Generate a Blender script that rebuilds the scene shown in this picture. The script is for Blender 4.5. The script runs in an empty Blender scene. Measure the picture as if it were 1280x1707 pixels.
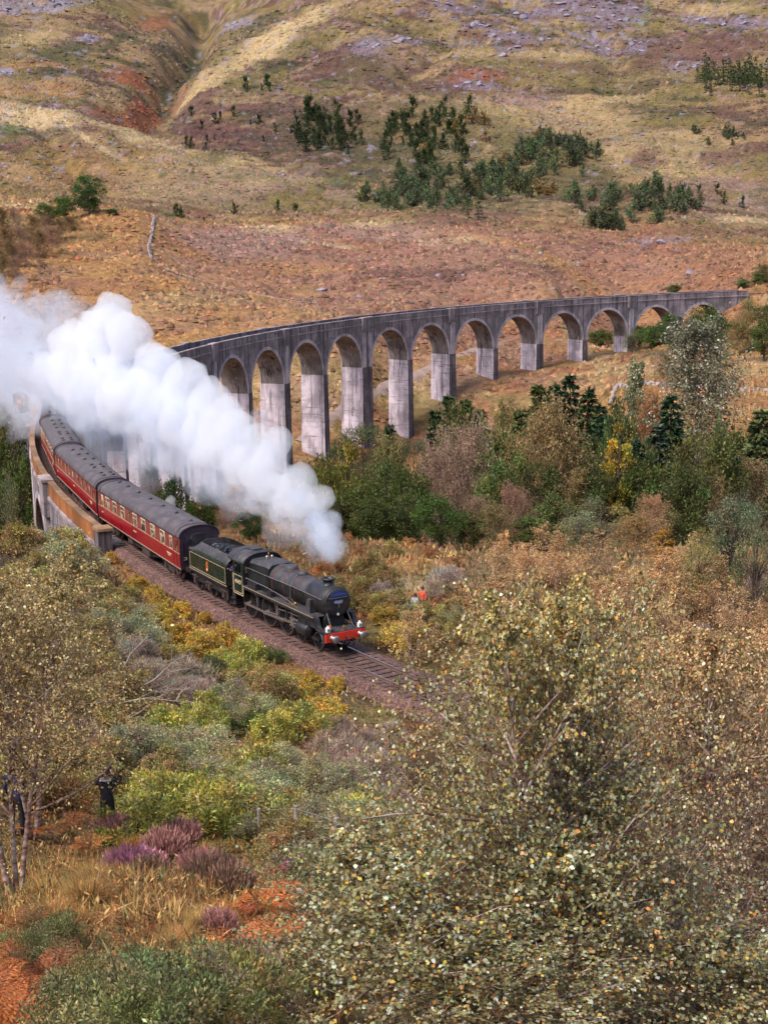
import bpy, bmesh, math, random
import numpy as np
from mathutils import Vector, Matrix
R_ = math.radians
scene = bpy.context.scene
col = scene.collection

# ------------------------------------------------------------------ camera
CAMZ, PITCH, ROLL, FPX = 23.468, 0.19849, -0.01284, 2458.74
FW = np.array([0, math.cos(PITCH), -math.sin(PITCH)])
RT = np.array([1.0, 0, 0])
UP = np.cross(RT, FW)
RT2 = math.cos(ROLL) * RT + math.sin(ROLL) * UP
UP2 = -math.sin(ROLL) * RT + math.cos(ROLL) * UP
CAM = np.array([0, 0, CAMZ])
cam_data = bpy.data.cameras.new('camera')
cam = bpy.data.objects.new('camera', cam_data)
col.objects.link(cam)
cam_data.sensor_fit = 'HORIZONTAL'
cam_data.sensor_width = 36.0
cam_data.lens = 36.0 * FPX / 1280.0
cam_data.clip_start = 0.1
cam_data.clip_end = 12000
mw = Matrix(((RT2[0], UP2[0], -FW[0], 0), (RT2[1], UP2[1], -FW[1], 0), (RT2[2], UP2[2], -FW[2], CAMZ), (0, 0, 0, 1)))
cam.matrix_world = mw
scene.camera = cam

# ------------------------------------------------------------------ sky, sun, exposure
SUN_DIR = Vector((-0.45, -0.42, 0.79)).normalized()      # towards the sun: high, behind the viewer's left shoulder
world = bpy.data.worlds.new('World')
scene.world = world
world.use_nodes = True
wn = world.node_tree.nodes
wl = world.node_tree.links
wn.clear()
sky = wn.new('ShaderNodeTexSky')
sky.sky_type = 'NISHITA'
sky.sun_disc = False
sky.sun_elevation = math.asin(SUN_DIR.z)
sky.sun_rotation = math.atan2(SUN_DIR.x, SUN_DIR.y)
sky.air_density = 1.0
sky.dust_density = 3.5
sky.ozone_density = 1.0
bg = wn.new('ShaderNodeBackground')
bg.inputs['Strength'].default_value = 0.13
wo = wn.new('ShaderNodeOutputWorld')
wl.new(sky.outputs[0], bg.inputs[0])
wl.new(bg.outputs[0], wo.inputs[0])
sun_data = bpy.data.lights.new('sun', 'SUN')
sun_data.energy = 2.0
sun_data.angle = R_(20)
sun_data.color = (1.0, 0.93, 0.84)
sun = bpy.data.objects.new('sun', sun_data)
sun.rotation_euler = (-SUN_DIR).to_track_quat('-Z', 'Y').to_euler()
sun.location = (0, -50, 300)
col.objects.link(sun)
vs = scene.view_settings
vs.view_transform = 'Standard'
vs.look = 'None'
vs.exposure = 0.92
vs.gamma = 1.0
vs.use_curve_mapping = False
cy = scene.cycles
cy.max_bounces = 12
cy.diffuse_bounces = 3
cy.glossy_bounces = 2
cy.transmission_bounces = 3
cy.transparent_max_bounces = 12
cy.volume_bounces = 10
cy.caustics_reflective = False
cy.caustics_refractive = False
cy.use_denoising = True
try:
    cy.denoiser = 'OPENIMAGEDENOISE'
    cy.denoising_prefilter = 'ACCURATE'
    cy.denoising_input_passes = 'RGB_ALBEDO_NORMAL'
except Exception:
    pass
cy.use_adaptive_sampling = True
cy.adaptive_threshold = 0.02

# ------------------------------------------------------------------ helpers
def proj(P):
    d = np.asarray(P, float) - CAM
    Z = d @ FW
    return 640 + FPX * (d @ RT2) / Z, 853.5 - FPX * (d @ UP2) / Z

def ray(px, py):
    u = (np.asarray(px, float) - 640) / FPX
    v = (853.5 - np.asarray(py, float)) / FPX
    return FW + u[..., None] * RT2 + v[..., None] * UP2

def pt(px, py, Y):
    """world point that stands at depth Y on the line of sight of a photo pixel"""
    d = ray(px, py)
    return CAM + d * (Y / d[1])

def hash2(ix, iy, seed):
    h = (ix.astype(np.int64) * 374761393 + iy.astype(np.int64) * 668265263 + seed * 1442695041) & 0xffffffff
    h = ((h ^ (h >> 13)) * 1274126177) & 0xffffffff
    h = h ^ (h >> 16)
    return h

def noise2(x, y, seed=0):
    x = np.asarray(x, float); y = np.asarray(y, float)
    ix = np.floor(x); iy = np.floor(y)
    fx = x - ix; fy = y - iy
    def g(ax, ay, dx, dy):
        a = hash2(ax, ay, seed) / 4294967296.0 * 2 * math.pi
        return np.cos(a) * dx + np.sin(a) * dy
    n00 = g(ix, iy, fx, fy); n10 = g(ix + 1, iy, fx - 1, fy)
    n01 = g(ix, iy + 1, fx, fy - 1); n11 = g(ix + 1, iy + 1, fx - 1, fy - 1)
    u = fx * fx * fx * (fx * (fx * 6 - 15) + 10); v = fy * fy * fy * (fy * (fy * 6 - 15) + 10)
    return 1.5 * ((n00 * (1 - u) + n10 * u) * (1 - v) + (n01 * (1 - u) + n11 * u) * v)

def fbm(x, y, scale, octs=4, seed=0, gain=0.5):
    s = 0; a = 1.0; f = 1.0 / scale; t = 0
    for o in range(octs):
        s = s + a * noise2(x * f + 13.7 * o, y * f - 7.3 * o, seed + o)
        t += a; a *= gain; f *= 2.03
    return s / t * 1.4

def smooth(a, b, x):
    t = np.clip((np.asarray(x, float) - a) / (b - a), 0, 1)
    return t * t * (3 - 2 * t)

# ------------------------------------------------------------------ railway geometry (real viaduct: 12 chain curve, 21 spans of 50 ft)
RC = 241.4
CX, CY = 200.7, 208.4
PHI0 = R_(117.42)
P0, P1, P2 = 17.14, 17.90, 1.64
ARCH = [0.0]
PIERW = []
for i in range(1, 21):
    w = P1 if i % 2 == 0 else P0
    if i in (8, 14):
        w += P2
    ARCH.append(ARCH[-1] + w)
    PIERW.append(w - 15.24)
S_END = ARCH[20] + 14.6          # near abutment
S_BEG = -16.5                    # far abutment

def tr(s, lat=0.0, z=0.0):
    a = PHI0 + s / RC
    return (CX + (RC + lat) * math.cos(a), CY + (RC + lat) * math.sin(a), z)

def tr_np(s, lat, z):
    a = PHI0 + s / RC
    return np.stack([CX + (RC + lat) * np.cos(a), CY + (RC + lat) * np.sin(a), z + 0 * a], -1)

def inv_tr(x, y):
    dx = x - CX; dy = y - CY
    a = np.arctan2(dy, dx)
    a = np.where(a < R_(20), a + 2 * math.pi, a)
    return (a - PHI0) * RC, np.hypot(dx, dy) - RC

# ------------------------------------------------------------------ terrain
_ctrl = []
def C(px, py, Y):
    p = pt(px, py, Y); _ctrl.append((p[0], p[1], p[2]))
def CW(x, y, z):
    _ctrl.append((x, y, z))
# slope below the viewer (height against distance outside the curve)
for phi in (206, 212, 219, 226, 234, 243):
    a = R_(phi)
    for d, z in ((0, -0.5), (9, 1.2), (15, 4.0), (28, 7.3), (34, 11.0), (48, 21.6), (66, 25)):
        if phi < 210 and d > 30: continue
        CW(CX + (RC + d) * math.cos(a), CY + (RC + d) * math.sin(a), z)
CW(0, 1.5, 21.7); CW(-6, 14, 14.9); CW(0, 15, 14.6); CW(6, 15, 14.2); CW(-4, 19, 14.0); CW(-9, 22, 12.2); CW(3, 22, 11.5)
CW(-40, -20, 27); CW(40, -25, 22); CW(0, -40, 28); CW(-22, 30, 12); CW(-20, 60, 6); CW(-45, 60, 9)
# inside of the near curve, behind the engine
for px, py, Y in ((600, 985, 92), (700, 975, 96), (600, 905, 113), (720, 930, 108), (860, 960, 100), (1050, 965, 98), (1260, 960, 98), (450, 900, 116), (380, 880, 124)):
    C(px, py, Y)
CW(18, 140, -9); CW(45, 135, -8); CW(-8, 140, -10.5); CW(75, 135, -7); CW(0, 165, -17); CW(40, 165, -15); CW(70, 170, -13)
# ground at the feet of the far piers, measured in the photograph
for s_, px, py in ((ARCH[1] + 8.6, 1032, 588), (ARCH[2] + 8.6, 960, 600), (ARCH[3] + 8.8, 885, 619), (ARCH[4] + 8.6, 808, 633), (ARCH[5] + 8.8, 730, 665), (ARCH[6] + 8.6, 668, 725)):
    x, y, _ = tr(s_)
    p = pt(px, py, y - 1.0); CW(x, y, p[2])
x, y, _ = tr(ARCH[8] + 8.6); CW(x, y, -27.5)
x, y, _ = tr(ARCH[10] + 8.6); CW(x, y, -28.5)
x, y, _ = tr(ARCH[12] + 8.6); CW(x, y, -27)
x, y, _ = tr(ARCH[14] + 8.6); CW(x, y, -23)
x, y, _ = tr(ARCH[16] + 8.6); CW(x, y, -19)
x, y, _ = tr(ARCH[18] + 8.6); CW(x, y, -13.5)
x, y, _ = tr(ARCH[20] + 1); CW(x, y, -7.5)
x, y, _ = tr(S_END + 1); CW(x, y, -0.6)
x, y, _ = tr(-2); CW(x, y, -8.0)
x, y, _ = tr(-14); CW(x, y, -3.0)
x, y, _ = tr(-30); CW(x, y, 0.5)
# valley inside the curve
CW(-5, 260, -27); CW(30, 250, -23); CW(30, 210, -22); CW(60, 215, -19)
C(1230, 700, 236); C(1230, 620, 285); C(1100, 620, 300); C(1270, 560, 320)
# left of the near viaduct
CW(-40, 112, -3); CW(-48, 140, -10); CW(-66, 190, -20); CW(-78, 260, -26); CW(-60, 320, -28); CW(-30, 220, -26); CW(-110, 240, -20)
C(15, 690, 345)
# behind the far viaduct
C(250, 585, 360); C(400, 540, 385); C(560, 560, 372); C(720, 560, 402); C(860, 555, 430); C(960, 545, 455); C(1100, 540, 480)
C(700, 490, 440); C(930, 478, 450); C(1180, 462, 470); C(520, 508, 425)
C(60, 540, 372); C(120, 455, 420); C(270, 455, 428)
# knoll on the left, moor on the right
C(110, 372, 495); C(240, 364, 505); C(30, 430, 430); C(-120, 420, 430)
C(300, 440, 470); C(480, 440, 500); C(640, 430, 520); C(900, 425, 540); C(1120, 425, 560); C(1280, 425, 560); C(1450, 420, 560)
C(300, 372, 600); C(480, 368, 630); C(640, 366, 660); C(850, 366, 680); C(1050, 385, 680); C(1280, 395, 700)
C(120, 345, 640); C(-150, 335, 640)
# mountain sides
C(300, 320, 760); C(640, 325, 780); C(950, 325, 800); C(1280, 335, 800); C(1500, 330, 800)
C(40, 260, 860); C(200, 255, 900); C(420, 262, 900); C(640, 260, 930); C(900, 255, 960); C(1280, 250, 980); C(1500, 240, 980)
C(-150, 240, 840)
C(60, 150, 1100); C(200, 150, 1160); C(262, 150, 1250); C(340, 150, 1200); C(500, 150, 1170); C(760, 150, 1200); C(1000, 150, 1240); C(1280, 160, 1220); C(1500, 150, 1200)
C(-150, 140, 1080)
C(60, 20, 1480); C(220, 60, 1500); C(318, 70, 1700); C(380, 60, 1600); C(560, 20, 1560); C(800, 20, 1560); C(1050, 20, 1600); C(1280, 30, 1560); C(1500, 20, 1560)
C(-150, 20, 1450)
C(60, -140, 2000); C(350, -60, 2300); C(600, -160, 2050); C(900, -180, 2050); C(1280, -160, 2050); C(1600, -160, 2050); C(-200, -160, 2000)
C(300, -260, 3000); C(900, -300, 3000); C(-300, -300, 3000); C(1500, -300, 3000)
_ctrl = np.array(_ctrl)
def _warp(x, y):
    q = y + 60.0
    q = np.maximum(q, 8.0)
    return x / q * 2.2, np.log(q) * 1.0, q
_ca, _cb, _cq = _warp(_ctrl[:, 0], _ctrl[:, 1])
_ce = (_ctrl[:, 2] - CAMZ) / _cq
def _tps(r2):
    return 0.5 * r2 * np.log(r2 + 1e-9)
_n = len(_ctrl)
_K = _tps((_ca[:, None] - _ca[None]) ** 2 + (_cb[:, None] - _cb[None]) ** 2) + np.eye(_n) * 2e-4
_Pm = np.stack([np.ones(_n), _ca, _cb], 1)
_A = np.zeros((_n + 3, _n + 3)); _A[:_n, :_n] = _K; _A[:_n, _n:] = _Pm; _A[_n:, :_n] = _Pm.T
_W = np.linalg.solve(_A, np.concatenate([_ce, np.zeros(3)]))

def h_base(x, y):
    x = np.asarray(x, float); y = np.asarray(y, float)
    sh = x.shape; x = x.ravel(); y = y.ravel()
    out = np.empty(len(x))
    for i in range(0, len(x), 40000):
        a, b, q = _warp(x[i:i + 40000], y[i:i + 40000])
        k = _tps((a[:, None] - _ca[None]) ** 2 + (b[:, None] - _cb[None]) ** 2)
        out[i:i + 40000] = CAMZ + q * (k @ _W[:_n] + _W[_n] + _W[_n + 1] * a + _W[_n + 2] * b)
    return out.reshape(sh)

# gullies and burns carved into the mountain: lists of world points made from the photo, width and depth in metres
GULLIES = []
def height(x, y, detail=True):
    x = np.asarray(x, float); y = np.asarray(y, float)
    z = h_base(x, y)
    s, lat = inv_tr(x, y)
    d = np.hypot(x, y)
    if detail:
        far = smooth(330, 900, d)
        mid = smooth(60, 200, d)
        z = z + 0.35 * fbm(x, y, 6.0, 3, 11) * smooth(8, 20, d) * (1 - 0.4 * mid)
        z = z + mid * (1.3 * fbm(x, y, 45.0, 4, 21))
        z = z + far * (9.0 * fbm(x + 0.4 * y, y * 0.8, 130.0, 4, 31) + 4.5 * (.35 - np.abs(fbm(x + .6 * y, y * .6, 70.0, 4, 41))) + 1.2 * fbm(x, y, 16.0, 3, 45))
        for pts, wd, dp in GULLIES:
            m = (x > pts[:, 0].min() - 3 * wd) & (x < pts[:, 0].max() + 3 * wd) & (y > pts[:, 1].min() - 3 * wd) & (y < pts[:, 1].max() + 3 * wd)
            if not np.any(m): continue
            z = np.where(m, z - dp * np.exp(-(pdist(x, y, pts) / wd) ** 2), z)
    # level formation for the track where it is not on the viaduct
    al = np.abs(lat)
    k = np.maximum(smooth(S_END - 3, S_END + 2, s), smooth(S_BEG + 3, S_BEG - 2, s)) * (1 - smooth(3.4, 7.0, al))
    z = z * (1 - k) + (-0.62) * k
    return z

def pdist(x, y, pts):
    best = np.full(x.shape, 1e9)
    for a, b in zip(pts[:-1], pts[1:]):
        ab = b[:2] - a[:2]
        L = ab @ ab + 1e-9
        t = np.clip(((x - a[0]) * ab[0] + (y - a[1]) * ab[1]) / L, 0, 1)
        best = np.minimum(best, np.hypot(x - a[0] - t * ab[0], y - a[1] - t * ab[1]))
    return best

_T = np.concatenate([np.linspace(3, 150, 240), np.exp(np.linspace(math.log(150.5), math.log(3200), 360))])
def at(px, py, detail=False):
    """where the line of sight of photo pixels meets the ground: world points"""
    px = np.atleast_1d(np.asarray(px, float)); py = np.atleast_1d(np.asarray(py, float))
    d = ray(px, py)
    d = d / d[:, 1:2]
    X = d[:, 0:1] * _T; Y = d[:, 1:2] * _T; Z = CAMZ + d[:, 2:3] * _T
    H = height(X, Y, detail)
    below = Z < H
    below[:, -1] = True
    i = np.argmax(below, 1)
    i = np.maximum(i, 1)
    r = np.arange(len(px))
    a = (Z - H)[r, i - 1]; b = (Z - H)[r, i]
    t = np.clip(a / (a - b + 1e-12), 0, 1)
    T = _T[i - 1] * (1 - t) + _T[i] * t
    P = CAM + d * T[:, None]
    P[:, 2] = height(P[:, 0], P[:, 1], True)
    return P
def at1(px, py):
    return at(px, py)[0]
def gz(x, y):
    return float(height(np.array([x]), np.array([y]))[0])

def gully(pix, wd, dp):
    P = at([p[0] for p in pix], [p[1] for p in pix])
    GULLIES.append((P, wd, dp))
_g = []
for pix, wd, dp in (
    ([(336, 18), (330, 62), (318, 95), (280, 125), (268, 160), (245, 190), (225, 205)], 18, 24),
    ([(40, 185), (75, 240), (95, 290), (110, 300)], 6, 3.0), ([(75, 240), (110, 270), (135, 300)], 5, 2.5),
    ([(150, 130), (200, 170), (230, 200)], 8, 3.0), ([(230, 210), (290, 255), (330, 268)], 6, 2.5),
    ([(560, 60), (480, 110), (420, 135), (330, 150)], 12, 6), ([(760, 60), (700, 110), (640, 150)], 12, 7),
    ([(1000, 60), (1040, 110), (1010, 150)], 14, 7)):
    gully(pix, wd, dp)

# ---- meshes and materials
def new_obj(name, mesh, parent=None, mats=None):
    o = bpy.data.objects.new(name, mesh)
    col.objects.link(o)
    if parent is not None:
        o.parent = parent
    if mats is not None and not mesh.materials:
        for m in (mats if isinstance(mats, (list, tuple)) else [mats]):
            mesh.materials.append(m)
    return o

def tag(o, label=None, cat=None, group=None, kind=None):
    if label: o['label'] = label
    if cat: o['category'] = cat
    if group: o['group'] = group
    if kind: o['kind'] = kind
    return o

def empty(name, loc=(0, 0, 0), rz=0.0):
    o = bpy.data.objects.new(name, None)
    o.empty_display_size = 0.2
    o.location = loc
    o.rotation_euler = (0, 0, rz)
    col.objects.link(o)
    return o

def np_mesh(name, verts, faces, colors=None, smooth_=False, mat_idx=None):
    """faces: (n,k) int array, all with k corners"""
    me = bpy.data.meshes.new(name)
    verts = np.asarray(verts, np.float32); faces = np.asarray(faces, np.int32)
    nf, k = faces.shape
    me.vertices.add(len(verts)); me.vertices.foreach_set('co', verts.ravel())
    me.loops.add(nf * k); me.loops.foreach_set('vertex_index', faces.ravel())
    me.polygons.add(nf)
    me.polygons.foreach_set('loop_start', np.arange(0, nf * k, k, dtype=np.int32))
    try:
        me.polygons.foreach_set('loop_total', np.full(nf, k, np.int32))
    except Exception:
        pass
    if smooth_:
        me.polygons.foreach_set('use_smooth', np.ones(nf, bool))
    if mat_idx is not None:
        me.polygons.foreach_set('material_index', np.asarray(mat_idx, np.int32))
    if colors is not None:
        a = me.color_attributes.new('Col', 'FLOAT_COLOR', 'POINT')
        c4 = np.ones((len(verts), 4), np.float32); c4[:, :3] = colors
        a.data.foreach_set('color', c4.ravel())
    me.update(calc_edges=True)
    me.validate()
    return me

class MB:
    """collects shapes and links them as one mesh object"""
    def __init__(self):
        self.v = []; self.f = []; self.m = []; self.sm = []
        self.M = Matrix.Identity(4); self.mi = 0; self.smooth = False
    def add(self, vs, fs):
        o = len(self.v)
        self.v.extend([tuple(self.M @ Vector(p)) for p in vs])
        for f in fs:
            self.f.append([i + o for i in f]); self.m.append(self.mi); self.sm.append(self.smooth)
        return self
    def box(self, c, s, rz=0.0, rot=None, taper=None):
        hx, hy, hz = s[0] / 2, s[1] / 2, s[2] / 2
        t = taper or 1.0
        vs = [(-hx, -hy, -hz), (hx, -hy, -hz), (hx, hy, -hz), (-hx, hy, -hz), (-hx * t, -hy * t, hz), (hx * t, -hy * t, hz), (hx * t, hy * t, hz), (-hx * t, hy * t, hz)]
        m = Matrix.Translation(c) @ (rot.to_4x4() if rot is not None else Matrix.Rotation(rz, 4, 'Z'))
        vs = [tuple(m @ Vector(p)) for p in vs]
        return self.add(vs, [(0, 3, 2, 1), (4, 5, 6, 7), (0, 1, 5, 4), (1, 2, 6, 5), (2, 3, 7, 6), (3, 0, 4, 7)])
    def tube(self, pts, rad, n=8, caps=True):
        pts = [Vector(p) for p in pts]
        if not isinstance(rad, (list, tuple)): rad = [rad] * len(pts)
        rings = []
        for i, p in enumerate(pts):
            a = pts[max(i - 1, 0)]; b = pts[min(i + 1, len(pts) - 1)]
            d = (b - a)
            if d.length < 1e-9: d = Vector((0, 0, 1))
            d.normalize()
            u = d.cross(Vector((0, 0, 1)))
            if u.length < 1e-3: u = d.cross(Vector((1, 0, 0)))
            u.normalize(); w = d.cross(u)
            rings.append([tuple(p + (u * math.cos(2 * math.pi * k / n) + w * math.sin(2 * math.pi * k / n)) * rad[i]) for k in range(n)])
        vs = [q for r in rings for q in r]
        fs = []
        for i in range(len(pts) - 1):
            for k in range(n):
                fs.append((i * n + k, i * n + (k + 1) % n, (i + 1) * n + (k + 1) % n, (i + 1) * n + k))
        if caps:
            fs.append(tuple(range(n - 1, -1, -1))); fs.append(tuple((len(pts) - 1) * n + k for k in range(n)))
        return self.add(vs, fs)
    def lathe(self, prof, n=24, axis='Z', c=(0, 0, 0), caps=True):
        """prof: (radius, height) pairs; axis the axis of revolution"""
        vs = []
        for r, h in prof:
            for k in range(n):
                a = 2 * math.pi * k / n
                x, y = r * math.cos(a), r * math.sin(a)
                p = (x, y, h) if axis == 'Z' else ((h, x, y) if axis == 'X' else (y, h, x))
                vs.append((p[0] + c[0], p[1] + c[1], p[2] + c[2]))
        fs = []
        for i in range(len(prof) - 1):
            for k in range(n):
                fs.append((i * n + k, i * n + (k + 1) % n, (i + 1) * n + (k + 1) % n, (i + 1) * n + k))
        if caps:
            fs.append(tuple(range(n - 1, -1, -1))); fs.append(tuple((len(prof) - 1) * n + k for k in range(n)))
        return self.add(vs, fs)
    def prism(self, poly, y0, y1, plane='XZ'):
        """extrude a polygon given in a plane"""
        n = len(poly)
        if plane == 'XZ':
            vs = [(p[0], y0, p[1]) for p in poly] + [(p[0], y1, p[1]) for p in poly]
        elif plane == 'YZ':
            vs = [(y0, p[0], p[1]) for p in poly] + [(y1, p[0], p[1]) for p in poly]
        else:
            vs = [(p[0], p[1], y0) for p in poly] + [(p[0], p[1], y1) for p in poly]
        fs = [tuple(range(n)), tuple(range(2 * n - 1, n - 1, -1))]
        for k in range(n):
            fs.append((k, n + k, n + (k + 1) % n, (k + 1) % n))
        return self.add(vs, fs)
    def mesh(self, name):
        me = bpy.data.meshes.new(name)
        me.from_pydata(self.v, [], self.f)
        me.polygons.foreach_set('material_index', self.m)
        me.polygons.foreach_set('use_smooth', self.sm)
        bm = bmesh.new(); bm.from_mesh(me)
        bmesh.ops.recalc_face_normals(bm, faces=bm.faces)
        bm.to_mesh(me); bm.free()
        me.update()
        return me
    def build(self, name, mats, parent=None):
        return new_obj(name, self.mesh(name), parent, mats)

def mat_new(name):
    m = bpy.data.materials.new(name)
    m.use_nodes = True
    nt = m.node_tree
    b = nt.nodes['Principled BSDF']
    return m, nt, b

def node(nt, typ, **kw):
    n = nt.nodes.new(typ)
    for k, v in kw.items():
        setattr(n, k, v)
    return n

def mat_simple(name, c, rough=0.6, metal=0.0, spec=0.5, var=0.25, scale=3.0, bump=0.0, dirt=None):
    """painted or plain surface with uneven tone"""
    m, nt, b = mat_new(name)
    tc = node(nt, 'ShaderNodeTexCoord')
    nz = node(nt, 'ShaderNodeTexNoise'); nz.inputs['Scale'].default_value = scale; nz.inputs['Detail'].default_value = 6
    nt.links.new(tc.outputs['Object'], nz.inputs['Vector'])
    cr = node(nt, 'ShaderNodeValToRGB')
    cr.color_ramp.elements[0].position = 0.3; cr.color_ramp.elements[1].position = 0.7
    lo = [x * (1 - var) for x in c]; hi = [min(1, x * (1 + var)) for x in c]
    if dirt: lo = dirt
    cr.color_ramp.elements[0].color = (*lo, 1); cr.color_ramp.elements[1].color = (*hi, 1)
    nt.links.new(nz.outputs['Fac'], cr.inputs[0]); nt.links.new(cr.outputs[0], b.inputs['Base Color'])
    b.inputs['Roughness'].default_value = rough; b.inputs['Metallic'].default_value = metal
    b.inputs['Specular IOR Level'].default_value = spec
    if bump:
        bp = node(nt, 'ShaderNodeBump'); bp.inputs['Strength'].default_value = bump; bp.inputs['Distance'].default_value = 0.05
        nt.links.new(nz.outputs['Fac'], bp.inputs['Height']); nt.links.new(bp.outputs[0], b.inputs['Normal'])
    return m
# ================================================================== ground
NU, NV = 470, 820
_t = np.linspace(-1, 1, NU)
_u = 0.62 * _t + 0.38 * _t ** 3
_q = np.exp(np.interp(np.arange(NV), [0, 105, 785, NV - 1], np.log([16.0, 140.0, 2300.0, 3300.0])))
gy = (_q - 60.0)[:, None] + 0 * _u[None]
gx = _u[None] * (34 + 0.50 * (_q[:, None]))
gx = gx + 0 * gy
gzz = height(gx, gy)
verts = np.stack([gx, gy, gzz], -1).reshape(-1, 3)
ii = np.arange(NV * NU).reshape(NV, NU)
faces = np.stack([ii[:-1, :-1], ii[:-1, 1:], ii[1:, 1:], ii[1:, :-1]], -1).reshape(-1, 4)

# ---- what grows where: real ground cover colours laid on the land
COV = dict(orange=(.35, .185, .075), moor=(.27, .125, .078), tan=(.40, .285, .145), olive=(.19, .145, .058), heath=(.115, .056, .052),
           dark=(.060, .062, .032), rock=(.27, .24, .31), rust=(.25, .085, .045), green=(.13, .15, .055), pale=(.50, .37, .21), path=(.46, .35, .30), bracken=(.30, .10, .045), earth=(.10, .065, .045), lav=(.30, .19, .16))
X = verts[:, 0]; Y = verts[:, 1]
D = np.hypot(X, Y)
n1 = fbm(X, Y, 160, 5, 101); n2 = fbm(X, Y, 55, 5, 111); n3 = fbm(X, Y, 14, 4, 121); n4 = fbm(X + .5 * Y, Y, 26, 5, 131); n5 = fbm(X, Y, 5, 3, 141)
def mix(c, k, w):
    w = np.clip(w, 0, 1)[:, None]
    return c * (1 - w) + np.array(COV[k]) * w
cc = np.tile(np.array(COV['olive']), (len(X), 1))
far = smooth(560, 760, D)
# mountain base: olive and tan grass, heather, dark wet hollows
wx = X + 30 * fbm(X, Y, 70, 3, 201); wy = Y + 40 * fbm(X, Y, 90, 3, 211)
k1 = fbm(wx * .6, wy, 46, 6, 221, .62); k2 = fbm(wx * .5, wy, 90, 6, 231, .6); k3 = fbm(wx * .7, wy, 20, 5, 241, .65)
cm = np.tile(np.array(COV['olive']), (len(X), 1))
cm = mix(cm, 'tan', .85 * smooth(-.12, .22, k2 + .3 * k3))
cm = mix(cm, 'orange', .2 * smooth(.0, .35, fbm(X, Y, 210, 4, 151)))
cm = mix(cm, 'heath', .8 * smooth(.12, .24, k1))
cm = mix(cm, 'lav', .6 * smooth(.16, .3, k3 - .3 * k2))
cm = mix(cm, 'dark', .75 * smooth(.16, .30, fbm(wx * .7, wy, 60, 6, 161, .62)))
cm = mix(cm, 'dark', .6 * (1 - smooth(.0, .05, np.abs(fbm(wx, wy * .7, 75, 4, 251)))))
# nearer land: orange brown grass
cn = np.tile(np.array(COV['orange']), (len(X), 1))
cn = mix(cn, 'tan', .6 * smooth(.0, .4, n2))
cn = mix(cn, 'moor', .6 * smooth(.0, .4, n4))
cn = mix(cn, 'olive', .6 * smooth(.05, .4, n3 + .3 * n1)); cn = mix(cn, 'rust', .4 * smooth(.15, .4, fbm(X, Y, 18, 5, 261, .6))); cn = mix(cn, 'pale', .5 * smooth(.2, .4, fbm(X * .5, Y, 12, 5, 271, .6)))
near = 1 - smooth(80, 130, D)
cb = np.tile(np.array(COV['earth']), (len(X), 1))
cb = mix(cb, 'olive', smooth(-.3, .3, n5)); cb = mix(cb, 'bracken', .6 * smooth(.0, .3, n3))
cm = mix(cm, 'heath', .30 * smooth(.0, .2, k2 - .4 * k1)) * .84
cc = cn * (1 - far[:, None]) + cm * far[:, None]
cc = cc * (1 - near[:, None]) + cb * near[:, None]

def blob(px, py, rx, ry, key, st=1.0, soft=.5, rough=.45, ang=0.0):
    global cc
    ca, sa = math.cos(R_(ang)), math.sin(R_(ang))
    P = at([px, px + rx * ca, px - ry * -sa], [py, py - rx * sa, py - ry * ca])
    c = P[0, :2]; a = P[1, :2] - c; b = P[2, :2] - c
    det = a[0] * b[1] - a[1] * b[0]
    if abs(det) < 1e-6: return
    dx = X - c[0]; dy = Y - c[1]
    u = (dx * b[1] - dy * b[0]) / det; v = (a[0] * dy - a[1] * dx) / det
    r = np.hypot(u, v) + rough * (n3 * .6 + n4 * .7 + .3 * n5)
    cc = mix(cc, key, st * (1 - smooth(1 - soft, 1 + soft * .5, r)))
# left: orange knoll and hills
blob(280, 470, 300, 90, 'orange', .85); blob(170, 395, 130, 40, 'orange', .8); blob(330, 545, 200, 40, 'orange', .7)
blob(150, 400, 50, 8, 'dark', .5); blob(140, 478, 120, 12, 'moor', .6); blob(330, 500, 120, 14, 'tan', .5)
blob(130, 300, 180, 60, 'orange', .3); blob(330, 320, 140, 26, 'lav', .35, rough=.9); blob(100, 320, 120, 14, 'olive', .4, rough=.9); blob(60, 205, 90, 25, 'pale', .75, ang=-14); blob(130, 240, 90, 12, 'pale', .7, ang=-28)
blob(230, 240, 120, 14, 'pale', .5, ang=-12); blob(300, 300, 120, 40, 'tan', .4); blob(420, 275, 70, 14, 'tan', .8)
blob(15, 230, 40, 14, 'green', .7); blob(260, 355, 50, 7, 'green', .6); blob(190, 258, 16, 12, 'green', .5, ang=-60)
blob(205, 130, 45, 14, 'rust', .8); blob(240, 160, 45, 16, 'rust', .9, ang=20); blob(190, 175, 50, 12, 'rust', .4); blob(250, 40, 40, 20, 'rust', .7)
blob(180, 20, 90, 18, 'olive', .7); blob(110, 90, 60, 16, 'dark', .75); blob(200, 75, 40, 14, 'dark', .7, ang=20); blob(90, 128, 40, 6, 'dark', .6)
blob(60, 60, 60, 16, 'tan', .6); blob(40, 110, 70, 14, 'orange', .6); blob(60, 150, 100, 14, 'orange', .5); blob(300, 130, 40, 30, 'moor', .5); blob(140, 235, 22, 8, 'heath', .6); blob(190, 245, 26, 7, 'heath', .6, ang=-35)
blob(20, 10, 60, 12, 'rock', .5, rough=1.0); blob(100, 15, 40, 8, 'rock', .7, rough=1.1); blob(145, 70, 22, 7, 'rock', .7, rough=1.0); blob(8, 125, 16, 5, 'rock', .8, rough=.9)
# burn
for p in ((330, 62), (322, 85), (300, 112), (280, 125), (270, 150), (262, 175), (245, 190)):
    blob(p[0], p[1], 16, 14, 'dark', .9); blob(p[0] + 2, p[1], 4, 8, 'rock', .5, rough=1.2)
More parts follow.
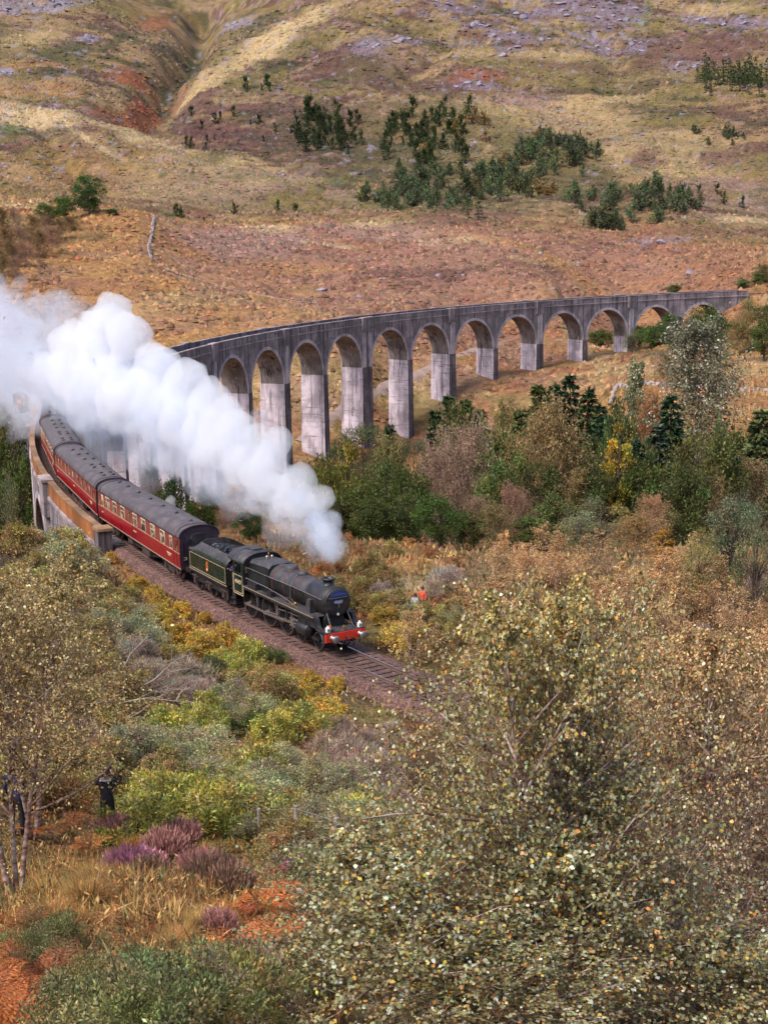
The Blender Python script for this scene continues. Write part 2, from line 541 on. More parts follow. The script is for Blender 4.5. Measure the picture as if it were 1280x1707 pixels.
# right mountain
blob(420, 90, 130, 40, 'tan', .75, ang=35); blob(480, 50, 120, 25, 'pale', .5, ang=28); blob(350, 140, 60, 20, 'tan', .6, ang=30)
blob(400, 45, 35, 12, 'rock', .5, rough=1.1, ang=20)
blob(340, 215, 110, 26, 'heath', .85, ang=-8); blob(420, 230, 90, 20, 'heath', .8); blob(330, 165, 50, 12, 'heath', .7, ang=14)
blob(540, 200, 90, 26, 'dark', .55); blob(560, 90, 70, 24, 'heath', .65, ang=14); blob(600, 120, 60, 22, 'dark', .55)
blob(620, 80, 40, 16, 'rock', .5, rough=1.2)
blob(560, 255, 120, 20, 'heath', .5); blob(480, 300, 90, 14, 'tan', .5); blob(560, 300, 30, 6, 'green', .6); blob(460, 290, 80, 12, 'lav', .5)
blob(760, 140, 100, 22, 'heath', .8, ang=10); blob(800, 130, 50, 10, 'rust', .6); blob(790, 118, 50, 7, 'heath', .8)
blob(900, 190, 160, 30, 'tan', .7, ang=-4); blob(860, 165, 90, 16, 'lav', .6); blob(1000, 165, 90, 12, 'tan', .6); blob(930, 200, 60, 14, 'lav', .5)
blob(1100, 260, 140, 40, 'tan', .6); blob(1200, 300, 90, 20, 'lav', .55); blob(1150, 330, 80, 20, 'heath', .4); blob(1070, 262, 40, 12, 'heath', .7); blob(1200, 262, 50, 12, 'heath', .7)
blob(840, 110, 90, 12, 'olive', .6); blob(930, 110, 90, 12, 'heath', .6, ang=-8); blob(780, 90, 60, 14, 'tan', .5); blob(930, 92, 90, 10, 'tan', .7)
blob(1150, 90, 110, 24, 'heath', .75); blob(1230, 70, 70, 20, 'heath', .7); blob(1080, 70, 60, 16, 'earth', .5); blob(1200, 15, 70, 12, 'tan', .5); blob(1075, 20, 14, 30, 'green', .6, ang=20)
for a in ((760, 14, 55, 14), (860, 70, 50, 12), (920, 22, 70, 16), (1010, 40, 40, 20), (1040, 18, 40, 12), (1180, 30, 40, 12), (1240, 38, 40, 10), (1000, 72, 40, 10), (850, 82, 30, 7), (700, 5, 40, 8), (800, 52, 30, 8), (970, 10, 60, 10), (1140, 102, 30, 8), (790, 140, 40, 6), (680, 68, 20, 6), (1060, 75, 30, 8)):
    blob(*a, 'heath', .8, rough=.8); blob(*a, 'rock', .35, rough=2.4, soft=.25)
blob(660, 330, 100, 20, 'green', .35); blob(880, 250, 90, 26, 'dark', .6); blob(980, 330, 80, 20, 'dark', .5); blob(700, 225, 80, 40, 'dark', .4)
blob(560, 215, 230, 60, 'heath', .65, rough=.9); blob(760, 215, 200, 60, 'olive', .6, rough=.9); blob(700, 260, 160, 40, 'dark', .6, rough=1.0); blob(520, 225, 120, 40, 'dark', .5, rough=1.0); blob(860, 320, 170, 36, 'dark', .45, rough=.9); blob(900, 290, 160, 50, 'olive', .5, rough=.8)
blob(380, 110, 110, 40, 'tan', .6, ang=35); blob(1000, 120, 260, 30, 'olive', .35, rough=.9); blob(950, 300, 100, 40, 'dark', .35, rough=1.0); blob(640, 110, 90, 40, 'heath', .4, rough=1.0)
blob(1180, 350, 120, 30, 'lav', .4, rough=.8)
# moor behind the viaduct
blob(480, 420, 220, 50, 'moor', .8); blob(800, 420, 260, 50, 'moor', .8); blob(1120, 430, 190, 45, 'moor', .75)
blob(700, 440, 420, 60, 'lav', .35, rough=1.0); blob(560, 410, 60, 8, 'pale', .5, rough=1.0); blob(760, 400, 70, 7, 'pale', .45, rough=1.0); blob(900, 440, 80, 8, 'tan', .5, rough=1.0); blob(680, 460, 90, 10, 'heath', .5, rough=1.1); blob(1000, 410, 100, 10, 'heath', .45, rough=1.1); blob(420, 400, 120, 22, 'lav', .6); blob(620, 385, 160, 16, 'lav', .6); blob(740, 372, 110, 10, 'heath', .5); blob(500, 450, 100, 12, 'orange', .5); blob(950, 455, 250, 14, 'orange', .55); blob(450, 380, 60, 6, 'pale', .6)
blob(640, 370, 60, 5, 'pale', .6); blob(1250, 385, 60, 6, 'pale', .8); blob(880, 382, 60, 8, 'olive', .5); blob(1100, 400, 60, 5, 'rock', .35, rough=1.2); blob(820, 445, 180, 8, 'heath', .35)
# field inside the curve
blob(1150, 650, 170, 50, 'orange', .75); blob(1000, 610, 120, 20, 'tan', .55); blob(1200, 720, 80, 40, 'orange', .7); blob(880, 640, 90, 20, 'moor', .5); blob(850, 655, 50, 14, 'rust', .5); blob(1240, 610, 60, 20, 'tan', .5)
blob(700, 690, 120, 40, 'olive', .6); blob(1090, 590, 80, 6, 'dark', .6)
# bracken bank behind the engine
blob(640, 900, 110, 16, 'bracken', .85); blob(620, 940, 120, 22, 'orange', .8); blob(660, 975, 110, 14, 'pale', .7); blob(590, 965, 60, 14, 'orange', .8); blob(450, 895, 60, 14, 'orange', .8)
blob(20, 830, 60, 40, 'orange', .8)
# small scale unevenness of the cover itself
var = 1 + .22 * n5 + .20 * n3 + .16 * fbm(X, Y, 2.2, 2, 171)
speck = smooth(.42, .6, fbm(X, Y, 7, 3, 181)) * far
cc = cc * var[:, None]
cc = mix(cc, 'dark', .6 * speck)
sw = smooth(.5, .62, fbm(X, Y, 9, 3, 191) + .25 * n1) * smooth(620, 900, D)
cc = mix(cc, 'rock', .6 * sw)
# heather and grass lumps on the open land
verts[:, 2] += smooth(250, 420, D) * (.55 * np.abs(n5) + .9 * np.clip(n3, 0, 1))
cc = np.clip(cc, .012, .8)

def mat_ground():
    m, nt, b = mat_new('moorland')
    L = nt.links
    va = node(nt, 'ShaderNodeVertexColor'); va.layer_name = 'Col'
    tc = node(nt, 'ShaderNodeTexCoord')
    na = node(nt, 'ShaderNodeTexNoise'); na.inputs['Scale'].default_value = .55; na.inputs['Detail'].default_value = 6; na.inputs['Roughness'].default_value = .7
    nb = node(nt, 'ShaderNodeTexNoise'); nb.inputs['Scale'].default_value = 5.0; nb.inputs['Detail'].default_value = 4
    L.new(tc.outputs['Object'], na.inputs['Vector']); L.new(tc.outputs['Object'], nb.inputs['Vector'])
    mr = node(nt, 'ShaderNodeMapRange'); mr.inputs['From Min'].default_value = .3; mr.inputs['From Max'].default_value = .7; mr.inputs['To Min'].default_value = .55; mr.inputs['To Max'].default_value = 1.4
    L.new(na.outputs['Fac'], mr.inputs['Value'])
    mr2 = node(nt, 'ShaderNodeMapRange'); mr2.inputs['From Min'].default_value = .3; mr2.inputs['From Max'].default_value = .7; mr2.inputs['To Min'].default_value = .7; mr2.inputs['To Max'].default_value = 1.3
    L.new(nb.outputs['Fac'], mr2.inputs['Value'])
    mu = node(nt, 'ShaderNodeMath', operation='MULTIPLY'); L.new(mr.outputs[0], mu.inputs[0]); L.new(mr2.outputs[0], mu.inputs[1])
    mx = node(nt, 'ShaderNodeVectorMath', operation='SCALE'); L.new(va.outputs['Color'], mx.inputs[0]); L.new(mu.outputs[0], mx.inputs['Scale'])
    L.new(mx.outputs[0], b.inputs['Base Color'])
    b.inputs['Roughness'].default_value = .95; b.inputs['Specular IOR Level'].default_value = .1
    ad = node(nt, 'ShaderNodeMath', operation='MULTIPLY_ADD'); ad.inputs[1].default_value = .2; L.new(nb.outputs['Fac'], ad.inputs[0]); L.new(na.outputs['Fac'], ad.inputs[2])
    bp = node(nt, 'ShaderNodeBump'); bp.inputs['Strength'].default_value = 1.0; bp.inputs['Distance'].default_value = 1.6
    L.new(ad.outputs[0], bp.inputs['Height']); L.new(bp.outputs[0], b.inputs['Normal'])
    return m
M_GROUND = mat_ground()
ground = new_obj('ground', np_mesh('ground', verts, faces, cc, True), None, M_GROUND)
tag(ground, kind='structure')

# ================================================================== concrete viaduct
def mat_concrete(name, base, dark, pale, darkamt, paleamt, lift=True, green=None):
    m, nt, b = mat_new(name)
    L = nt.links
    tc = node(nt, 'ShaderNodeTexCoord')
    def nz(scale, stretch, detail=7, rough=.6):
        mp = node(nt, 'ShaderNodeMapping'); mp.inputs['Scale'].default_value = stretch
        L.new(tc.outputs['Object'], mp.inputs['Vector'])
        n = node(nt, 'ShaderNodeTexNoise'); n.inputs['Scale'].default_value = scale; n.inputs['Detail'].default_value = detail; n.inputs['Roughness'].default_value = rough
        L.new(mp.outputs[0], n.inputs['Vector']); return n
    def ramp(src, a, b_):
        r = node(nt, 'ShaderNodeMapRange'); r.inputs['From Min'].default_value = a; r.inputs['From Max'].default_value = b_
        r.interpolation_type = 'SMOOTHSTEP'
        L.new(src, r.inputs['Value']); return r.outputs[0]
    def mixc(fac, c1, c2):
        x = node(nt, 'ShaderNodeMix', data_type='RGBA'); L.new(fac, x.inputs['Factor'])
        if isinstance(c1, tuple): x.inputs[6].default_value = (*c1, 1)
        else: L.new(c1, x.inputs[6])
        if isinstance(c2, tuple): x.inputs[7].default_value = (*c2, 1)
        else: L.new(c2, x.inputs[7])
        return x.outputs[2]
    big = nz(.35, (1, 1, .8))
    st = nz(1.1, (1, 1, .07), 8, .65)
    st2 = nz(2.3, (1, 1, .06), 6, .7)
    fine = nz(6, (1, 1, 1), 8, .7)
    c = mixc(ramp(big.outputs['Fac'], .35, .65), tuple(x * .62 for x in base), tuple(min(1, x * 1.25) for x in base))
    c = mixc(ramp(st.outputs['Fac'], .62 - darkamt, .80 - darkamt), c, dark)
    if green: c = mixc(ramp(fine.outputs['Fac'], .5, .7), c, green)
    c = mixc(ramp(st2.outputs['Fac'], .78 - paleamt, .86 - paleamt), c, pale)
    hz = nz(1.0, (.22, .22, 3.0), 5, .6)
    if lift:
        lf = node(nt, 'ShaderNodeMath', operation='MULTIPLY'); lf.inputs[1].default_value = .7
        L.new(ramp(hz.outputs['Fac'], .57, .66), lf.inputs[0]); c = mixc(lf.outputs[0], c, dark)
    L.new(c, b.inputs['Base Color'])
    b.inputs['Roughness'].default_value = .9; b.inputs['Specular IOR Level'].default_value = .2
    bp = node(nt, 'ShaderNodeBump'); bp.inputs['Strength'].default_value = .6; bp.inputs['Distance'].default_value = .08
    L.new(fine.outputs['Fac'], bp.inputs['Height']); L.new(bp.outputs[0], b.inputs['Normal'])
    return m
M_FACE = mat_concrete('concrete_weathered_shade_face', (.235, .205, .225), (.085, .070, .082), (.58, .54, .57), .17, .135)  # streaks are weathering, the dark base tone has shade painted in
M_SHAFT = mat_concrete('concrete_stained_shade_shaft', (.150, .130, .142), (.050, .042, .050), (.52, .48, .52), .18, .16)  # stain streaks over a base tone darkened as shade
M_REVEAL = mat_concrete('concrete_sunlit_reveal', (.50, .43, .485), (.15, .12, .14), (.72, .65, .70), .13, .18)  # base tone brightened, sunlight on the reveals put into the colour
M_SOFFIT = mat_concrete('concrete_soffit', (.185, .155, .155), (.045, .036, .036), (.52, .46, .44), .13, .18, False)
M_RING = mat_concrete('concrete_arch_ring', (.36, .32, .35), (.14, .11, .13), (.55, .5, .55), .05, .06, False)
M_COPE = mat_concrete('concrete_coping', (.30, .24, .25), (.12, .08, .08), (.5, .44, .46), .06, .05, False)
M_RUSTWALL = mat_concrete('lichen_parapet', (.30, .11, .035), (.12, .05, .03), (.36, .28, .24), .06, .04, False, green=(.17, .09, .05))

M_RUSTCOPE = mat_concrete('mossy_coping', (.24, .15, .095), (.12, .07, .05), (.40, .33, .27), .04, .05, False, green=(.15, .105, .05))
HW = 2.62           # half width to the spandrel face
Z_CROWN, RA = -2.30, 7.62
Z_SPR = Z_CROWN - RA
Z_TOP = -0.15
vroot = empty('railway_viaduct', tr(ARCH[10], 0, -28))
tag(vroot, 'long curved grey concrete railway viaduct with tall round arches striding across the valley', 'viaduct')
def vpart(name, me, mats):
    o = new_obj(name, me, vroot, mats)
    o.matrix_parent_inverse = Matrix.Translation(-Vector(vroot.location))
    return o
def arcgrid(mb, ss, fn_lo, fn_hi, lat, flip=False):
    """vertical curved sheet at lateral offset lat between two height functions"""
    vs = []
    for s in ss:
        vs.append(tr(s, lat, fn_lo(s))); vs.append(tr(s, lat, fn_hi(s)))
    mb.add(vs, [(2 * i, 2 * i + 2, 2 * i + 3, 2 * i + 1) for i in range(len(ss) - 1)])

NA = 22
for k, c in enumerate(ARCH):
    wl_ = (PIERW[k - 1] if k > 0 else 2.4) / 2
    wr_ = (PIERW[k] if k < 20 else 2.4) / 2
    mb = MB()
    angs = [math.pi * i / NA for i in range(NA + 1)]
    intr = [(c - RA * math.cos(a), Z_SPR + RA * math.sin(a)) for a in angs]
    for sg in (-1, 1):
        lat = sg * HW
        mb.mi = 0
        # left and right solid strips over the pier halves, then the strip above the intrados
        vs, fs = [], []
        pts_ = [(c - RA - wl_, Z_SPR)] + intr + [(c + RA + wr_, Z_SPR)]
        for (s, z) in pts_:
            vs += [tr(s, lat, z), tr(s, lat, Z_TOP)]
        fs = [(2 * i, 2 * i + 2, 2 * i + 3, 2 * i + 1) for i in range(len(pts_) - 1)]
        mb.add(vs, fs)
        # ring of the arch, 60 mm proud
        mb.mi = 1
        lp = sg * (HW + .07)
        vs = []
        for a in angs:
            for rr, ll in ((RA - .02, sg * (HW - .05)), (RA - .02, lp), (RA + .62, lp), (RA + .62, sg * (HW - .02))):
                vs.append(tr(c - rr * math.cos(a), ll, Z_SPR + rr * math.sin(a)))
        fs = []
        for i in range(NA):
            for j in range(3):
                fs.append((4 * i + j, 4 * i + j + 1, 4 * i + 5 + j, 4 * i + 4 + j))
        mb.add(vs, fs)
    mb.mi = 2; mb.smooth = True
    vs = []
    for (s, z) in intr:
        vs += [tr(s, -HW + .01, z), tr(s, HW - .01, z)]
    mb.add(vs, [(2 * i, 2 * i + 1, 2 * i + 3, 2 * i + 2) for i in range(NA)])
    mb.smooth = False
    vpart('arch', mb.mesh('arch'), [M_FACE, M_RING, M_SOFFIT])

def sbox(mb, s0, s1, l0, l1, z0, z1, n=2, ds=0.0, dl=0.0):
    """curved box; ds, dl widen it towards the bottom"""
    vs = []
    for z, e, f in ((z0, ds, dl), (z1, 0, 0)):
        for i in range(n + 1):
            s = (s0 - e) + (s1 - s0 + 2 * e) * i / n
            vs += [tr(s, l0 - f, z), tr(s, l1 + f, z)]
    m = 2 * (n + 1)
    fs = []
    for i in range(n):
        a = 2 * i
        fs += [(a, a + 1, a + 3, a + 2), (m + a, m + a + 2, m + a + 3, m + a + 1), (a, a + 2, m + a + 2, m + a), (a + 1, m + a + 1, m + a + 3, a + 3)]
    fs += [(0, m, m + 1, 1), (2 * n, 2 * n + 1, m + 2 * n + 1, m + 2 * n)]
    mb.add(vs, fs)

for k in range(20):
    sc = (ARCH[k] + RA + ARCH[k + 1] - RA) / 2
    w = PIERW[k]
    x, y, _ = tr(sc)
    zb = gz(x, y) - 1.5
    H = Z_SPR - zb
    mb = MB()
    dsp = H * .008; dlp = H * .008
    hw = w / 2 + .02
    zc_ = Z_SPR - .02
    # shaft: end faces stained and toned dark as shade, long reveals toned pale as sunlit
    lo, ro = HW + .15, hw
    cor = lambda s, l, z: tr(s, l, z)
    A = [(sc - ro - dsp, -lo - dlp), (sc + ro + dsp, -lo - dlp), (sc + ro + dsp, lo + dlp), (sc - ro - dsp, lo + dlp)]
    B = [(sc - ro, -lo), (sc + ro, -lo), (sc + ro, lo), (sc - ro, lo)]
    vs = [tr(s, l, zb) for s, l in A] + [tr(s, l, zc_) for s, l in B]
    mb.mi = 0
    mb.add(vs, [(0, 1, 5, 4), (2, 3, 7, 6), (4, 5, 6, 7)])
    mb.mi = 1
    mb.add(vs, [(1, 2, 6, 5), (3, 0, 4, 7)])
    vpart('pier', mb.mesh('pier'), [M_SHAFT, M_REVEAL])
    if (k + 1) % 2 == 0:
        # pilasters with a stepped head carrying a refuge in the parapet
        for sg in (-1, 1):
            mb = MB()
            wide = (k + 1) in (8, 14)
            strips = [(-w * .30, w * .17), (w * .30, w * .17)] if wide else [(0, w * .27)]
            for off, hwid in strips:
                sbox(mb, sc + off - hwid, sc + off + hwid, *sorted((sg * (HW - .05), sg * (HW + .34))), Z_SPR, -2.1, 1)
            mb.mi = 1
            pw = w * .52
            sbox(mb, sc - pw, sc + pw, *sorted((sg * (HW - .05), sg * (HW + .50))), -2.1, 1.02, 2)
            mb.mi = 2
            sbox(mb, sc - pw - .1, sc + pw + .1, *sorted((sg * (HW - .45), sg * (HW + .62))), 1.02, 1.24, 2)
            vpart('pilaster', mb.mesh('pilaster'), [M_RING, M_FACE, M_COPE])

# abutments
for (a0, a1) in ((S_BEG, ARCH[0] - RA - 1.2), (ARCH[20] + RA + 1.2, S_END)):
    mb = MB()
    sbox(mb, a0, a1, -HW, HW, gz(*tr((a0 + a1) / 2)[:2]) - 7, Z_TOP, 4)
    vpart('abutment', mb.mesh('abutment'), [M_FACE])
# solid deck under the ballast
mb = MB()
sbox(mb, S_BEG, S_END, -HW + .04, HW - .04, Z_CROWN + .3, -.55, 120)
vpart('deck', mb.mesh('deck'), [M_FACE])
# parapets in lengths between refuges
cuts = [S_BEG] + [(ARCH[k] + ARCH[k + 1]) / 2 for k in range(1, 20, 2)] + [S_END]
for sg in (-1, 1):
    for a0, a1 in zip(cuts[:-1], cuts[1:]):
        mb = MB()
        n = 10
        l0, l1 = sorted((sg * (HW - .38), sg * (HW - .003)))
        rust = a0 > 280
        mb.mi = 3 if rust else 0
        sbox(mb, a0 + .01, a1 - .01, l0, l1, Z_TOP - .4, .98, n)
        mb.mi = 1
        l0, l1 = sorted((sg * (HW - .46), sg * (HW + .08)))
        mb.mi = 4 if rust else 1
        sbox(mb, a0 + .01, a1 - .01, l0, l1, .98, 1.12, n)
        mb.mi = 1
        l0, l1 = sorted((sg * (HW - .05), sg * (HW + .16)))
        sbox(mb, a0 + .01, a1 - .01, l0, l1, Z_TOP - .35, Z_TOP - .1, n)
        vpart('parapet', mb.mesh('parapet'), [M_FACE, M_COPE, M_SOFFIT, M_RUSTWALL, M_RUSTCOPE])
# end pillars at the near abutment
for sg in (-1, 1):
    mb = MB()
    l0, l1 = sorted((sg * (HW - .55), sg * (HW + .45)))
    sbox(mb, S_END - .4, S_END + .9, l0, l1, -2.2, 1.15, 1)
    mb.mi = 1
    sbox(mb, S_END - .5, S_END + 1.0, *sorted((sg * (HW - .65), sg * (HW + .55))), 1.15, 1.35, 1)
    vpart('end_pillar', mb.mesh('end_pillar'), [M_SHAFT, M_RUSTCOPE])

# ================================================================== track
def mat_ballast():
    m, nt, b = mat_new('ballast_stone')
    L = nt.links
    tc = node(nt, 'ShaderNodeTexCoord')
    v = node(nt, 'ShaderNodeTexVoronoi'); v.inputs['Scale'].default_value = 11
    L.new(tc.outputs['Object'], v.inputs['Vector'])
    cr = node(nt, 'ShaderNodeValToRGB')
    e = cr.color_ramp.elements
    e[0].color = (.052, .025, .022, 1); e[1].color = (.205, .112, .092, 1); e[1].position = .9
    x = e.new(.5); x.color = (.105, .050, .043, 1)
    sp = node(nt, 'ShaderNodeSeparateColor'); L.new(v.outputs['Color'], sp.inputs[0]); L.new(sp.outputs[0], cr.inputs[0])
    nz = node(nt, 'ShaderNodeTexNoise'); nz.inputs['Scale'].default_value = .6; nz.inputs['Detail'].default_value = 5
    L.new(tc.outputs['Object'], nz.inputs['Vector'])
    mr = node(nt, 'ShaderNodeMapRange'); mr.inputs['From Min'].default_value = .3; mr.inputs['From Max'].default_value = .7; mr.inputs['To Min'].default_value = .7; mr.inputs['To Max'].default_value = 1.25
    L.new(nz.outputs['Fac'], mr.inputs['Value'])
    sc = node(nt, 'ShaderNodeVectorMath', operation='SCALE'); L.new(cr.outputs[0], sc.inputs[0]); L.new(mr.outputs[0], sc.inputs['Scale'])
    L.new(sc.outputs[0], b.inputs['Base Color']); b.inputs['Roughness'].default_value = .9
    bp = node(nt, 'ShaderNodeBump'); bp.inputs['Strength'].default_value = 1; bp.inputs['Distance'].default_value = .06
    L.new(v.outputs['Distance'], bp.inputs['Height']); L.new(bp.outputs[0], b.inputs['Normal'])
    return m
M_BALLAST = mat_ballast()
M_RAIL = mat_simple('rail_steel', (.17, .10, .085), .5, .3, .5, .2, 2)
M_RAILTOP = mat_simple('polished_rail_head', (.55, .50, .50), .25, .9, .5, .1, 2)
M_SLEEPER = mat_simple('creosoted_sleeper', (.085, .055, .05), .85, 0, .3, .35, 4, .3)
S_T0, S_T1 = S_BEG - 60, S_END + 130
mb = MB()
ss = np.linspace(S_T0, S_T1, 420)
vs = []
prof = [(-3.0, -.75), (-2.35, -.42), (-1.7, -.20), (-.75, -.20), (0, -.23), (.75, -.20), (1.7, -.20), (1.95, -.42), (2.35, -.80)]
for s in ss:
    onv = S_BEG < s < S_END
    for i, (l, z) in enumerate(prof):
        if onv: l = max(-2.25, min(2.25, l)); z = max(z, -.42) if abs(l) > 2 else z
        j = .05 * float(noise2(np.array([s * 1.3]), np.array([i * 3.1 + l]), 5)[0])
        vs.append(tr(s, l + j, z + j * .5))
n = len(prof)
mb.smooth = True
mb.add(vs, [(i * n + j, i * n + j + 1, (i + 1) * n + j + 1, (i + 1) * n + j) for i in range(len(ss) - 1) for j in range(n - 1)])
ballast = mb.build('ballast_bed', [M_BALLAST]); tag(ballast, kind='structure')
# rails
for l in (-.7525, .7525):
    mb = MB()
    prof = [(-.07, -.155), (-.07, -.14), (-.012, -.125), (-.012, -.035), (-.035, -.03), (-.035, 0), (.035, 0), (.035, -.03), (.012, -.035), (.012, -.125), (.07, -.14), (.07, -.155)]
    ss2 = np.linspace(S_T0, S_T1, 320)
    vs = [tr(s, l + a, z) for s in ss2 for a, z in prof]
    n = len(prof)
    for i in range(len(ss2) - 1):
        for j in range(n - 1):
            mb.mi = 1 if j == 5 else 0
            mb.f.append([i * n + j, i * n + j + 1, (i + 1) * n + j + 1, (i + 1) * n + j]); mb.m.append(mb.mi); mb.sm.append(False)
    mb.v = vs
    mb.build('rail', [M_RAIL, M_RAILTOP], ballast)
# sleepers, one object each where the photo can show them
mbs = MB(); mbs.box((0, 0, 0), (.26, 2.6, .13))
sl_me = mbs.mesh('sleeper'); sl_me.materials.append(M_SLEEPER)
s = 296.0
while s < 452:
    o = new_obj('sleeper', sl_me, ballast)
    x, y, z = tr(s, 0, -.215)
    o.location = (x, y, z)
    o.rotation_euler = (0, 0, PHI0 + s / RC + math.pi / 2)
    s += .66
# ================================================================== train
def mat_paint(name, c, rough=.35, spec=.5, dust=(.13, .11, .11), amt=.35, scale=2.2):
    """enamel with soot and road dust in patches"""
    m, nt, b = mat_new(name)
    L = nt.links
    tc = node(nt, 'ShaderNodeTexCoord')
    nz = node(nt, 'ShaderNodeTexNoise'); nz.inputs['Scale'].default_value = scale; nz.inputs['Detail'].default_value = 8; nz.inputs['Roughness'].default_value = .65
    L.new(tc.outputs['Object'], nz.inputs['Vector'])
    mr = node(nt, 'ShaderNodeMapRange'); mr.inputs['From Min'].default_value = .42; mr.inputs['From Max'].default_value = .72; mr.inputs['To Max'].default_value = amt
    L.new(nz.outputs['Fac'], mr.inputs['Value'])
    mx = node(nt, 'ShaderNodeMix', data_type='RGBA'); L.new(mr.outputs[0], mx.inputs['Factor']); mx.inputs[6].default_value = (*c, 1); mx.inputs[7].default_value = (*dust, 1)
    L.new(mx.outputs[2], b.inputs['Base Color'])
    r2 = node(nt, 'ShaderNodeMapRange'); r2.inputs['To Min'].default_value = rough * .8; r2.inputs['To Max'].default_value = min(1, rough * 1.7)
    L.new(nz.outputs['Fac'], r2.inputs['Value']); L.new(r2.outputs[0], b.inputs['Roughness'])
    b.inputs['Specular IOR Level'].default_value = spec
    return m
M_BLACK = mat_paint('loco_black', (.012, .012, .016), .38, .5, (.075, .065, .07), .5)
M_SOOT = mat_paint('sooty_top', (.030, .028, .034), .5, .5, (.12, .105, .115), .6)
M_GREEN = mat_paint('dark_green_enamel', (.004, .016, .011), .22, .6, (.045, .05, .05), .4, 1.2)
M_BOILER = mat_paint('boiler_black_green', (.008, .011, .012), .3, .5, (.05, .05, .058), .45, 1.6)
M_RED = mat_paint('buffer_beam_red', (.62, .028, .012), .4, .5, (.35, .05, .04), .3)
M_STEEL = mat_paint('oily_steel', (.34, .30, .30), .35, .5, (.08, .065, .065), .6, 5)
M_STEEL.node_tree.nodes['Principled BSDF'].inputs['Metallic'].default_value = .7
M_LINE = mat_simple('cream_lining', (.55, .45, .30), .5, 0, .4, .1)
M_REDLINE = mat_simple('red_lining', (.11, .025, .022), .5, 0, .4, .1)
M_COAL = mat_simple('coal', (.02, .02, .024), .35, 0, .6, .6, 6, .5)
M_BLUEP = mat_simple('blue_plate', (.018, .030, .115), .35, 0, .5, .25, 6)
M_PALEBLUE = mat_simple('pale_blue_lettering', (.42, .50, .68), .4, 0, .5, .1)
M_WHITE = mat_simple('white_lamp_paint', (.75, .74, .74), .4, 0, .5, .15, 8)
M_ORANGE = mat_simple('orange_emblem', (.70, .17, .02), .4, 0, .5, .15, 9)
M_BRASS = mat_simple('brass', (.45, .27, .10), .3, .8, .5, .2, 6)
M_MAROON = mat_paint('crimson_coach_paint', (.235, .0045, .013), .24, .5, (.25, .03, .03), .35, .9)
M_MAROON2 = mat_paint('dull_upper_coach_paint', (.165, .020, .017), .32, .5, (.22, .085, .065), .75, 1.2)
M_ROOF = mat_paint('grey_coach_roof', (.062, .053, .062), .6, .35, (.15, .13, .145), .7, 1.4)
M_END = mat_paint('coach_end_black', (.018, .010, .022), .45, .4, (.06, .045, .07), .5)
M_UNDER = mat_paint('underframe_grime', (.045, .032, .032), .8, .2, (.12, .085, .08), .7, 3)
M_CREAM = mat_simple('cream_window_frame', (.56, .43, .33), .5, 0, .4, .15, 4)
def mat_pane():
    m, nt, b = mat_new('coach_window_glass')
    L = nt.links
    tc = node(nt, 'ShaderNodeTexCoord')
    v = node(nt, 'ShaderNodeTexVoronoi'); v.inputs['Scale'].default_value = 3.4
    L.new(tc.outputs['Object'], v.inputs['Vector'])
    sp = node(nt, 'ShaderNodeSeparateColor'); L.new(v.outputs['Color'], sp.inputs[0])
    cr = node(nt, 'ShaderNodeValToRGB'); e = cr.color_ramp.elements
    cr.color_ramp.interpolation = 'CONSTANT'
    e[0].color = (.018, .015, .018, 1); e[1].position = .8; e[1].color = (.42, .36, .30, 1)
    x = e.new(.42); x.color = (.085, .05, .04, 1); x = e.new(.62); x.color = (.22, .15, .11, 1)
    L.new(sp.outputs[0], cr.inputs[0]); L.new(cr.outputs[0], b.inputs['Base Color'])
    b.inputs['Roughness'].default_value = .06; b.inputs['Coat Weight'].default_value = .6
    return m
M_PANE = mat_pane()
M_CABDARK = mat_simple('cab_interior', (.02, .018, .018), .7, 0, .3, .3)

def vehicle(name, s, label, cat, group=None):
    x, y, z = tr(s)
    e = empty(name, (x, y, z), PHI0 + s / RC + math.pi / 2)
    return tag(e, label, cat, group)

def text_mesh(name, body, size, mat, parent, M, depth=.006, align='CENTER', shear=0.0):
    cu = bpy.data.curves.new(name, 'FONT')
    cu.body = body; cu.size = size; cu.extrude = depth; cu.align_x = align; cu.align_y = 'CENTER'; cu.offset = size * .012
    ob = bpy.data.objects.new(name, cu)
    col.objects.link(ob)
    dg = bpy.context.evaluated_depsgraph_get()
    me = bpy.data.meshes.new_from_object(ob.evaluated_get(dg))
    bpy.data.objects.remove(ob, do_unlink=True)
    me.name = name
    me.transform(M)
    me.materials.clear(); me.materials.append(mat)
    return new_obj(name, me, parent)

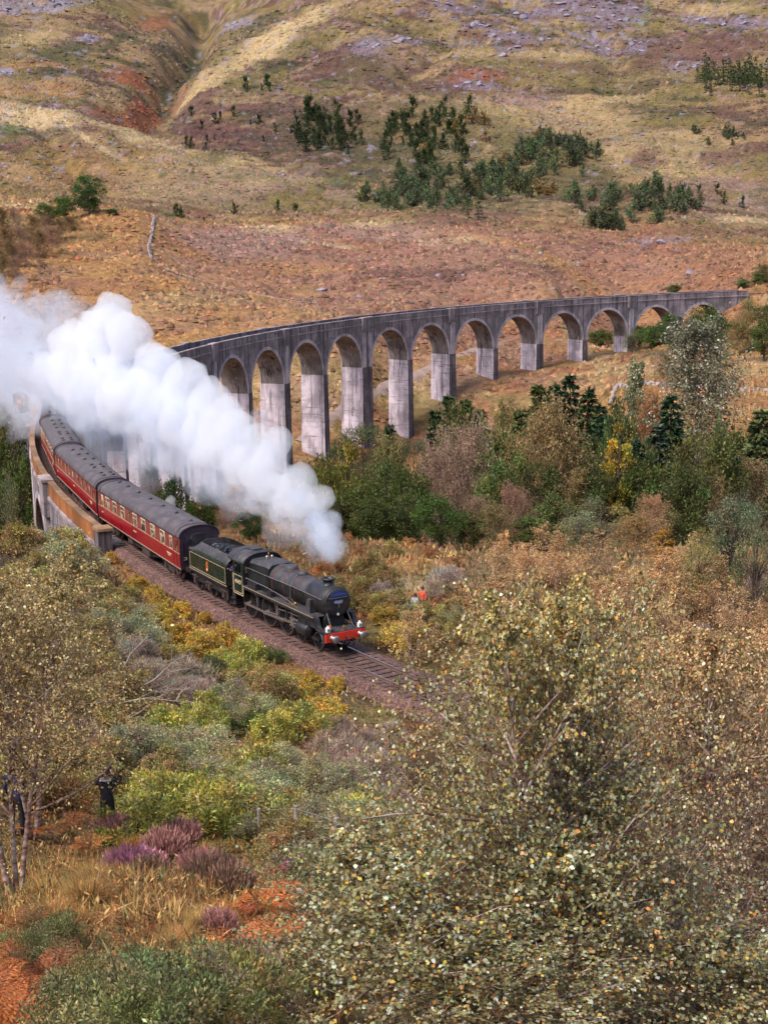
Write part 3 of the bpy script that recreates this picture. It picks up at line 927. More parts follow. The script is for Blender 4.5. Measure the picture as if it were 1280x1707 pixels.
def spoked_wheel(r, w, spokes, parent, loc, weight=False, ang=0.0, dark=True):
    """wheel whose axle lies along Y: tyre, spokes and hub"""
    wm = MB(); wm.smooth = True
    wm.lathe([(r * .90, -w / 2), (r, -w / 2), (r, w * .3), (r * 1.04, w * .32), (r * 1.04, w / 2), (r * .9, w / 2), (r * .90, -w / 2)], 32, 'Y', (0, 0, 0), False)
    wm.smooth = False
    wm.lathe([(r * .16, -w * .62), (r * .16, w * .5)], 14, 'Y')
    for k in range(spokes):
        a = 2 * math.pi * k / spokes + ang
        c = (math.cos(a) * r * .53, 0, math.sin(a) * r * .53)
        wm.box(c, (r * .80, w * .42, r * .075), rot=Matrix.Rotation(-a, 3, 'Y'))
    if weight:
        poly = [(math.cos(a) * q, math.sin(a) * q) for q, aa in ((r * .88, (2.6, 2.9, 3.2, 3.5, 3.8)), (r * .55, (3.7, 3.2, 2.7))) for a in aa]
        wm.prism(poly, -w * .3, w * .2)
    o = wm.build('wheel', [M_STEEL if not dark else M_BLACK], parent)
    o.location = loc
    tm = MB(); tm.smooth = True
    tm.lathe([(r * .93, -w * .56), (r * .985, -w * .56), (r * .985, -w * .5), (r * .93, -w * .5), (r * .93, -w * .56)], 32, 'Y', (0, 0, 0), False)
    tm.build('tyre', [M_STEEL], o)
    return o

# ---------------------------------------------------------------- locomotive
S_FRONT = 402.08
LX = 5.9                                   # origin of the engine sits this far behind the buffer beam
loco = vehicle('steam_locomotive', S_FRONT - LX, 'black steam locomotive with red buffer beam heading the train', 'locomotive')
def lb(): 
    b = MB(); b.M = Matrix.Translation((LX, 0, 0)); return b
def part(mb, name, mats, parent=None):
    return mb.build(name, mats if isinstance(mats, list) else [mats], parent or loco)
# buffer beam, buffers, coupling
b = lb(); b.box((-.06, 0, 1.05), (.12, 2.50, .46)); beam = part(b, 'buffer_beam', M_RED)
for y in (-.865, .865):
    b = lb(); b.smooth = True
    b.lathe([(.15, -.02), (.15, .06), (.105, .07), (.105, .28), (.08, .29), (.08, .42)], 18, 'X', (0, y, 1.06))
    b.lathe([(.08, .42), (.225, .44), (.225, .47), (.10, .50)], 22, 'X', (0, y, 1.06))
    part(b, 'buffer', M_STEEL, beam)
b = lb(); b.tube([(0, 0, 1.02), (.22, 0, 1.02), (.30, 0, .92), (.26, 0, .8)], .045, 8)
b.tube([(.10, .05, 1.0), (.16, .05, .70), (.12, 0, .56), (.16, -.05, .70), (.10, -.05, 1.0)], .03, 6); part(b, 'coupling_hook', M_BLACK, beam)
b = lb(); b.tube([(.02, .35, 1.0), (.15, .36, .95), (.2, .38, .7), (.12, .40, .5)], .04, 8); part(b, 'brake_hose', M_BLACK, beam)
# main frame and front platform
b = lb()
b.box((-5.7, -.62, .92), (11.2, .06, .75)); b.box((-5.7, .62, .92), (11.2, .06, .75))
b.box((-6, 0, .9), (10, .5, .5)); part(b, 'main_frame', M_BLACK)
b = lb()
b.box((-.62, 0, 1.30), (1.10, 2.46, .05)); b.box((-.5, 0, 1.15), (.8, 1.9, .25)); part(b, 'front_platform', M_SOOT)
for sg in (-1, 1):
    b = lb()
    prof = [(-.02, 1.28), (-.55, 1.30), (-.85, 1.36), (-1.02, 1.52), (-1.10, 1.78), (-1.22, 1.90), (-1.5, 1.93), (-1.5, 1.98), (-1.18, 1.95), (-1.04, 1.80), (-.96, 1.56), (-.80, 1.42), (-.55, 1.36), (-.02, 1.34)]
    b.prism(prof, *sorted((sg * 1.02, sg * 1.25)))
    part(b, 'front_drop', M_BLACK)
for sg in (-1, 1):
    b = lb(); b.prism([(-1.12, 1.93), (-1.02, 1.5), (-.85, 1.34), (-2.3, 1.34), (-2.3, 1.93)], *sorted((sg * 1.19, sg * 1.22)))
    part(b, 'front_valance', M_BLACK)
# running plate with lined edge
b = lb(); b.box((-5.65, 0, 1.945), (8.6, 2.54, .05)); rp = part(b, 'running_plate', M_SOOT)
for sg in (-1, 1):
    b = lb(); b.box((-5.65, sg * 1.275, 1.87), (8.6, .03, .20))
    part(b, 'valance', M_BLACK, rp)
for sg in (-1, 1):
    b = lb(); b.box((-5.65, sg * 1.294, 1.945), (8.6, .012, .02))
    part(b, 'edge_lining', M_LINE, rp)
# smokebox, door, saddle
BZ = 2.72
b = lb(); b.smooth = True
b.lathe([(.875, -3.05), (.875, -.98), (.84, -.94)], 40, 'X', (0, 0, BZ)); sb = part(b, 'smokebox', M_BLACK)
b = lb(); b.smooth = True
b.lathe([(.80, -.95), (.80, -.90), (.70, -.86), (.45, -.815), (.12, -.80), (0.01, -.80)], 40, 'X', (0, 0, BZ)); door = part(b, 'smokebox_door', M_BLACK, sb)
b = lb(); b.lathe([(.06, -.80), (.06, -.68), (.02, -.68)], 10, 'X', (0, 0, BZ)); b.box((-.70, 0, BZ - .12), (.03, .03, .26)); b.box((-.70, .10, BZ), (.03, .24, .03))
part(b, 'door_handle', M_STEEL, sb)
b = lb()
b.tube([(-.80, -.58, BZ + .30), (-.76, -.3, BZ + .30), (-.76, .3, BZ + .30), (-.80, .58, BZ + .30)], .02, 6); part(b, 'door_handrail', M_STEEL, sb)
for z in (-.28, .28):
    b = lb(); b.box((-.84, -.35, BZ + z * 1.0 - .02), (.04, .75, .06)); part(b, 'door_strap', M_BLACK, sb)
# blue headboard above the rail, number plate below
b = lb(); b.prism([(.52 * -1, 3.10), (.52, 3.10), (.50, 3.26), (.36, 3.36), (0, 3.42), (-.36, 3.36), (-.50, 3.26)], -.72, -.68, 'YZ'); hb = part(b, 'headboard', M_BLUEP, sb)
b = lb(); b.prism([(-.44, 3.15), (.44, 3.15), (.42, 3.24), (0, 3.34), (-.42, 3.24)], -.679, -.674, 'YZ')
part(b, 'headboard_panel', mat_simple('headboard_blue', (.035, .065, .24), .4, 0, .5, .3, 14), sb)
b = lb(); b.box((-.765, 0, 2.79), (.03, .62, .20)); part(b, 'number_plate', M_BLUEP, sb)
MX = Matrix.Translation((LX - .742, 0, 2.785)) @ Matrix.Rotation(math.pi / 2, 4, 'Z') @ Matrix.Rotation(math.pi / 2, 4, 'X')
text_mesh('plate_number', '45407', .21, M_PALEBLUE, sb, MX)
b = lb(); b.lathe([(.075, 0), (.075, .012)], 14, 'X', (-.83, 0, 2.08)); part(b, 'shed_plate', M_WHITE, sb)
b = lb(); b.prism([(-.62, 1.2), (.62, 1.2), (.62, 1.75), (.45, 2.05), (-.45, 2.05), (-.62, 1.75)], -2.9, -1.25, 'YZ'); part(b, 'smokebox_saddle', M_BLACK)
# diagonal stays from smokebox to platform
for sg in (-1, 1):
    b = lb(); b.tube([(-1.02, sg * .62, 2.25), (-.30, sg * .70, 1.34)], .045, 8); part(b, 'front_stay', M_SOOT)
# chimney
b = lb(); b.smooth = True
b.lathe([(.44, 3.46), (.36, 3.54), (.30, 3.62), (.285, 3.74), (.30, 3.80), (.385, 3.83), (.40, 3.88), (.385, 3.92), (.32, 3.93), (.27, 3.90), (.26, 3.6)], 28, 'Z', (-1.85, 0, 0), False); part(b, 'chimney', M_BLACK)
# boiler barrel, tapered, sooty on top
def barrel(b, stations, nseg=40, split=.35):
    vs = []
    for x, r, zc in stations:
        for k in range(nseg):
            a = 2 * math.pi * k / nseg
            vs.append((x, r * math.sin(a), zc + r * math.cos(a)))
    for i in range(len(stations) - 1):
        for k in range(nseg):
            a = 2 * math.pi * (k + .5) / nseg
            b.mi = 0 if math.cos(a) > split else 1
            o = [i * nseg + k, i * nseg + (k + 1) % nseg, (i + 1) * nseg + (k + 1) % nseg, (i + 1) * nseg + k]
            b.f.append([q + len(b.v) for q in o]); b.m.append(b.mi); b.sm.append(True)
    b.v.extend([tuple(b.M @ Vector(p)) for p in vs])
b = lb(); barrel(b, [(-3.04, .80, BZ), (-4.6, .84, BZ), (-6.9, .93, BZ - .01), (-7.35, .95, BZ - .02)])
boiler = part(b, 'boiler', [M_SOOT, M_BOILER])
for x, r in ((-3.10, .806), (-4.3, .838), (-5.6, .885), (-6.85, .935)):
    b = lb(); b.smooth = True
    b.lathe([(r, x - .035), (r + .012, x - .03), (r + .012, x + .03), (r, x + .035)], 40, 'X', (0, 0, BZ), False); part(b, 'boiler_band', M_REDLINE, boiler)
# Belpaire firebox
def fb(x, w, top, k=.26):
    pts = [(-w * .86, 1.5), (-w, 2.3), (-w * .985, top - .55), (-w * .93, top - .22), (-w * .74, top - .05), (-w * .4, top), (w * .4, top), (w * .74, top - .05), (w * .93, top - .22), (w * .985, top - .55), (w, 2.3), (w * .86, 1.5)]
    return [(x, p[0], p[1]) for p in pts]
b = lb(); n = 12
vs = fb(-7.28, .955, 3.66) + fb(-7.6, .985, 3.70) + fb(-9.92, .93, 3.56)
for i in range(2):
    for k in range(n - 1):
        b.f.append([i * n + k, i * n + k + 1, (i + 1) * n + k + 1, (i + 1) * n + k]); b.m.append(0 if 3 <= k <= 7 else 1); b.sm.append(False)
b.f.append(list(range(n))); b.m.append(1); b.sm.append(False)
b.v = [tuple(b.M @ Vector(p)) for p in vs]; part(b, 'firebox', [M_SOOT, M_BOILER])
# dome, top feed, safety valves, whistle
b = lb(); b.smooth = True
b.lathe([(.52, 3.42), (.44, 3.56), (.42, 3.68), (.38, 3.77), (.25, 3.83), (.01, 3.85)], 26, 'Z', (-6.15, 0, 0)); part(b, 'steam_dome', M_SOOT)
b = lb(); b.smooth = True
b.lathe([(.34, 3.44), (.30, 3.62), (.24, 3.72), (.01, 3.75)], 20, 'Z', (-4.75, 0, 0)); part(b, 'top_feed', M_SOOT)
for sg in (-1, 1):
    b = lb(); b.tube([(-4.75, sg * .18, 3.60), (-4.72, sg * .52, 3.40), (-4.68, sg * .84, 2.95), (-4.66, sg * .92, 2.3), (-4.66, sg * .85, 1.98)], .045, 8); part(b, 'feed_pipe', M_SOOT)
for y in (-.17, .17):
    b = lb(); b.lathe([(.07, 3.62), (.07, 3.76), (.095, 3.78), (.05, 3.86)], 12, 'Z', (-8.9, y, 0)); part(b, 'safety_valve', M_STEEL)
b = lb(); b.lathe([(.035, 3.55), (.035, 3.75), (.05, 3.78), (.02, 3.86)], 10, 'Z', (-9.6, .3, 0)); part(b, 'whistle', M_BRASS)
# handrails and mud hole doors
for sg in (-1, 1):
    b = lb(); b.tube([(-1.0, sg * .92, 2.98), (-4.5, sg * .90, 3.02), (-7.3, sg * 1.03, 3.05), (-9.9, sg * 1.02, 3.05)], .018, 6); part(b, 'boiler_handrail', M_STEEL)
    for x in (-1.6, -3.0, -4.6, -6.2, -7.6, -9.0):
        b = lb(); r = .88 + max(0, (-x - 3)) * .02; b.box((x, sg * (r - .01), 3.0), (.04, .16, .04)); part(b, 'handrail_knob', M_STEEL)
# outside steam pipes
for sg in (-1, 1):
    b = lb(); b.prism([(-2.05, 2.75), (-2.45, 2.75), (-2.75, 1.95), (-2.15, 1.95)], *sorted((sg * .62, sg * 1.05))); part(b, 'steam_pipe', M_SOOT)
# fittings on the running plate
for sg in (-1, 1):
    b = lb(); b.box((-8.9, sg * 1.06, 2.14), (1.05, .38, .34)); b.box((-8.9, sg * 1.06, 2.33), (1.09, .42, .05)); part(b, 'sandbox', M_BLACK)
    b = lb(); b.box((-6.75, sg * 1.05, 2.09), (.55, .30, .24)); b.box((-6.75, sg * 1.05, 2.23), (.40, .22, .08)); part(b, 'lubricator', M_BLACK)
    b = lb(); b.prism([(-4.95, 1.97), (-3.95, 1.97), (-3.98, 2.16), (-4.2, 2.32), (-4.45, 2.36), (-4.7, 2.32), (-4.92, 2.16)], *sorted((sg * 1.00, sg * 1.05))); part(b, 'splasher', M_BLACK)
    b = lb(); b.prism([(-5.0, 1.972), (-3.9, 1.972), (-3.93, 2.18), (-4.17, 2.35), (-4.45, 2.395), (-4.73, 2.35), (-4.97, 2.18), (-4.92, 2.16), (-4.7, 2.32), (-4.45, 2.36), (-4.2, 2.32), (-3.98, 2.16)], *sorted((sg * 1.055, sg * 1.07))); part(b, 'splasher_beading', M_BRASS)
    b = lb(); b.tube([(-9.8, sg * 1.16, 2.45), (-7.2, sg * 1.1, 2.40), (-5.0, sg * 1.12, 2.28), (-3.4, sg * 1.12, 2.02)], .022, 6); part(b, 'reversing_rod', M_STEEL)
    b = lb(); b.lathe([(.05, 2.0), (.05, 2.2), (.07, 2.22), (.03, 2.3)], 10, 'Z', (-3.7, sg * 1.1, 0)); part(b, 'oil_pot', M_BRASS)
# cylinders and motion
for sg in (-1, 1):
    b = lb(); b.smooth = True
    b.lathe([(.01, -3.30), (.36, -3.28), (.40, -3.22), (.40, -2.20), (.36, -2.12), (.12, -2.10), (.01, -2.06)], 26, 'X', (0, sg * 1.02, .98))
    b.lathe([(.01, -3.25), (.24, -3.22), (.24, -2.25), (.20, -2.18), (.01, -2.15)], 22, 'X', (0, sg * .98, 1.52))
    b.smooth = False
    b.box((-2.72, sg * .98, 1.32), (.9, .56, .75)); cyl = part(b, 'cylinder', M_BLACK)
    # driving wheels: spokes face outwards
    th = R_(205)
    cr_ = .33
    dx = [-5.26, -7.39, -9.83]
    for i, x in enumerate(dx):
        spoked_wheel(.914, .14, 18, loco, (x + LX, sg * .80, .914), True, .1 * i)
        bb = MB(); bb.M = Matrix.Translation((LX, 0, 0))
        bb.lathe([(.10, -.02), (.10, .10)], 12, 'Y', (x + cr_ * math.cos(th), sg * .93 - .04, .914 + cr_ * math.sin(th))); bb.box((x + .5 * cr_ * math.cos(th), sg * .90, .914 + .5 * cr_ * math.sin(th)), (.50, .06, .18), rot=Matrix.Rotation(-th, 3, 'Y')); bb.build('crank', [M_STEEL], loco)
    px_, pz_ = cr_ * math.cos(th), cr_ * math.sin(th) + .914
    b = lb(); b.box(((dx[0] + dx[2]) / 2 + px_, sg * 1.0, pz_), (dx[0] - dx[2] + .3, .05, .13)); part(b, 'coupling_rod', M_STEEL)
    b = lb()
    p0 = Vector((-4.2, sg * 1.07, .98)); p1 = Vector((dx[1] + px_, sg * 1.07, pz_))
    d = p1 - p0; an = math.atan2(d.z, d.x)
    b.box((p0 + p1) / 2, (d.length + .2, .05, .14), rot=Matrix.Rotation(-an, 3, 'Y')); part(b, 'connecting_rod', M_STEEL)
    b = lb(); b.box((-3.85, sg * 1.02, 1.20), (1.35, .12, .07)); b.box((-3.85, sg * 1.02, .78), (1.35, .12, .07)); b.box((-4.2, sg * 1.02, .98), (.35, .16, .40)); b.tube([(-3.2, sg * 1.02, .98), (-4.3, sg * 1.02, .98)], .045, 8); part(b, 'slide_bars', M_STEEL)
    b = lb(); b.tube([(-3.2, sg * 1.05, 1.50), (-4.4, sg * 1.05, 1.50), (-5.9, sg * 1.05, 1.40)], .035, 8); b.box((-5.95, sg * 1.08, 1.35), (.12, .06, .70)); b.tube([(-5.95, sg * 1.1, 1.05), (-7.4, sg * 1.12, .95)], .035, 8); b.box((-4.25, sg * 1.08, 1.15), (.08, .05, .75)); b.tube([(-4.25, sg * 1.10, .80), (-4.25, sg * 1.10, .62), (-3.9, sg * 1.1, .80)], .025, 6); part(b, 'valve_gear', M_STEEL)
    b = lb(); b.box((-4.75, sg * .96, 1.45), (.14, .40, .80)); part(b, 'motion_bracket', M_BLACK)
    # bogie wheels, steps, lamp, brakes
    for x in (-1.55, -3.53):
        spoked_wheel(.505, .13, 10, loco, (x + LX, sg * .80, .505), False, .2)
    b = lb(); b.box((-2.54, sg * .95, .62), (2.5, .05, .18)); b.box((-2.54, sg * .95, .75), (.5, .10, .20)); part(b, 'bogie_frame', M_BLACK)
    b = lb(); b.box((-.35, sg * 1.14, 1.02), (.35, .03, .55)); b.box((-.35, sg * 1.2, .74), (.36, .22, .03)); part(b, 'front_step', M_BLACK)
    b = lb(); b.box((-.22, sg * 1.0, 1.47), (.20, .20, .24)); b.lathe([(.10, 1.59), (.05, 1.66), (.05, 1.70)], 10, 'Z', (-.22, sg * 1.0, 0)); lamp = part(b, 'head_lamp', M_WHITE)
    b = lb(); b.lathe([(.075, 0), (.075, .03)], 14, 'X', (-.12, sg * 1.0, 1.47)); part(b, 'lamp_lens', M_STEEL, lamp)
    for x in (-6.3, -8.6):
        b = lb(); b.box((x, sg * .8, .62), (.10, .12, .7)); part(b, 'brake_hanger', M_BLACK)
b = lb(); b.box((-.22, 0, 1.43), (.14, .14, .2)); b.lathe([(.06, 1.53), (.03, 1.60)], 8, 'Z', (-.22, 0, 0)); part(b, 'centre_lamp_bracket', M_BRASS)
b = lb(); b.box((-.22, -.86, 1.62), (.05, .12, .20)); part(b, 'lamp_disc', M_ORANGE)
# cab
CABX0, CABX1 = -9.9, -11.85
for sg in (-1, 1):
    b = lb()
    y0, y1 = sorted((sg * 1.24, sg * 1.28))
    # side sheet with window opening, made of four plates
    b.box(((CABX0 - 11.30) / 2, (y0 + y1) / 2, 1.94), (1.40, .04, 1.32))
    b.box((-10.05, (y0 + y1) / 2, 2.90), (.30, .04, .60)); b.box((-11.16, (y0 + y1) / 2, 2.90), (.28, .04, .60)); b.box((-10.62, (y0 + y1) / 2, 2.90), (.06, .04, .60))
    b.box((-10.6, (y0 + y1) / 2, 3.27), (1.40, .04, .14)); side = part(b, 'cab_side', M_GREEN)
    b = lb()
    ye = sg * 1.292
    for (xa, xb, za, zb) in ((-10.05, -11.15, 1.42, 1.442), (-10.05, -11.15, 2.458, 2.48), (-10.04, -10.06, 1.42, 2.48), (-11.14, -11.16, 1.42, 2.48)):
        b.box(((xa + xb) / 2, ye, (za + zb) / 2), (abs(xb - xa), .014, zb - za))
    part(b, 'cab_lining', M_LINE, side)
    b = lb()
    for z in (1.32,):
        b.prism([(-9.95, 1.30), (-11.2, 1.30), (-11.25, 1.34), (-9.95, 1.34)], *sorted((sg * 1.285, sg * 1.299)))
    b.prism([(-9.92, 1.30), (-9.96, 1.30), (-9.96, 2.0), (-9.92, 2.0)], *sorted((sg * 1.285, sg * 1.299)))
    b.prism([(-11.22, 1.30), (-11.26, 1.30), (-11.26, 2.55), (-11.22, 2.55)], *sorted((sg * 1.285, sg * 1.299)))
    part(b, 'cab_edge_lining', M_LINE, side)
    rz = 0 if sg < 0 else math.pi
    MX = Matrix.Translation((LX - 10.6, sg * 1.290, 2.06)) @ Matrix.Rotation(rz, 4, 'Z') @ Matrix.Rotation(math.pi / 2, 4, 'X')
    text_mesh('cab_number', '45407', .34, M_LINE, side, MX)
    b = lb(); b.box((-11.45, sg * 1.15, .95), (.4, .04, .9)); b.box((-11.45, sg * 1.2, .52), (.42, .24, .03)); b.box((-11.45, sg * 1.2, .88), (.42, .24, .03)); part(b, 'cab_step', M_BLACK)
    b = lb(); b.tube([(-11.38, sg * 1.27, 1.4), (-11.38, sg * 1.27, 2.9)], .02, 6); part(b, 'cab_handrail', M_STEEL)
b = lb(); b.box((-9.93, 0, 2.5), (.05, 2.5, 1.75)); part(b, 'cab_front', M_BLACK)
for y in (-.95, .95):
    b = lb(); b.box((-9.895, y, 2.95), (.03, .34, .48)); part(b, 'spectacle_window', M_PANE)
b = lb(); b.smooth = True
vs = []; na = 14
for x in (-9.80, -11.95):
    for k in range(na + 1):
        a = math.pi * (k / na - .5)
        vs.append((x, 1.30 * math.sin(a), 3.32 + .58 * math.cos(a)))
for x in (-9.80, -11.95):
    for k in range(na + 1):
        a = math.pi * (k / na - .5)
        vs.append((x, 1.26 * math.sin(a), 3.28 + .57 * math.cos(a)))
m = na + 1
fs = [(k, k + 1, m + k + 1, m + k) for k in range(na)] + [(2 * m + k, 3 * m + k, 3 * m + k + 1, 2 * m + k + 1) for k in range(na)]
fs += [(k, 2 * m + k, 2 * m + k + 1, k + 1) for k in range(na)] + [(m + k, m + k + 1, 3 * m + k + 1, 3 * m + k) for k in range(na)]
b.add(vs, fs); roof = part(b, 'cab_roof', M_SOOT)
for x in (-10.3, -11.3):
    b = lb(); b.tube([(x, 1.31 * math.sin(R_(q)), 3.33 + .585 * math.cos(R_(q))) for q in range(-88, 89, 11)], .016, 5)
    part(b, 'roof_rib', M_SOOT, roof)
b = lb(); b.box((-10.8, 0, 3.94), (.8, .7, .07)); part(b, 'roof_ventilator', M_SOOT, roof)
b = lb(); b.prism([(-1.22, 3.25), (1.22, 3.25), (.9, 3.66), (.45, 3.83), (-.45, 3.83), (-.9, 3.66)], -9.95, -9.91, 'YZ'); part(b, 'cab_front_top', M_BLACK)
b = lb(); b.box((-10.9, 0, 1.4), (1.9, 2.4, .06)); b.box((-10.15, 0, 2.2), (.35, 1.5, 1.5)); part(b, 'cab_floor_and_backhead', M_CABDARK)

# ---------------------------------------------------------------- tender
TX = 15.35
tender = vehicle('locomotive_tender', S_FRONT - TX, 'dark green coal tender with cream lining coupled behind the engine', 'tender')
def tb():
    b = MB(); b.M = Matrix.Translation((TX, 0, 0)); return b
def tpart(mb, name, mats, parent=None):
    return mb.build(name, mats if isinstance(mats, list) else [mats], parent or tender)
F0, F1 = -12.25, -18.3
for sg in (-1, 1):
    b = tb(); b.smooth = False
    # side sheet: straight to 2.62 m, curving inwards above, lower shoulder at the rear
    secs = [(-12.25, 3.02), (-12.6, 3.30), (-16.9, 3.30), (-17.35, 3.05), (-17.7, 2.80), (-18.3, 2.78)]
    vs = []
    for x, top in secs:
        hts = [1.40, 2.55, 2.55 + (top - 2.55) * .35, 2.55 + (top - 2.55) * .7, top]
        ins = [0, 0, .05, .16, .32] if top > 2.9 else [0, 0, .01, .02, .04]
        for h_, q in zip(hts, ins):
            vs.append((x, sg * (1.31 - q), h_))
    n = 5
    for i in range(len(secs) - 1):
        for k in range(n - 1):
            b.f.append([i * n + k, i * n + k + 1, (i + 1) * n + k + 1, (i + 1) * n + k]); b.m.append(0 if k < 2 else 1); b.sm.append(k >= 1)
    b.v = [tuple(b.M @ Vector(p)) for p in vs]
    ts = tpart(b, 'tender_side', [M_GREEN, M_SOOT])
    b = tb(); ye = sg * 1.318
    for (xa, xb, za, zb) in ((-12.45, -18.1, 1.53, 1.55), (-12.45, -12.47, 1.53, 2.50), (-18.08, -18.1, 1.53, 2.50), (-12.45, -18.1, 2.482, 2.50)):
        b.box(((xa + xb) / 2, ye, (za + zb) / 2), (abs(xb - xa), .014, zb - za))
    b.box((-15.27, ye, 1.41), (6.05, .016, .018))
    tpart(b, 'tender_lining', M_LINE, ts)
    # emblem: a rampant beast above a wheel, as flat transfers
    yb = sorted((sg * 1.316, sg * 1.326))
    b = tb(); b.prism([(-15.36, 1.74), (-15.20, 1.74), (-15.14, 1.86), (-15.20, 1.98), (-15.36, 1.98), (-15.42, 1.86)], *yb); em = tpart(b, 'emblem_wheel', M_ORANGE, ts)
    b = tb(); b.prism([(-15.42, 2.00), (-15.16, 2.00), (-15.14, 2.18), (-15.18, 2.30), (-15.25, 2.37), (-15.33, 2.36), (-15.39, 2.28), (-15.43, 2.16)], *yb); tpart(b, 'emblem_lion', M_ORANGE, ts)
    b = tb(); b.prism([(-15.33, 1.80), (-15.24, 1.80), (-15.22, 1.92), (-15.35, 1.92)], *sorted((sg * 1.326, sg * 1.332))); tpart(b, 'emblem_field', M_WHITE, ts)
    b = tb(); b.prism([(-15.34, 2.06), (-15.24, 2.06), (-15.23, 2.24), (-15.30, 2.27)], *sorted((sg * 1.326, sg * 1.332))); tpart(b, 'emblem_shade', M_REDLINE, ts)
    b = tb(); b.box((-15.3, sg * 1.05, .95), (5.9, .06, .55)); b.box((-15.3, sg * 1.18, 1.30), (6.0, .22, .12)); tpart(b, 'tender_frame', M_BLACK)
    for x in (-13.18, -15.46, -17.75):
        spoked_wheel(.648, .13, 12, tender, (x + TX, sg * .80, .648), False, .1)
        b = tb(); b.box((x, sg * 1.12, .65), (.30, .14, .34)); b.box((x, sg * 1.13, .92), (1.0, .09, .07)); b.box((x, sg * 1.13, .99), (.66, .09, .07)); tpart(b, 'axlebox', M_UNDER)
    b = tb(); b.box((-12.45, sg * 1.2, .8), (.35, .04, .9)); b.box((-12.45, sg * 1.22, .52), (.38, .22, .03)); tpart(b, 'tender_step', M_BLACK)
b = tb(); b.box((-18.28, 0, 2.05), (.05, 2.58, 1.45)); tpart(b, 'tender_back', M_BLACK)
b = tb(); b.box((-15.3, 0, 1.45), (6.0, 2.56, .10)); b.box((-17.6, 0, 2.70), (1.35, 2.5, .06)); tpart(b, 'tank_top', M_SOOT)
b = tb(); b.prism([(-1.05, 1.6), (1.05, 1.6), (1.02, 3.25), (.6, 3.42), (-.6, 3.42), (-1.02, 3.25)], -16.98, -16.92, 'YZ'); tpart(b, 'coal_bulkhead', M_SOOT)
b = tb(); b.box((-12.3, 0, 2.1), (.06, 2.5, 1.35)); tpart(b, 'tender_front', M_CABDARK)
b = tb(); b.lathe([(.24, 2.70), (.24, 2.92), (.20, 2.96)], 18, 'Z', (-17.65, 0, 0)); tpart(b, 'water_filler', M_BLACK)
b = tb(); b.box((-18.4, 0, 1.05), (.12, 2.4, .42)); tpart(b, 'rear_beam', M_BLACK)
random.seed(5)
b = tb()
for i in range(420):
    x = random.uniform(-16.85, -12.6); y = random.uniform(-.98, .98)
    z = 2.62 + .55 * (1 - abs(y) ** 2 * .8) * (.55 + .45 * math.sin((x + 17) * .7)) + random.uniform(-.05, .08)
    r = random.uniform(.07, .17)
    q = Matrix.Rotation(random.random() * 6, 3, 'X') @ Matrix.Rotation(random.random() * 6, 3, 'Z')
    b.box((x, y, z), (r * 1.5, r * 1.2, r), rot=q, taper=.7)
b.box((-14.75, 0, 2.2), (4.3, 2.0, .9)); cl = tpart(b, 'coal_heap', M_COAL); cl['kind'] = 'stuff'

# ---------------------------------------------------------------- coaches
def bogie(parent, x):
    for sg in (-1, 1):
        b = MB(); b.box((x, sg * 1.0, .62), (3.5, .10, .20)); b.box((x, sg * 1.02, .48), (1.2, .16, .30)); b.box((x - 1.3, sg * 1.03, .52), (.34, .16, .34)); b.box((x + 1.3, sg * 1.03, .52), (.34, .16, .34)); b.box((x, sg * 1.06, .85), (2.2, .06, .12))
        b.build('bogie_frame', [M_UNDER], parent)
        for dx in (-1.3, 1.3):
            w = MB(); w.smooth = True; w.lathe([(.30, -.06), (.457, -.06), (.457, .05), (.48, .06), (.3, .06)], 22, 'Y', (0, 0, 0)); o = w.build('wheel', [M_UNDER], parent); o.location = (x + dx, sg * .80, .457)

def body_section(t=1.0):
    """half outline of the side from sole bar up to the cantrail"""
    return [(1.30, 1.02), (1.345, 1.30), (1.372, 1.70), (1.375, 2.05), (1.372, 2.10), (1.355, 2.70), (1.325, 3.08)]

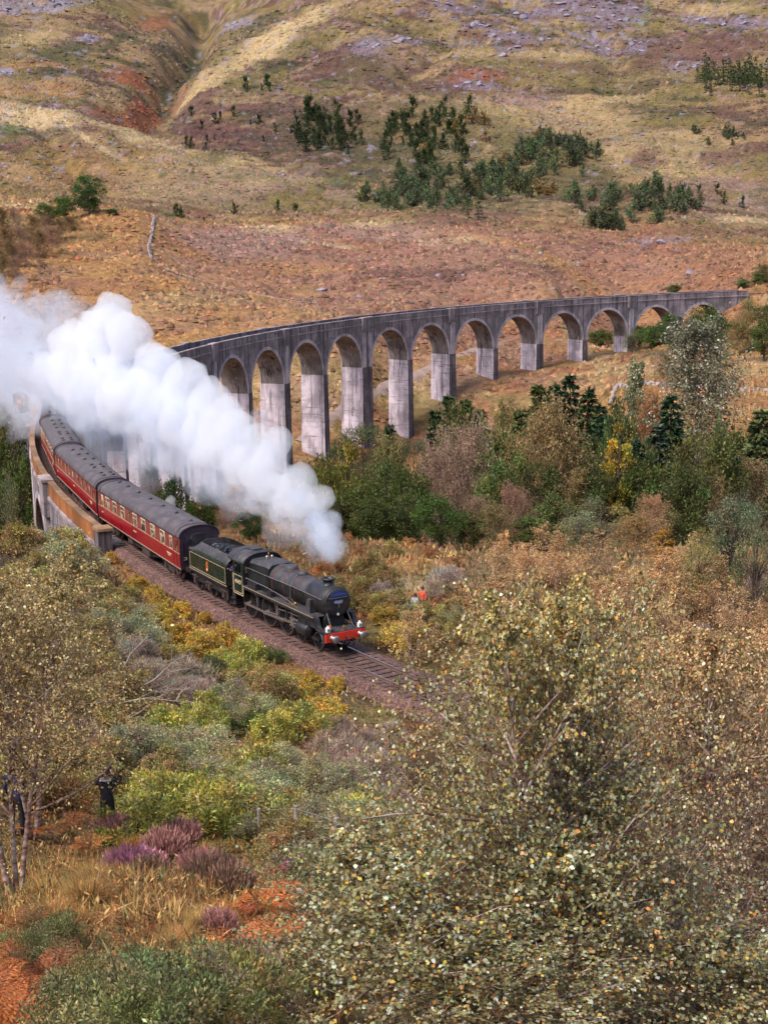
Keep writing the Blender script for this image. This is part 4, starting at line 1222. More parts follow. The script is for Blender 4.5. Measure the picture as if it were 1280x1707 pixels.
def coach(i, label, wins, vents, lit):
    s_c = 373.0 - 20.2 * i
    e = vehicle('railway_carriage', s_c, label, 'carriage', 'crimson carriages of the steam train')
    HL = 9.83
    sec = body_section()
    for sg in (-1, 1):
        b = MB()
        vs = []
        for x in (-HL, HL):
            for y, z in sec: vs.append((x, sg * y, z))
        n = len(sec)
        for k in range(n - 1):
            b.f.append([k, k + 1, n + k + 1, n + k]); b.m.append(0 if k < 3 else 1); b.sm.append(True)
        b.v = vs
        side = b.build('body_side', [M_MAROON, M_MAROON2], e)
        # waist line and lower line
        b = MB(); b.box((0, sg * 1.378, 2.075), (19.6, .012, .022)); b.build('waist_lining', [M_LINE], side)
        b = MB(); b.box((0, sg * 1.306, 1.035), (19.6, .03, .02)); b.build('lower_lining', [M_LINE], side)
        for (x, w, z0, z1, kind) in wins:
            yy = sg * 1.368
            tilt = Matrix.Rotation(-sg * .028, 3, 'X')
            b = MB(); zc = (z0 + z1) / 2
            b.box((x, yy, zc), (w + .13, .03, z1 - z0 + .13), rot=tilt); f = b.build('window', [M_CREAM if kind == 'L' else M_MAROON2], side)
            b = MB(); b.box((x, sg * 1.382, zc), (w, .02, z1 - z0), rot=tilt); b.build('pane', [M_PANE], f)
            if kind == 'L':
                b = MB(); b.box((x, sg * 1.39, z1 - .27), (w, .02, .04), rot=tilt); b.build('glazing_bar', [M_CREAM], f)
        for x in (-8.9, 8.9) + ((-.35,) if lit else ()):
            for q in (-.36, .36):
                b = MB(); b.box((x + q, sg * 1.374, 2.0), (.02, .02, 1.75)); b.build('door_seam', [M_END], side)
            b = MB(); b.tube([(x + .28, sg * 1.40, 1.85), (x + .28, sg * 1.42, 1.95), (x + .28, sg * 1.40, 2.05)], .018, 5); b.build('door_handle', [M_BRASS], side)
        # lettering panels too small to read: number and ownership lines
        for lc, ls in (((7.6, sg * 1.376, 1.72), (.95, .010, .09)), ((7.6, sg * 1.376, 1.58), (.60, .010, .04)), ((-.2, sg * 1.376, 1.72), (.7, .010, .08)), ((-8.6, sg * 1.376, 1.66), (.35, .010, .09))):
            b = MB(); b.box(lc, ls); b.build('lettering_strip', [M_LINE], side)
        b = MB(); b.box((0, sg * 1.22, .98), (19.4, .08, .16)); b.build('sole_bar', [M_UNDER], e)
        b = MB(); b.box((1.6, sg * 1.0, .62), (1.7, .35, .52)); b.build('battery_box', [M_UNDER], e)
        b = MB(); b.box((-2.2, sg * .95, .66), (1.1, .4, .4)); b.tube([(-5.4, sg * .9, .9), (-2.8, sg * .9, .45), (2.8, sg * .9, .45), (5.4, sg * .9, .9)], .05, 6); b.build('truss', [M_UNDER], e)
        b = MB(); b.box((0, sg * 1.36, 3.10), (19.6, .05, .05)); b.build('gutter', [M_END], e)
    # roof
    b = MB(); b.smooth = True
    vs = []; na = 16
    xs = [-9.86, -9.7, -3, 3, 9.7, 9.86]
    for x in xs:
        dz = -.03 if abs(x) > 9.8 else 0
        for k in range(na + 1):
            a = math.pi * (k / na - .5)
            vs.append((x, 1.36 * math.sin(a) * (1 if abs(math.sin(a)) > .2 else 1), 3.09 + (.76 + dz) * math.cos(a) ** .8 if math.cos(a) > 1e-6 else 3.09))
    m = na + 1
    b.add(vs, [(i_ * m + k, i_ * m + k + 1, (i_ + 1) * m + k + 1, (i_ + 1) * m + k) for i_ in range(len(xs) - 1) for k in range(na)])
    rf = b.build('roof', [M_ROOF], e)
    for x in (-9.84, 9.84, -9.15, 9.15):
        b = MB(); b.tube([(x, 1.37 * math.sin(R_(q)), 3.10 + .77 * max(math.cos(R_(q)), 0) ** .8) for q in range(-90, 91, 9)], .022 if abs(x) < 9.5 else .05, 5)
        b.build('roof_rib', [M_END], rf)
    for x, y in vents:
        b = MB(); z = 3.09 + .76 * math.sqrt(max(0, 1 - (y / 1.36) ** 2)) ** .8
        b.lathe([(.15, z - .05), (.15, z + .06), (.10, z + .12), (.01, z + .13)], 12, 'Z', (x, y, 0)); b.build('roof_ventilator', [M_BLACK], rf)
    # ends with gangway
    for sg in (-1, 1):
        b = MB()
        poly = [(-1.30, 1.02), (1.30, 1.02), (1.372, 1.70), (1.372, 2.1), (1.325, 3.08)] + [(1.36 * math.sin(R_(q)), 3.09 + .76 * max(math.cos(R_(q)), 0) ** .8) for q in range(80, -81, -16)] + [(-1.325, 3.08), (-1.372, 2.1), (-1.372, 1.70)]
        b.prism(poly, *sorted((sg * 9.80, sg * 9.84)), 'YZ'); en = b.build('body_end', [M_END], e)
        b = MB(); b.box((sg * 9.96, 0, 2.05), (.24, 1.06, 2.0)); b.prism([(-.62, 3.0), (.62, 3.0), (.55, 3.25), (.3, 3.36), (-.3, 3.36), (-.55, 3.25)], *sorted((sg * 9.84, sg * 10.04)), 'YZ'); b.build('gangway', [M_BLACK], en)
        for y in (-.865, .865):
            b = MB(); b.lathe([(.08, 0), (.08, .2), (.2, .21), (.2, .25)], 14, 'X', (9.84, 0, 0)); o = b.build('buffer', [M_UNDER], en); o.location = (0, y, 1.06); o.scale = (sg, 1, 1)
        for q in (-1.15, 1.15):
            b = MB(); b.box((sg * 9.87, q, 2.3), (.05, .05, 1.5)); b.build('end_step_rail', [M_END], en)
    if i == 0:
        MX = Matrix.Translation((9.87, -1.02, 1.72)) @ Matrix.Rotation(math.pi / 2, 4, 'Z') @ Matrix.Rotation(math.pi / 2, 4, 'X')
        text_mesh('end_lettering', 'C1', .26, M_LINE, e, MX)
    b = MB(); b.box((0, 0, 1.0), (19.3, 2.3, .1)); b.build('floor_frame', [M_UNDER], e)
    bogie(e, 7.1); bogie(e, -7.1)
    return e

W1 = [(9.25, .30, 2.2, 2.9, 'S'), (8.1, .42, 2.18, 2.92, 'L')] + [(x, .92, 2.16, 2.95, 'L') for x in (6.3, 4.1, 1.95, -.0 + -.0 + .0 + .0)][:3] + [(-.05 + 0, .92, 2.16, 2.95, 'L'), (-1.55, .32, 2.2, 2.9, 'S'), (-3.1, .92, 2.16, 2.95, 'L'), (-5.2, .92, 2.16, 2.95, 'L'), (-7.1, .92, 2.16, 2.95, 'L'), (-8.5, .42, 2.18, 2.92, 'L'), (-9.3, .28, 2.2, 2.9, 'S')]
W2 = [(9.2, .30, 2.2, 2.9, 'S')] + [(x, .50, 2.3, 2.92, 'S') for x in (7.3, 5.5, 3.7, 1.9, -.4, -2.3, -4.1, -5.9, -7.7)] + [(-9.2, .30, 2.2, 2.9, 'S')]
V1 = [(x, .0) for x in (8.2, 5.2, 2.3, -.6, -3.5, -6.2, -8.4)]
V2 = [(x, y) for x in (8.1, 6.9, 4.0, 2.7, -.4, -3.2, -6.0) for y in (-.35, .35)]
coach(0, 'crimson carriage with large cream framed windows directly behind the coal tender', W1, V1, True)
coach(1, 'crimson carriage with small dark windows, second behind the tender, entering the viaduct end', W2, V2, False)
coach(2, 'crimson carriage on the viaduct bend, third behind the tender, half lost in steam', W1, V2, True)
coach(3, 'crimson carriage on the viaduct bend under the steam, fourth behind the tender', W2, V2, False)
coach(4, 'crimson carriage hidden in steam on the viaduct, rearmost of the train', W1, V2, False)
# ================================================================== vegetation
def mat_leaf(name, rough=.5, spec=.4, trans=.25, gain=1.0):
    m = bpy.data.materials.new(name); m.use_nodes = True
    nt = m.node_tree; L = nt.links
    b = nt.nodes['Principled BSDF']; out = nt.nodes['Material Output']
    va = node(nt, 'ShaderNodeVertexColor'); va.layer_name = 'Col'
    oi = node(nt, 'ShaderNodeObjectInfo')
    mu = node(nt, 'ShaderNodeMix', data_type='RGBA', blend_type='MULTIPLY'); mu.inputs['Factor'].default_value = 1.0
    L.new(va.outputs['Color'], mu.inputs[6]); L.new(oi.outputs['Color'], mu.inputs[7])
    gain_ = node(nt, 'ShaderNodeVectorMath', operation='SCALE'); gain_.inputs['Scale'].default_value = gain; L.new(mu.outputs[2], gain_.inputs[0])
    L.new(gain_.outputs[0], b.inputs['Base Color'])
    b.inputs['Roughness'].default_value = rough; b.inputs['Specular IOR Level'].default_value = spec
    if trans:
        t = node(nt, 'ShaderNodeBsdfTranslucent'); L.new(gain_.outputs[0], t.inputs['Color'])
        ms = node(nt, 'ShaderNodeMixShader'); ms.inputs[0].default_value = trans
        L.new(b.outputs[0], ms.inputs[1]); L.new(t.outputs[0], ms.inputs[2]); L.new(ms.outputs[0], out.inputs['Surface'])
    return m
M_LEAF = mat_leaf('foliage', .6, .3, .35, 1.18)
M_GLOSS = mat_leaf('glossy_foliage', .38, .5, .35, 1.15)
M_NEEDLE = mat_leaf('needles', .7, .2, .15, 1.15)
M_TWIG = mat_leaf('twigs_and_stalks', .8, .2, 0)
M_BARK = mat_simple('grey_brown_bark', (.085, .06, .05), .9, 0, .2, .4, 6, .5)
def mat_birchbark():
    m, nt, b = mat_new('birch_bark')
    L = nt.links
    tc = node(nt, 'ShaderNodeTexCoord'); mp = node(nt, 'ShaderNodeMapping'); mp.inputs['Scale'].default_value = (3, 3, 9)
    n = node(nt, 'ShaderNodeTexNoise'); n.inputs['Scale'].default_value = 1.6; n.inputs['Detail'].default_value = 6
    L.new(tc.outputs['Object'], mp.inputs[0]); L.new(mp.outputs[0], n.inputs['Vector'])
    cr = node(nt, 'ShaderNodeValToRGB'); e = cr.color_ramp.elements
    e[0].position = .36; e[0].color = (.09, .045, .035, 1); e[1].position = .62; e[1].color = (.46, .38, .35, 1)
    x = e.new(.47); x.color = (.26, .15, .12, 1)
    L.new(n.outputs['Fac'], cr.inputs[0]); L.new(cr.outputs[0], b.inputs['Base Color']); b.inputs['Roughness'].default_value = .7
    return m
M_BIRCH = mat_birchbark()
M_REDTWIG = mat_simple('red_brown_birch_twigs', (.105, .035, .026), .6, 0, .35, .35, 4)
M_PINEBARK = mat_simple('orange_pine_bark', (.20, .09, .05), .85, 0, .2, .4, 5, .4)

rng = np.random.default_rng(7)
def unit(v):
    return v / (np.linalg.norm(v, axis=-1, keepdims=True) + 1e-9)

def leaf_quads(P, D, N, Lg, Wd, colors, hexa=False, fold=.18):
    """leaf blades: base at P, growing along D, lying across N"""
    n = len(P)
    D = unit(D); B = unit(np.cross(N, D)); N2 = np.cross(D, B)
    Lg = np.broadcast_to(Lg, (n,))[:, None]; Wd = np.broadcast_to(Wd, (n,))[:, None]
    if not hexa:
        v = np.stack([P, P + D * Lg * .5 + B * Wd * .5 + N2 * Wd * fold, P + D * Lg, P + D * Lg * .5 - B * Wd * .5 + N2 * Wd * fold], 1)
        k = 4
    else:
        v = np.stack([P, P + D * Lg * .30 + B * Wd * .5 + N2 * Wd * fold, P + D * Lg * .65 + B * Wd * .36 + N2 * Wd * fold * .6, P + D * Lg, P + D * Lg * .65 - B * Wd * .36 + N2 * Wd * fold * .6, P + D * Lg * .30 - B * Wd * .5 + N2 * Wd * fold], 1)
        k = 6
    f = np.arange(n * k).reshape(n, k)
    return v.reshape(-1, 3), f, np.repeat(colors, k, axis=0)

def pal(n, palette, r, var=.22):
    """palette: list of (rgb, weight)"""
    w = np.array([p[1] for p in palette], float); w /= w.sum()
    c = np.array([p[0] for p in palette], float)[r.choice(len(palette), n, p=w)]
    return np.clip(c * (1 + var * r.standard_normal((n, 1))) * (1 + .06 * r.standard_normal((n, 3))), .004, .9)

def tubes_np(lines, n=4):
    """lines: list of (pts (k,3), r0, r1)"""
    V, F = [], []
    off = 0
    ang = np.arange(n) * 2 * math.pi / n
    for pts, r0, r1 in lines:
        k = len(pts)
        d = np.gradient(pts, axis=0); d = unit(d)
        ref = np.where(np.abs(d[:, 2:3]) > .9, np.array([[1., 0, 0]]), np.array([[0, 0, 1.]]))
        u = unit(np.cross(d, ref)); w = np.cross(d, u)
        r = np.linspace(r0, r1, k)[:, None, None]
        ring = pts[:, None] + r * (np.cos(ang)[None, :, None] * u[:, None] + np.sin(ang)[None, :, None] * w[:, None])
        V.append(ring.reshape(-1, 3))
        i = np.arange(k - 1)[:, None] * n + np.arange(n)[None]
        j = np.arange(k - 1)[:, None] * n + (np.arange(n)[None] + 1) % n
        F.append(np.stack([i, j, j + n, i + n], -1).reshape(-1, 4) + off)
        off += k * n
    return np.concatenate(V), np.concatenate(F)

def curve_line(p0, d0, L, k, r, wander=.15, grav=0.0):
    pts = [np.array(p0, float)]; d = np.array(d0, float); d /= np.linalg.norm(d) + 1e-9
    for i in range(k):
        d = d + r.standard_normal(3) * wander + np.array([0, 0, grav])
        d /= np.linalg.norm(d) + 1e-9
        pts.append(pts[-1] + d * L / k)
    return np.array(pts)

GREEN = [((.055, .075, .020), 4), ((.085, .10, .030), 3), ((.035, .055, .018), 3)]
# ---- clump crown: broadleaf trees and bushes
def gen_clump(seed, H, W, clumps, per, leaf, palette, trunk_h=.25, shape='dome', flat=.75, clump_r=.22, asp=.55, stems=1, updir=.3, dirspread=1.0, r_trunk=None, sprigs=22):
    r = np.random.default_rng(seed)
    C_, R0 = [], []
    for i in range(clumps):
        for _ in range(30):
            p = r.uniform(-1, 1, 3)
            if np.linalg.norm(p) < 1: break
        p = p / (np.linalg.norm(p) + 1e-6) * (np.linalg.norm(p) ** .45)
        z = (p[2] + 1) / 2
        if shape == 'dome': z = z ** .8; w = math.sqrt(max(0, 1 - (z * .95) ** 2)) if z > .15 else .85
        elif shape == 'oval': w = math.sqrt(max(.05, 1 - (2 * z - 1) ** 2)) ** .8
        elif shape == 'column': w = .9 * (1 - z ** 2.2) + .12
        elif shape == 'cone': w = 1.05 * (1 - z) + .05
        else: w = 1
        q = p[:2] / (np.linalg.norm(p[:2]) + 1e-6) * (r.random() ** .5)
        C_.append((q[0] * W / 2 * w, q[1] * W / 2 * w, H * (trunk_h + (1 - trunk_h) * (z * .9 + .03))))
        R0.append(clump_r * W * r.uniform(.6, 1.25) * (.6 + .4 * w))
    C_ = np.array(C_); R0 = np.array(R0)
    n = clumps * per
    idx = np.repeat(np.arange(clumps), per)
    dirs = unit(r.standard_normal((n, 3)) + np.array([0, 0, .25]))
    rad = r.random(n) ** .38
    P = C_[idx] + dirs * (R0[idx] * rad)[:, None] * np.array([1, 1, flat])
    P[:, 2] = np.maximum(P[:, 2], .04 * H)
    D = unit(dirs * .8 + r.standard_normal((n, 3)) * .6 * dirspread + np.array([0, 0, updir - .2]))
    N = unit(dirs + r.standard_normal((n, 3)) * .7 + np.array([0, 0, .7]))
    col_ = pal(n, palette, r)
    tint = (1 + .18 * r.standard_normal((clumps, 1))) * (1 + .10 * r.standard_normal((clumps, 3))); col_ = np.clip(col_ * tint[idx], .004, .9)
    sz = leaf * r.uniform(.6, 1.35, n)
    # long shoots breaking the outline
    shoots = []
    for q in range(sprigs):
        c0 = C_[r.integers(clumps)] if r.random() < .5 else C_[np.argsort(-C_[:, 2])[r.integers(max(1, clumps // 2))]]
        dr = unit(np.array([c0[0] / W * 1.6, c0[1] / W * 1.6, .9]) + r.standard_normal(3) * .25)
        ln = curve_line(c0, dr, H * r.uniform(.16, .34), 6, r, .08)
        shoots.append((ln, .004 + .002 * H, .002)); m_ = 16
        u = r.uniform(1.5, 6, m_); uj = np.minimum(5, u.astype(int)); pp = ln[uj] + (u - uj)[:, None] * (ln[uj + 1] - ln[uj])
        P = np.concatenate([P, pp]); D = np.concatenate([D, unit(r.standard_normal((m_, 3)) + dr)]); N = np.concatenate([N, r.standard_normal((m_, 3))])
        sz = np.concatenate([sz, leaf * r.uniform(.6, 1.1, m_)]); col_ = np.concatenate([col_, pal(m_, palette, r)])
    cv = leaf_quads(P, D, N, sz, sz * asp, col_)
    rt = r_trunk or (.022 * H + .03)
    lines = []
    for s_ in range(stems):
        base = r.standard_normal(3) * np.array([W * .05, W * .05, 0]) if stems > 1 else np.zeros(3)
        top = np.array([base[0] * 2, base[1] * 2, H * .8])
        lines.append((np.linspace(base, top, 6) + r.standard_normal((6, 3)) * np.array([[.02 * H, .02 * H, 0]]) * np.linspace(0, 1, 6)[:, None], rt if stems == 1 else rt * .5, rt * .25))
    for c in C_[r.permutation(clumps)[:min(clumps, 34)]]:
        z0 = max(.08 * H, c[2] * r.uniform(.35, .75))
        a = np.array([0, 0, z0]); mid = (a + c) / 2 + np.array([0, 0, .04 * H])
        lines.append((np.array([a, mid, c]), rt * .32, rt * .08))
    tv = tubes_np(lines + [(l_[0][[0, 2, 4, 6]], l_[1], l_[2]) for l_ in shoots], 5)
    return tv, cv

# ---- spruce
def gen_spruce(seed, H, W, palette, levels=26, nb=9, per=26, droop=.25, leaf=.34):
    r = np.random.default_rng(seed)
    lines = [(np.array([[0, 0, 0], [0, 0, H * .5], [0, 0, H]]), .018 * H + .04, .01)]
    P, D, N = [], [], []
    for i in range(levels):
        t = (i + r.uniform(-.3, .3)) / levels
        t = min(max(t, 0), .985)
        z = H * (.06 + .93 * t)
        R = W / 2 * ((1 - t) ** .78) * r.uniform(.75, 1.12) + .06
        for b in range(max(4, int(nb * (1 - .5 * t)))):
            a = r.uniform(0, 2 * math.pi)
            L = R * r.uniform(.7, 1.1)
            d = np.array([math.cos(a), math.sin(a), 0])
            q = r.uniform(.15, 1, per)
            p = np.array([0, 0, z]) + d * (L * q)[:, None] + np.array([0, 0, 1]) * (-droop * L * q ** 1.5 + .06 * L * q ** 4)[:, None]
            side = np.array([-d[1], d[0], 0])
            p = p + side * (r.uniform(-.32, .32, per) * L * (1.1 - q))[:, None] + r.standard_normal((per, 3)) * .03 * L
            P.append(p); D.append(d + r.standard_normal((per, 3)) * .45 + np.array([0, 0, -.25])); N.append(np.array([0, 0, 1]) + r.standard_normal((per, 3)) * .5)
            if i % 2 == 0 and b < 5: lines.append((np.array([[0, 0, z], [d[0] * L * .9, d[1] * L * .9, z - droop * L * .9]]), .03, .006))
    P = np.concatenate(P); D = np.concatenate(D); N = np.concatenate(N)
    n = len(P); sz = leaf * r.uniform(.6, 1.3, n) * (H / 12) ** .5
    return tubes_np(lines, 5), leaf_quads(P, D, N, sz, sz * .38, pal(n, palette, r))

# ---- Scots pine: flat tufted plates on crooked limbs
def gen_pine(seed, H, W, palette, plates=16, per=330, leaf=.26):
    r = np.random.default_rng(seed)
    trunk = curve_line((0, 0, 0), (.05, 0, 1), H * .92, 8, r, .06)
    lines = [(trunk, .03 * H * .6 + .05, .05)]
    P, D, N = [], [], []
    for i in range(plates):
        t = r.uniform(.42, 1.0)
        p0 = trunk[min(8, int(t * 8))]
        a = r.uniform(0, 2 * math.pi); L = W / 2 * r.uniform(.35, 1.0) * (1.15 - .5 * t)
        c = p0 + np.array([math.cos(a) * L, math.sin(a) * L, .12 * H * r.uniform(-.2, .9)])
        lines.append((np.array([p0, (p0 + c) / 2 + [0, 0, .02 * H], c]), .05, .015))
        d = unit(r.standard_normal((per, 3))); q = r.random(per)[:, None] ** .4
        R = W * .17 * r.uniform(.7, 1.3)
        P.append(c + d * q * R * np.array([1, 1, .42])); D.append(d * np.array([1, 1, .6]) + np.array([0, 0, .6])); N.append(r.standard_normal((per, 3)))
    P = np.concatenate(P); D = np.concatenate(D); N = np.concatenate(N); n = len(P)
    sz = leaf * r.uniform(.6, 1.3, n)
    return tubes_np(lines, 5), leaf_quads(P, D, N, sz, sz * .22, pal(n, palette, r))

# ---- birch: ascending limbs, hanging twigs, small leaves along them
def gen_birch(seed, H, W, palette, limbs=38, twigs=9, per=9, leaf=.05, lean=0.0, asp=.75, hexa=False, base=.12, leaders=1, hang=.12, low=False, trunk_r=None, spread=1.0, splay=.16, warm_top=False, limb_r=1.0):
    r = np.random.default_rng(seed)
    k = 12
    lines1, lines2 = [], []
    P, D, TW = [], [], []
    tr_ = trunk_r or (.011 * H + .008)
    trunks = []
    for q in range(leaders):
        d0 = (lean + r.normal(0, .05) + (q - (leaders - 1) / 2) * splay, r.normal(0, .10), 1)
        h = H * (1 if q == 0 else r.uniform(.70, .94))
        t_ = curve_line((q * .05, 0, 0), d0, h, k, r, .045, .03)
        trunks.append(t_); lines1.append((t_, tr_ * (1 if q == 0 else .75), .004))
    tw_id = 0
    for i in range(limbs):
        T_ = trunks[i % leaders]
        t = base + (1 - base) * ((i + r.random()) / limbs) ** .9
        f = t * k; j = min(k - 1, int(f)); p0 = T_[j] * (1 - (f - j)) + T_[j + 1] * (f - j)
        a = r.uniform(0, 2 * math.pi)
        prof = max(0, math.sin(math.pi * min(1, (.30 if not low else .42) + .62 * t))) ** .75 + .10
        L = W / 2 * prof * r.uniform(.7, 1.2) * 1.15
        el = .5 + .55 * t
        d0 = np.array([math.cos(a) * spread, math.sin(a) * spread, el])
        ln = curve_line(p0, d0, L, 6, r, .13, .02)
        lines1.append((ln, (.0035 + .008 * L * .6) * limb_r, .002))
        for w_ in range(twigs):
            g = r.uniform(.12, 1.0) * 6; jj = min(5, int(g)); q0 = ln[jj] * (1 - (g - jj)) + ln[jj + 1] * (g - jj)
            dd = unit(ln[jj + 1] - ln[jj]) * .6 + r.standard_normal(3) * .6 + np.array([0, 0, .1])
            l2 = L * r.uniform(.25, .6) * (.5 + .5 * prof)
            tl = curve_line(q0, dd, l2, 4, r, .22, -hang)
            lines2.append((tl, .0035, .0012))
            u = r.random(per) * 4; uj = np.minimum(3, u.astype(int)); fr = (u - uj)[:, None]
            pp = tl[uj] * (1 - fr) + tl[uj + 1] * fr
            P.append(pp + r.standard_normal((per, 3)) * leaf * .5); D.append(unit(tl[uj + 1] - tl[uj]) * .5 + r.standard_normal((per, 3)) * .6 + np.array([0, 0, -.55])); TW.append(np.full(per, tw_id)); tw_id += 1
    P = np.concatenate(P); D = np.concatenate(D); TW = np.concatenate(TW); n = len(P)
    N = r.standard_normal((n, 3)) * .8 + np.array([0, 0, .6]) + np.array([0, -.25, 0])
    sz = leaf * r.uniform(.6, 1.25, n)
    c = pal(n, palette, r, .2) * (1 + .2 * r.standard_normal((tw_id, 1)))[TW]
    if warm_top:  # upper leaves tinted warmer and paler, sunlight painted into their colour
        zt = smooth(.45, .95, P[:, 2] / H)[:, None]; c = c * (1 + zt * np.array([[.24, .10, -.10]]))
    c = np.clip(c, .004, .85)
    tv = tubes_np(lines1, 6)
    tw = tubes_np(lines2, 3)
    return tv, leaf_quads(P, D, N, sz, sz * asp, c, hexa), tw

def leafmesh(name, cv, mat):
    me = np_mesh(name, cv[0], cv[1], cv[2]); me.materials.append(mat); return me
def tubemesh(name, tv, mat):
    me = np_mesh(name, tv[0], tv[1], None, True); me.materials.append(mat); return me

class Proto:
    def __init__(self, parts, H, W):
        self.parts = parts; self.H = H; self.W = W
LOG = []
def plant(name, proto, loc, h, label, cat, group, w=None, rz=None, tint=(1, 1, 1), seed=0):
    """one plant of its own: an Empty at its foot with copies of the parts"""
    sz = h / proto.H
    sx = (w / proto.W) if w else sz
    e = empty(name, loc, rz if rz is not None else (seed * 2.399) % 6.283)
    e.scale = (sx, sx, sz)
    tag(e, label, cat, group)
    for nm, me in proto.parts:
        o = new_obj(nm, me, e)
        o.color = (*tint, 1)
        if nm in ('twigs', 'stalks', 'sprigs', 'blades'): o['kind'] = 'stuff'
    return e

# -------- prototypes
def P_clump(nm, seed, H, W, mat, bark, **kw):
    tv, cv = gen_clump(seed, H, W, **kw)
    return Proto([('trunk', tubemesh(nm + '_trunk', tv, bark)), ('crown', leafmesh(nm + '_crown', cv, mat))], H, W)
def P_spruce(nm, seed, H, W, palette, **kw):
    tv, cv = gen_spruce(seed, H, W, palette, **kw)
    return Proto([('trunk', tubemesh(nm + '_trunk', tv, M_BARK)), ('crown', leafmesh(nm + '_crown', cv, M_NEEDLE))], H, W)
def P_pine(nm, seed, H, W, palette, **kw):
    tv, cv = gen_pine(seed, H, W, palette, **kw)
    return Proto([('trunk', tubemesh(nm + '_trunk', tv, M_PINEBARK)), ('crown', leafmesh(nm + '_crown', cv, M_NEEDLE))], H, W)
def P_birch(nm, seed, H, W, palette, mat=M_LEAF, bark=M_BIRCH, twig=M_REDTWIG, **kw):
    tv, cv, tw = gen_birch(seed, H, W, palette, **kw)
    return Proto([('trunk', tubemesh(nm + '_trunk', tv, bark)), ('twigs', tubemesh(nm + '_twigs', tw, twig)), ('crown', leafmesh(nm + '_crown', cv, mat))], H, W)

G_DARK = [((.028, .050, .022), 5), ((.045, .070, .030), 3), ((.016, .030, .015), 2)]
G_BLUE = [((.055, .072, .042), 5), ((.085, .100, .060), 3), ((.033, .046, .028), 2)]
G_MID = [((.085, .110, .034), 5), ((.125, .145, .048), 3), ((.050, .070, .024), 3)]
G_LIGHT = [((.11, .14, .05), 5), ((.16, .17, .06), 3), ((.07, .095, .035), 3)]
C_BROWN = [((.235, .175, .085), 5), ((.30, .225, .12), 3), ((.16, .12, .06), 3), ((.20, .185, .075), 2)]
C_PINK = [((.30, .21, .15), 5), ((.38, .27, .21), 3), ((.20, .135, .10), 3)]
C_YEL = [((.42, .27, .035), 5), ((.50, .36, .06), 3), ((.28, .19, .03), 3), ((.16, .15, .04), 2)]
C_SAGE = [((.16, .17, .10), 5), ((.22, .23, .15), 3), ((.10, .11, .06), 3)]
C_OLIVE = [((.16, .14, .05), 5), ((.22, .18, .065), 3), ((.10, .09, .035), 3), ((.26, .15, .05), 1)]
C_TAN = [((.36, .23, .12), 5), ((.46, .32, .18), 3), ((.24, .15, .07), 3), ((.42, .21, .06), 1.5)]
C_POPLAR = [((.15, .15, .09), 5), ((.30, .29, .21), 3), ((.44, .42, .34), 1.5), ((.085, .085, .045), 3)]

PR = {}
for i in range(3):
    PR['spruce%d' % i] = P_spruce('spruce', 40 + i, 12, 4.6, G_DARK if i < 2 else G_BLUE, levels=26 + i, nb=11, per=30, leaf=.46)
for i in range(2):
    PR['pine%d' % i] = P_pine('pine', 50 + i, 10, 6.5, G_BLUE, plates=16 + 3 * i)
for i in range(3):
    PR['broad%d' % i] = P_clump('broadleaf', 60 + i, 9, 7.5, M_LEAF, M_BARK, clumps=52, per=170, leaf=.30, palette=G_MID, trunk_h=.12, shape='oval', clump_r=.17)
for i in range(2):
    PR['light%d' % i] = P_clump('light_leaf', 70 + i, 8, 6, M_LEAF, M_BARK, clumps=42, per=170, leaf=.28, palette=G_LIGHT, trunk_h=.12, shape='oval', clump_r=.18)
for i in range(2):
    PR['yellow%d' % i] = P_clump('yellow_leaf', 75 + i, 11, 5, M_LEAF, M_BARK, clumps=44, per=150, leaf=.27, palette=C_YEL, trunk_h=.15, shape='column', clump_r=.17, flat=.6)
for i in range(3):
    PR['brownbirch%d' % i] = P_birch('brown_birch', 80 + i, 11, 7.5, C_BROWN, limbs=75, twigs=13, per=12, leaf=.25, asp=.5, hang=.22, base=.15, trunk_r=.16)
for i in range(2):
    PR['pinkbirch%d' % i] = P_birch('bare_birch', 85 + i, 9, 8, C_PINK, limbs=75, twigs=13, per=12, leaf=.27, asp=.25, hang=.05, base=.08, trunk_r=.13)
PR['poplar0'] = P_birch('poplar', 90, 17, 8.5, C_POPLAR, limbs=100, twigs=15, per=13, leaf=.27, asp=.6, hang=.0, base=.10, trunk_r=.22)
PR['poplar1'] = P_birch('poplar', 91, 13, 4.2, C_POPLAR, limbs=70, twigs=12, per=12, leaf=.24, asp=.6, hang=.0, base=.08, trunk_r=.15)
for i in range(2):
    PR['sage%d' % i] = P_clump('willow', 95 + i, 6, 5, M_LEAF, M_BARK, clumps=34, per=170, leaf=.17, palette=C_SAGE, trunk_h=.05, shape='oval', clump_r=.18, asp=.35, stems=3)

def ordw(i, n):
    W_ = ['first', 'second', 'third', 'fourth', 'fifth', 'sixth', 'seventh', 'eighth', 'ninth', 'tenth', 'eleventh', 'twelfth', 'thirteenth', 'fourteenth', 'fifteenth', 'sixteenth', 'seventeenth', 'eighteenth', 'nineteenth', 'twentieth']
    ones = W_[:19]; tens = {2: 'twent', 3: 'thirt', 4: 'fort', 5: 'fift', 6: 'sixt', 7: 'sevent', 8: 'eight', 9: 'ninet'}
    def word(q):
        if q > 100: return 'hundred and ' + word(q - 100)
        if q == 100: return 'hundredth'
        if q < 20: return ones[q - 1]
        return tens[q // 10] + ('ieth' if q % 10 == 0 else 'y-' + ones[q % 10 - 1])
    if n == 1: return ''
    if i == 0: return ', leftmost one'
    if i == n - 1: return ', rightmost one'
    return ', %s from left' % word(i + 1)

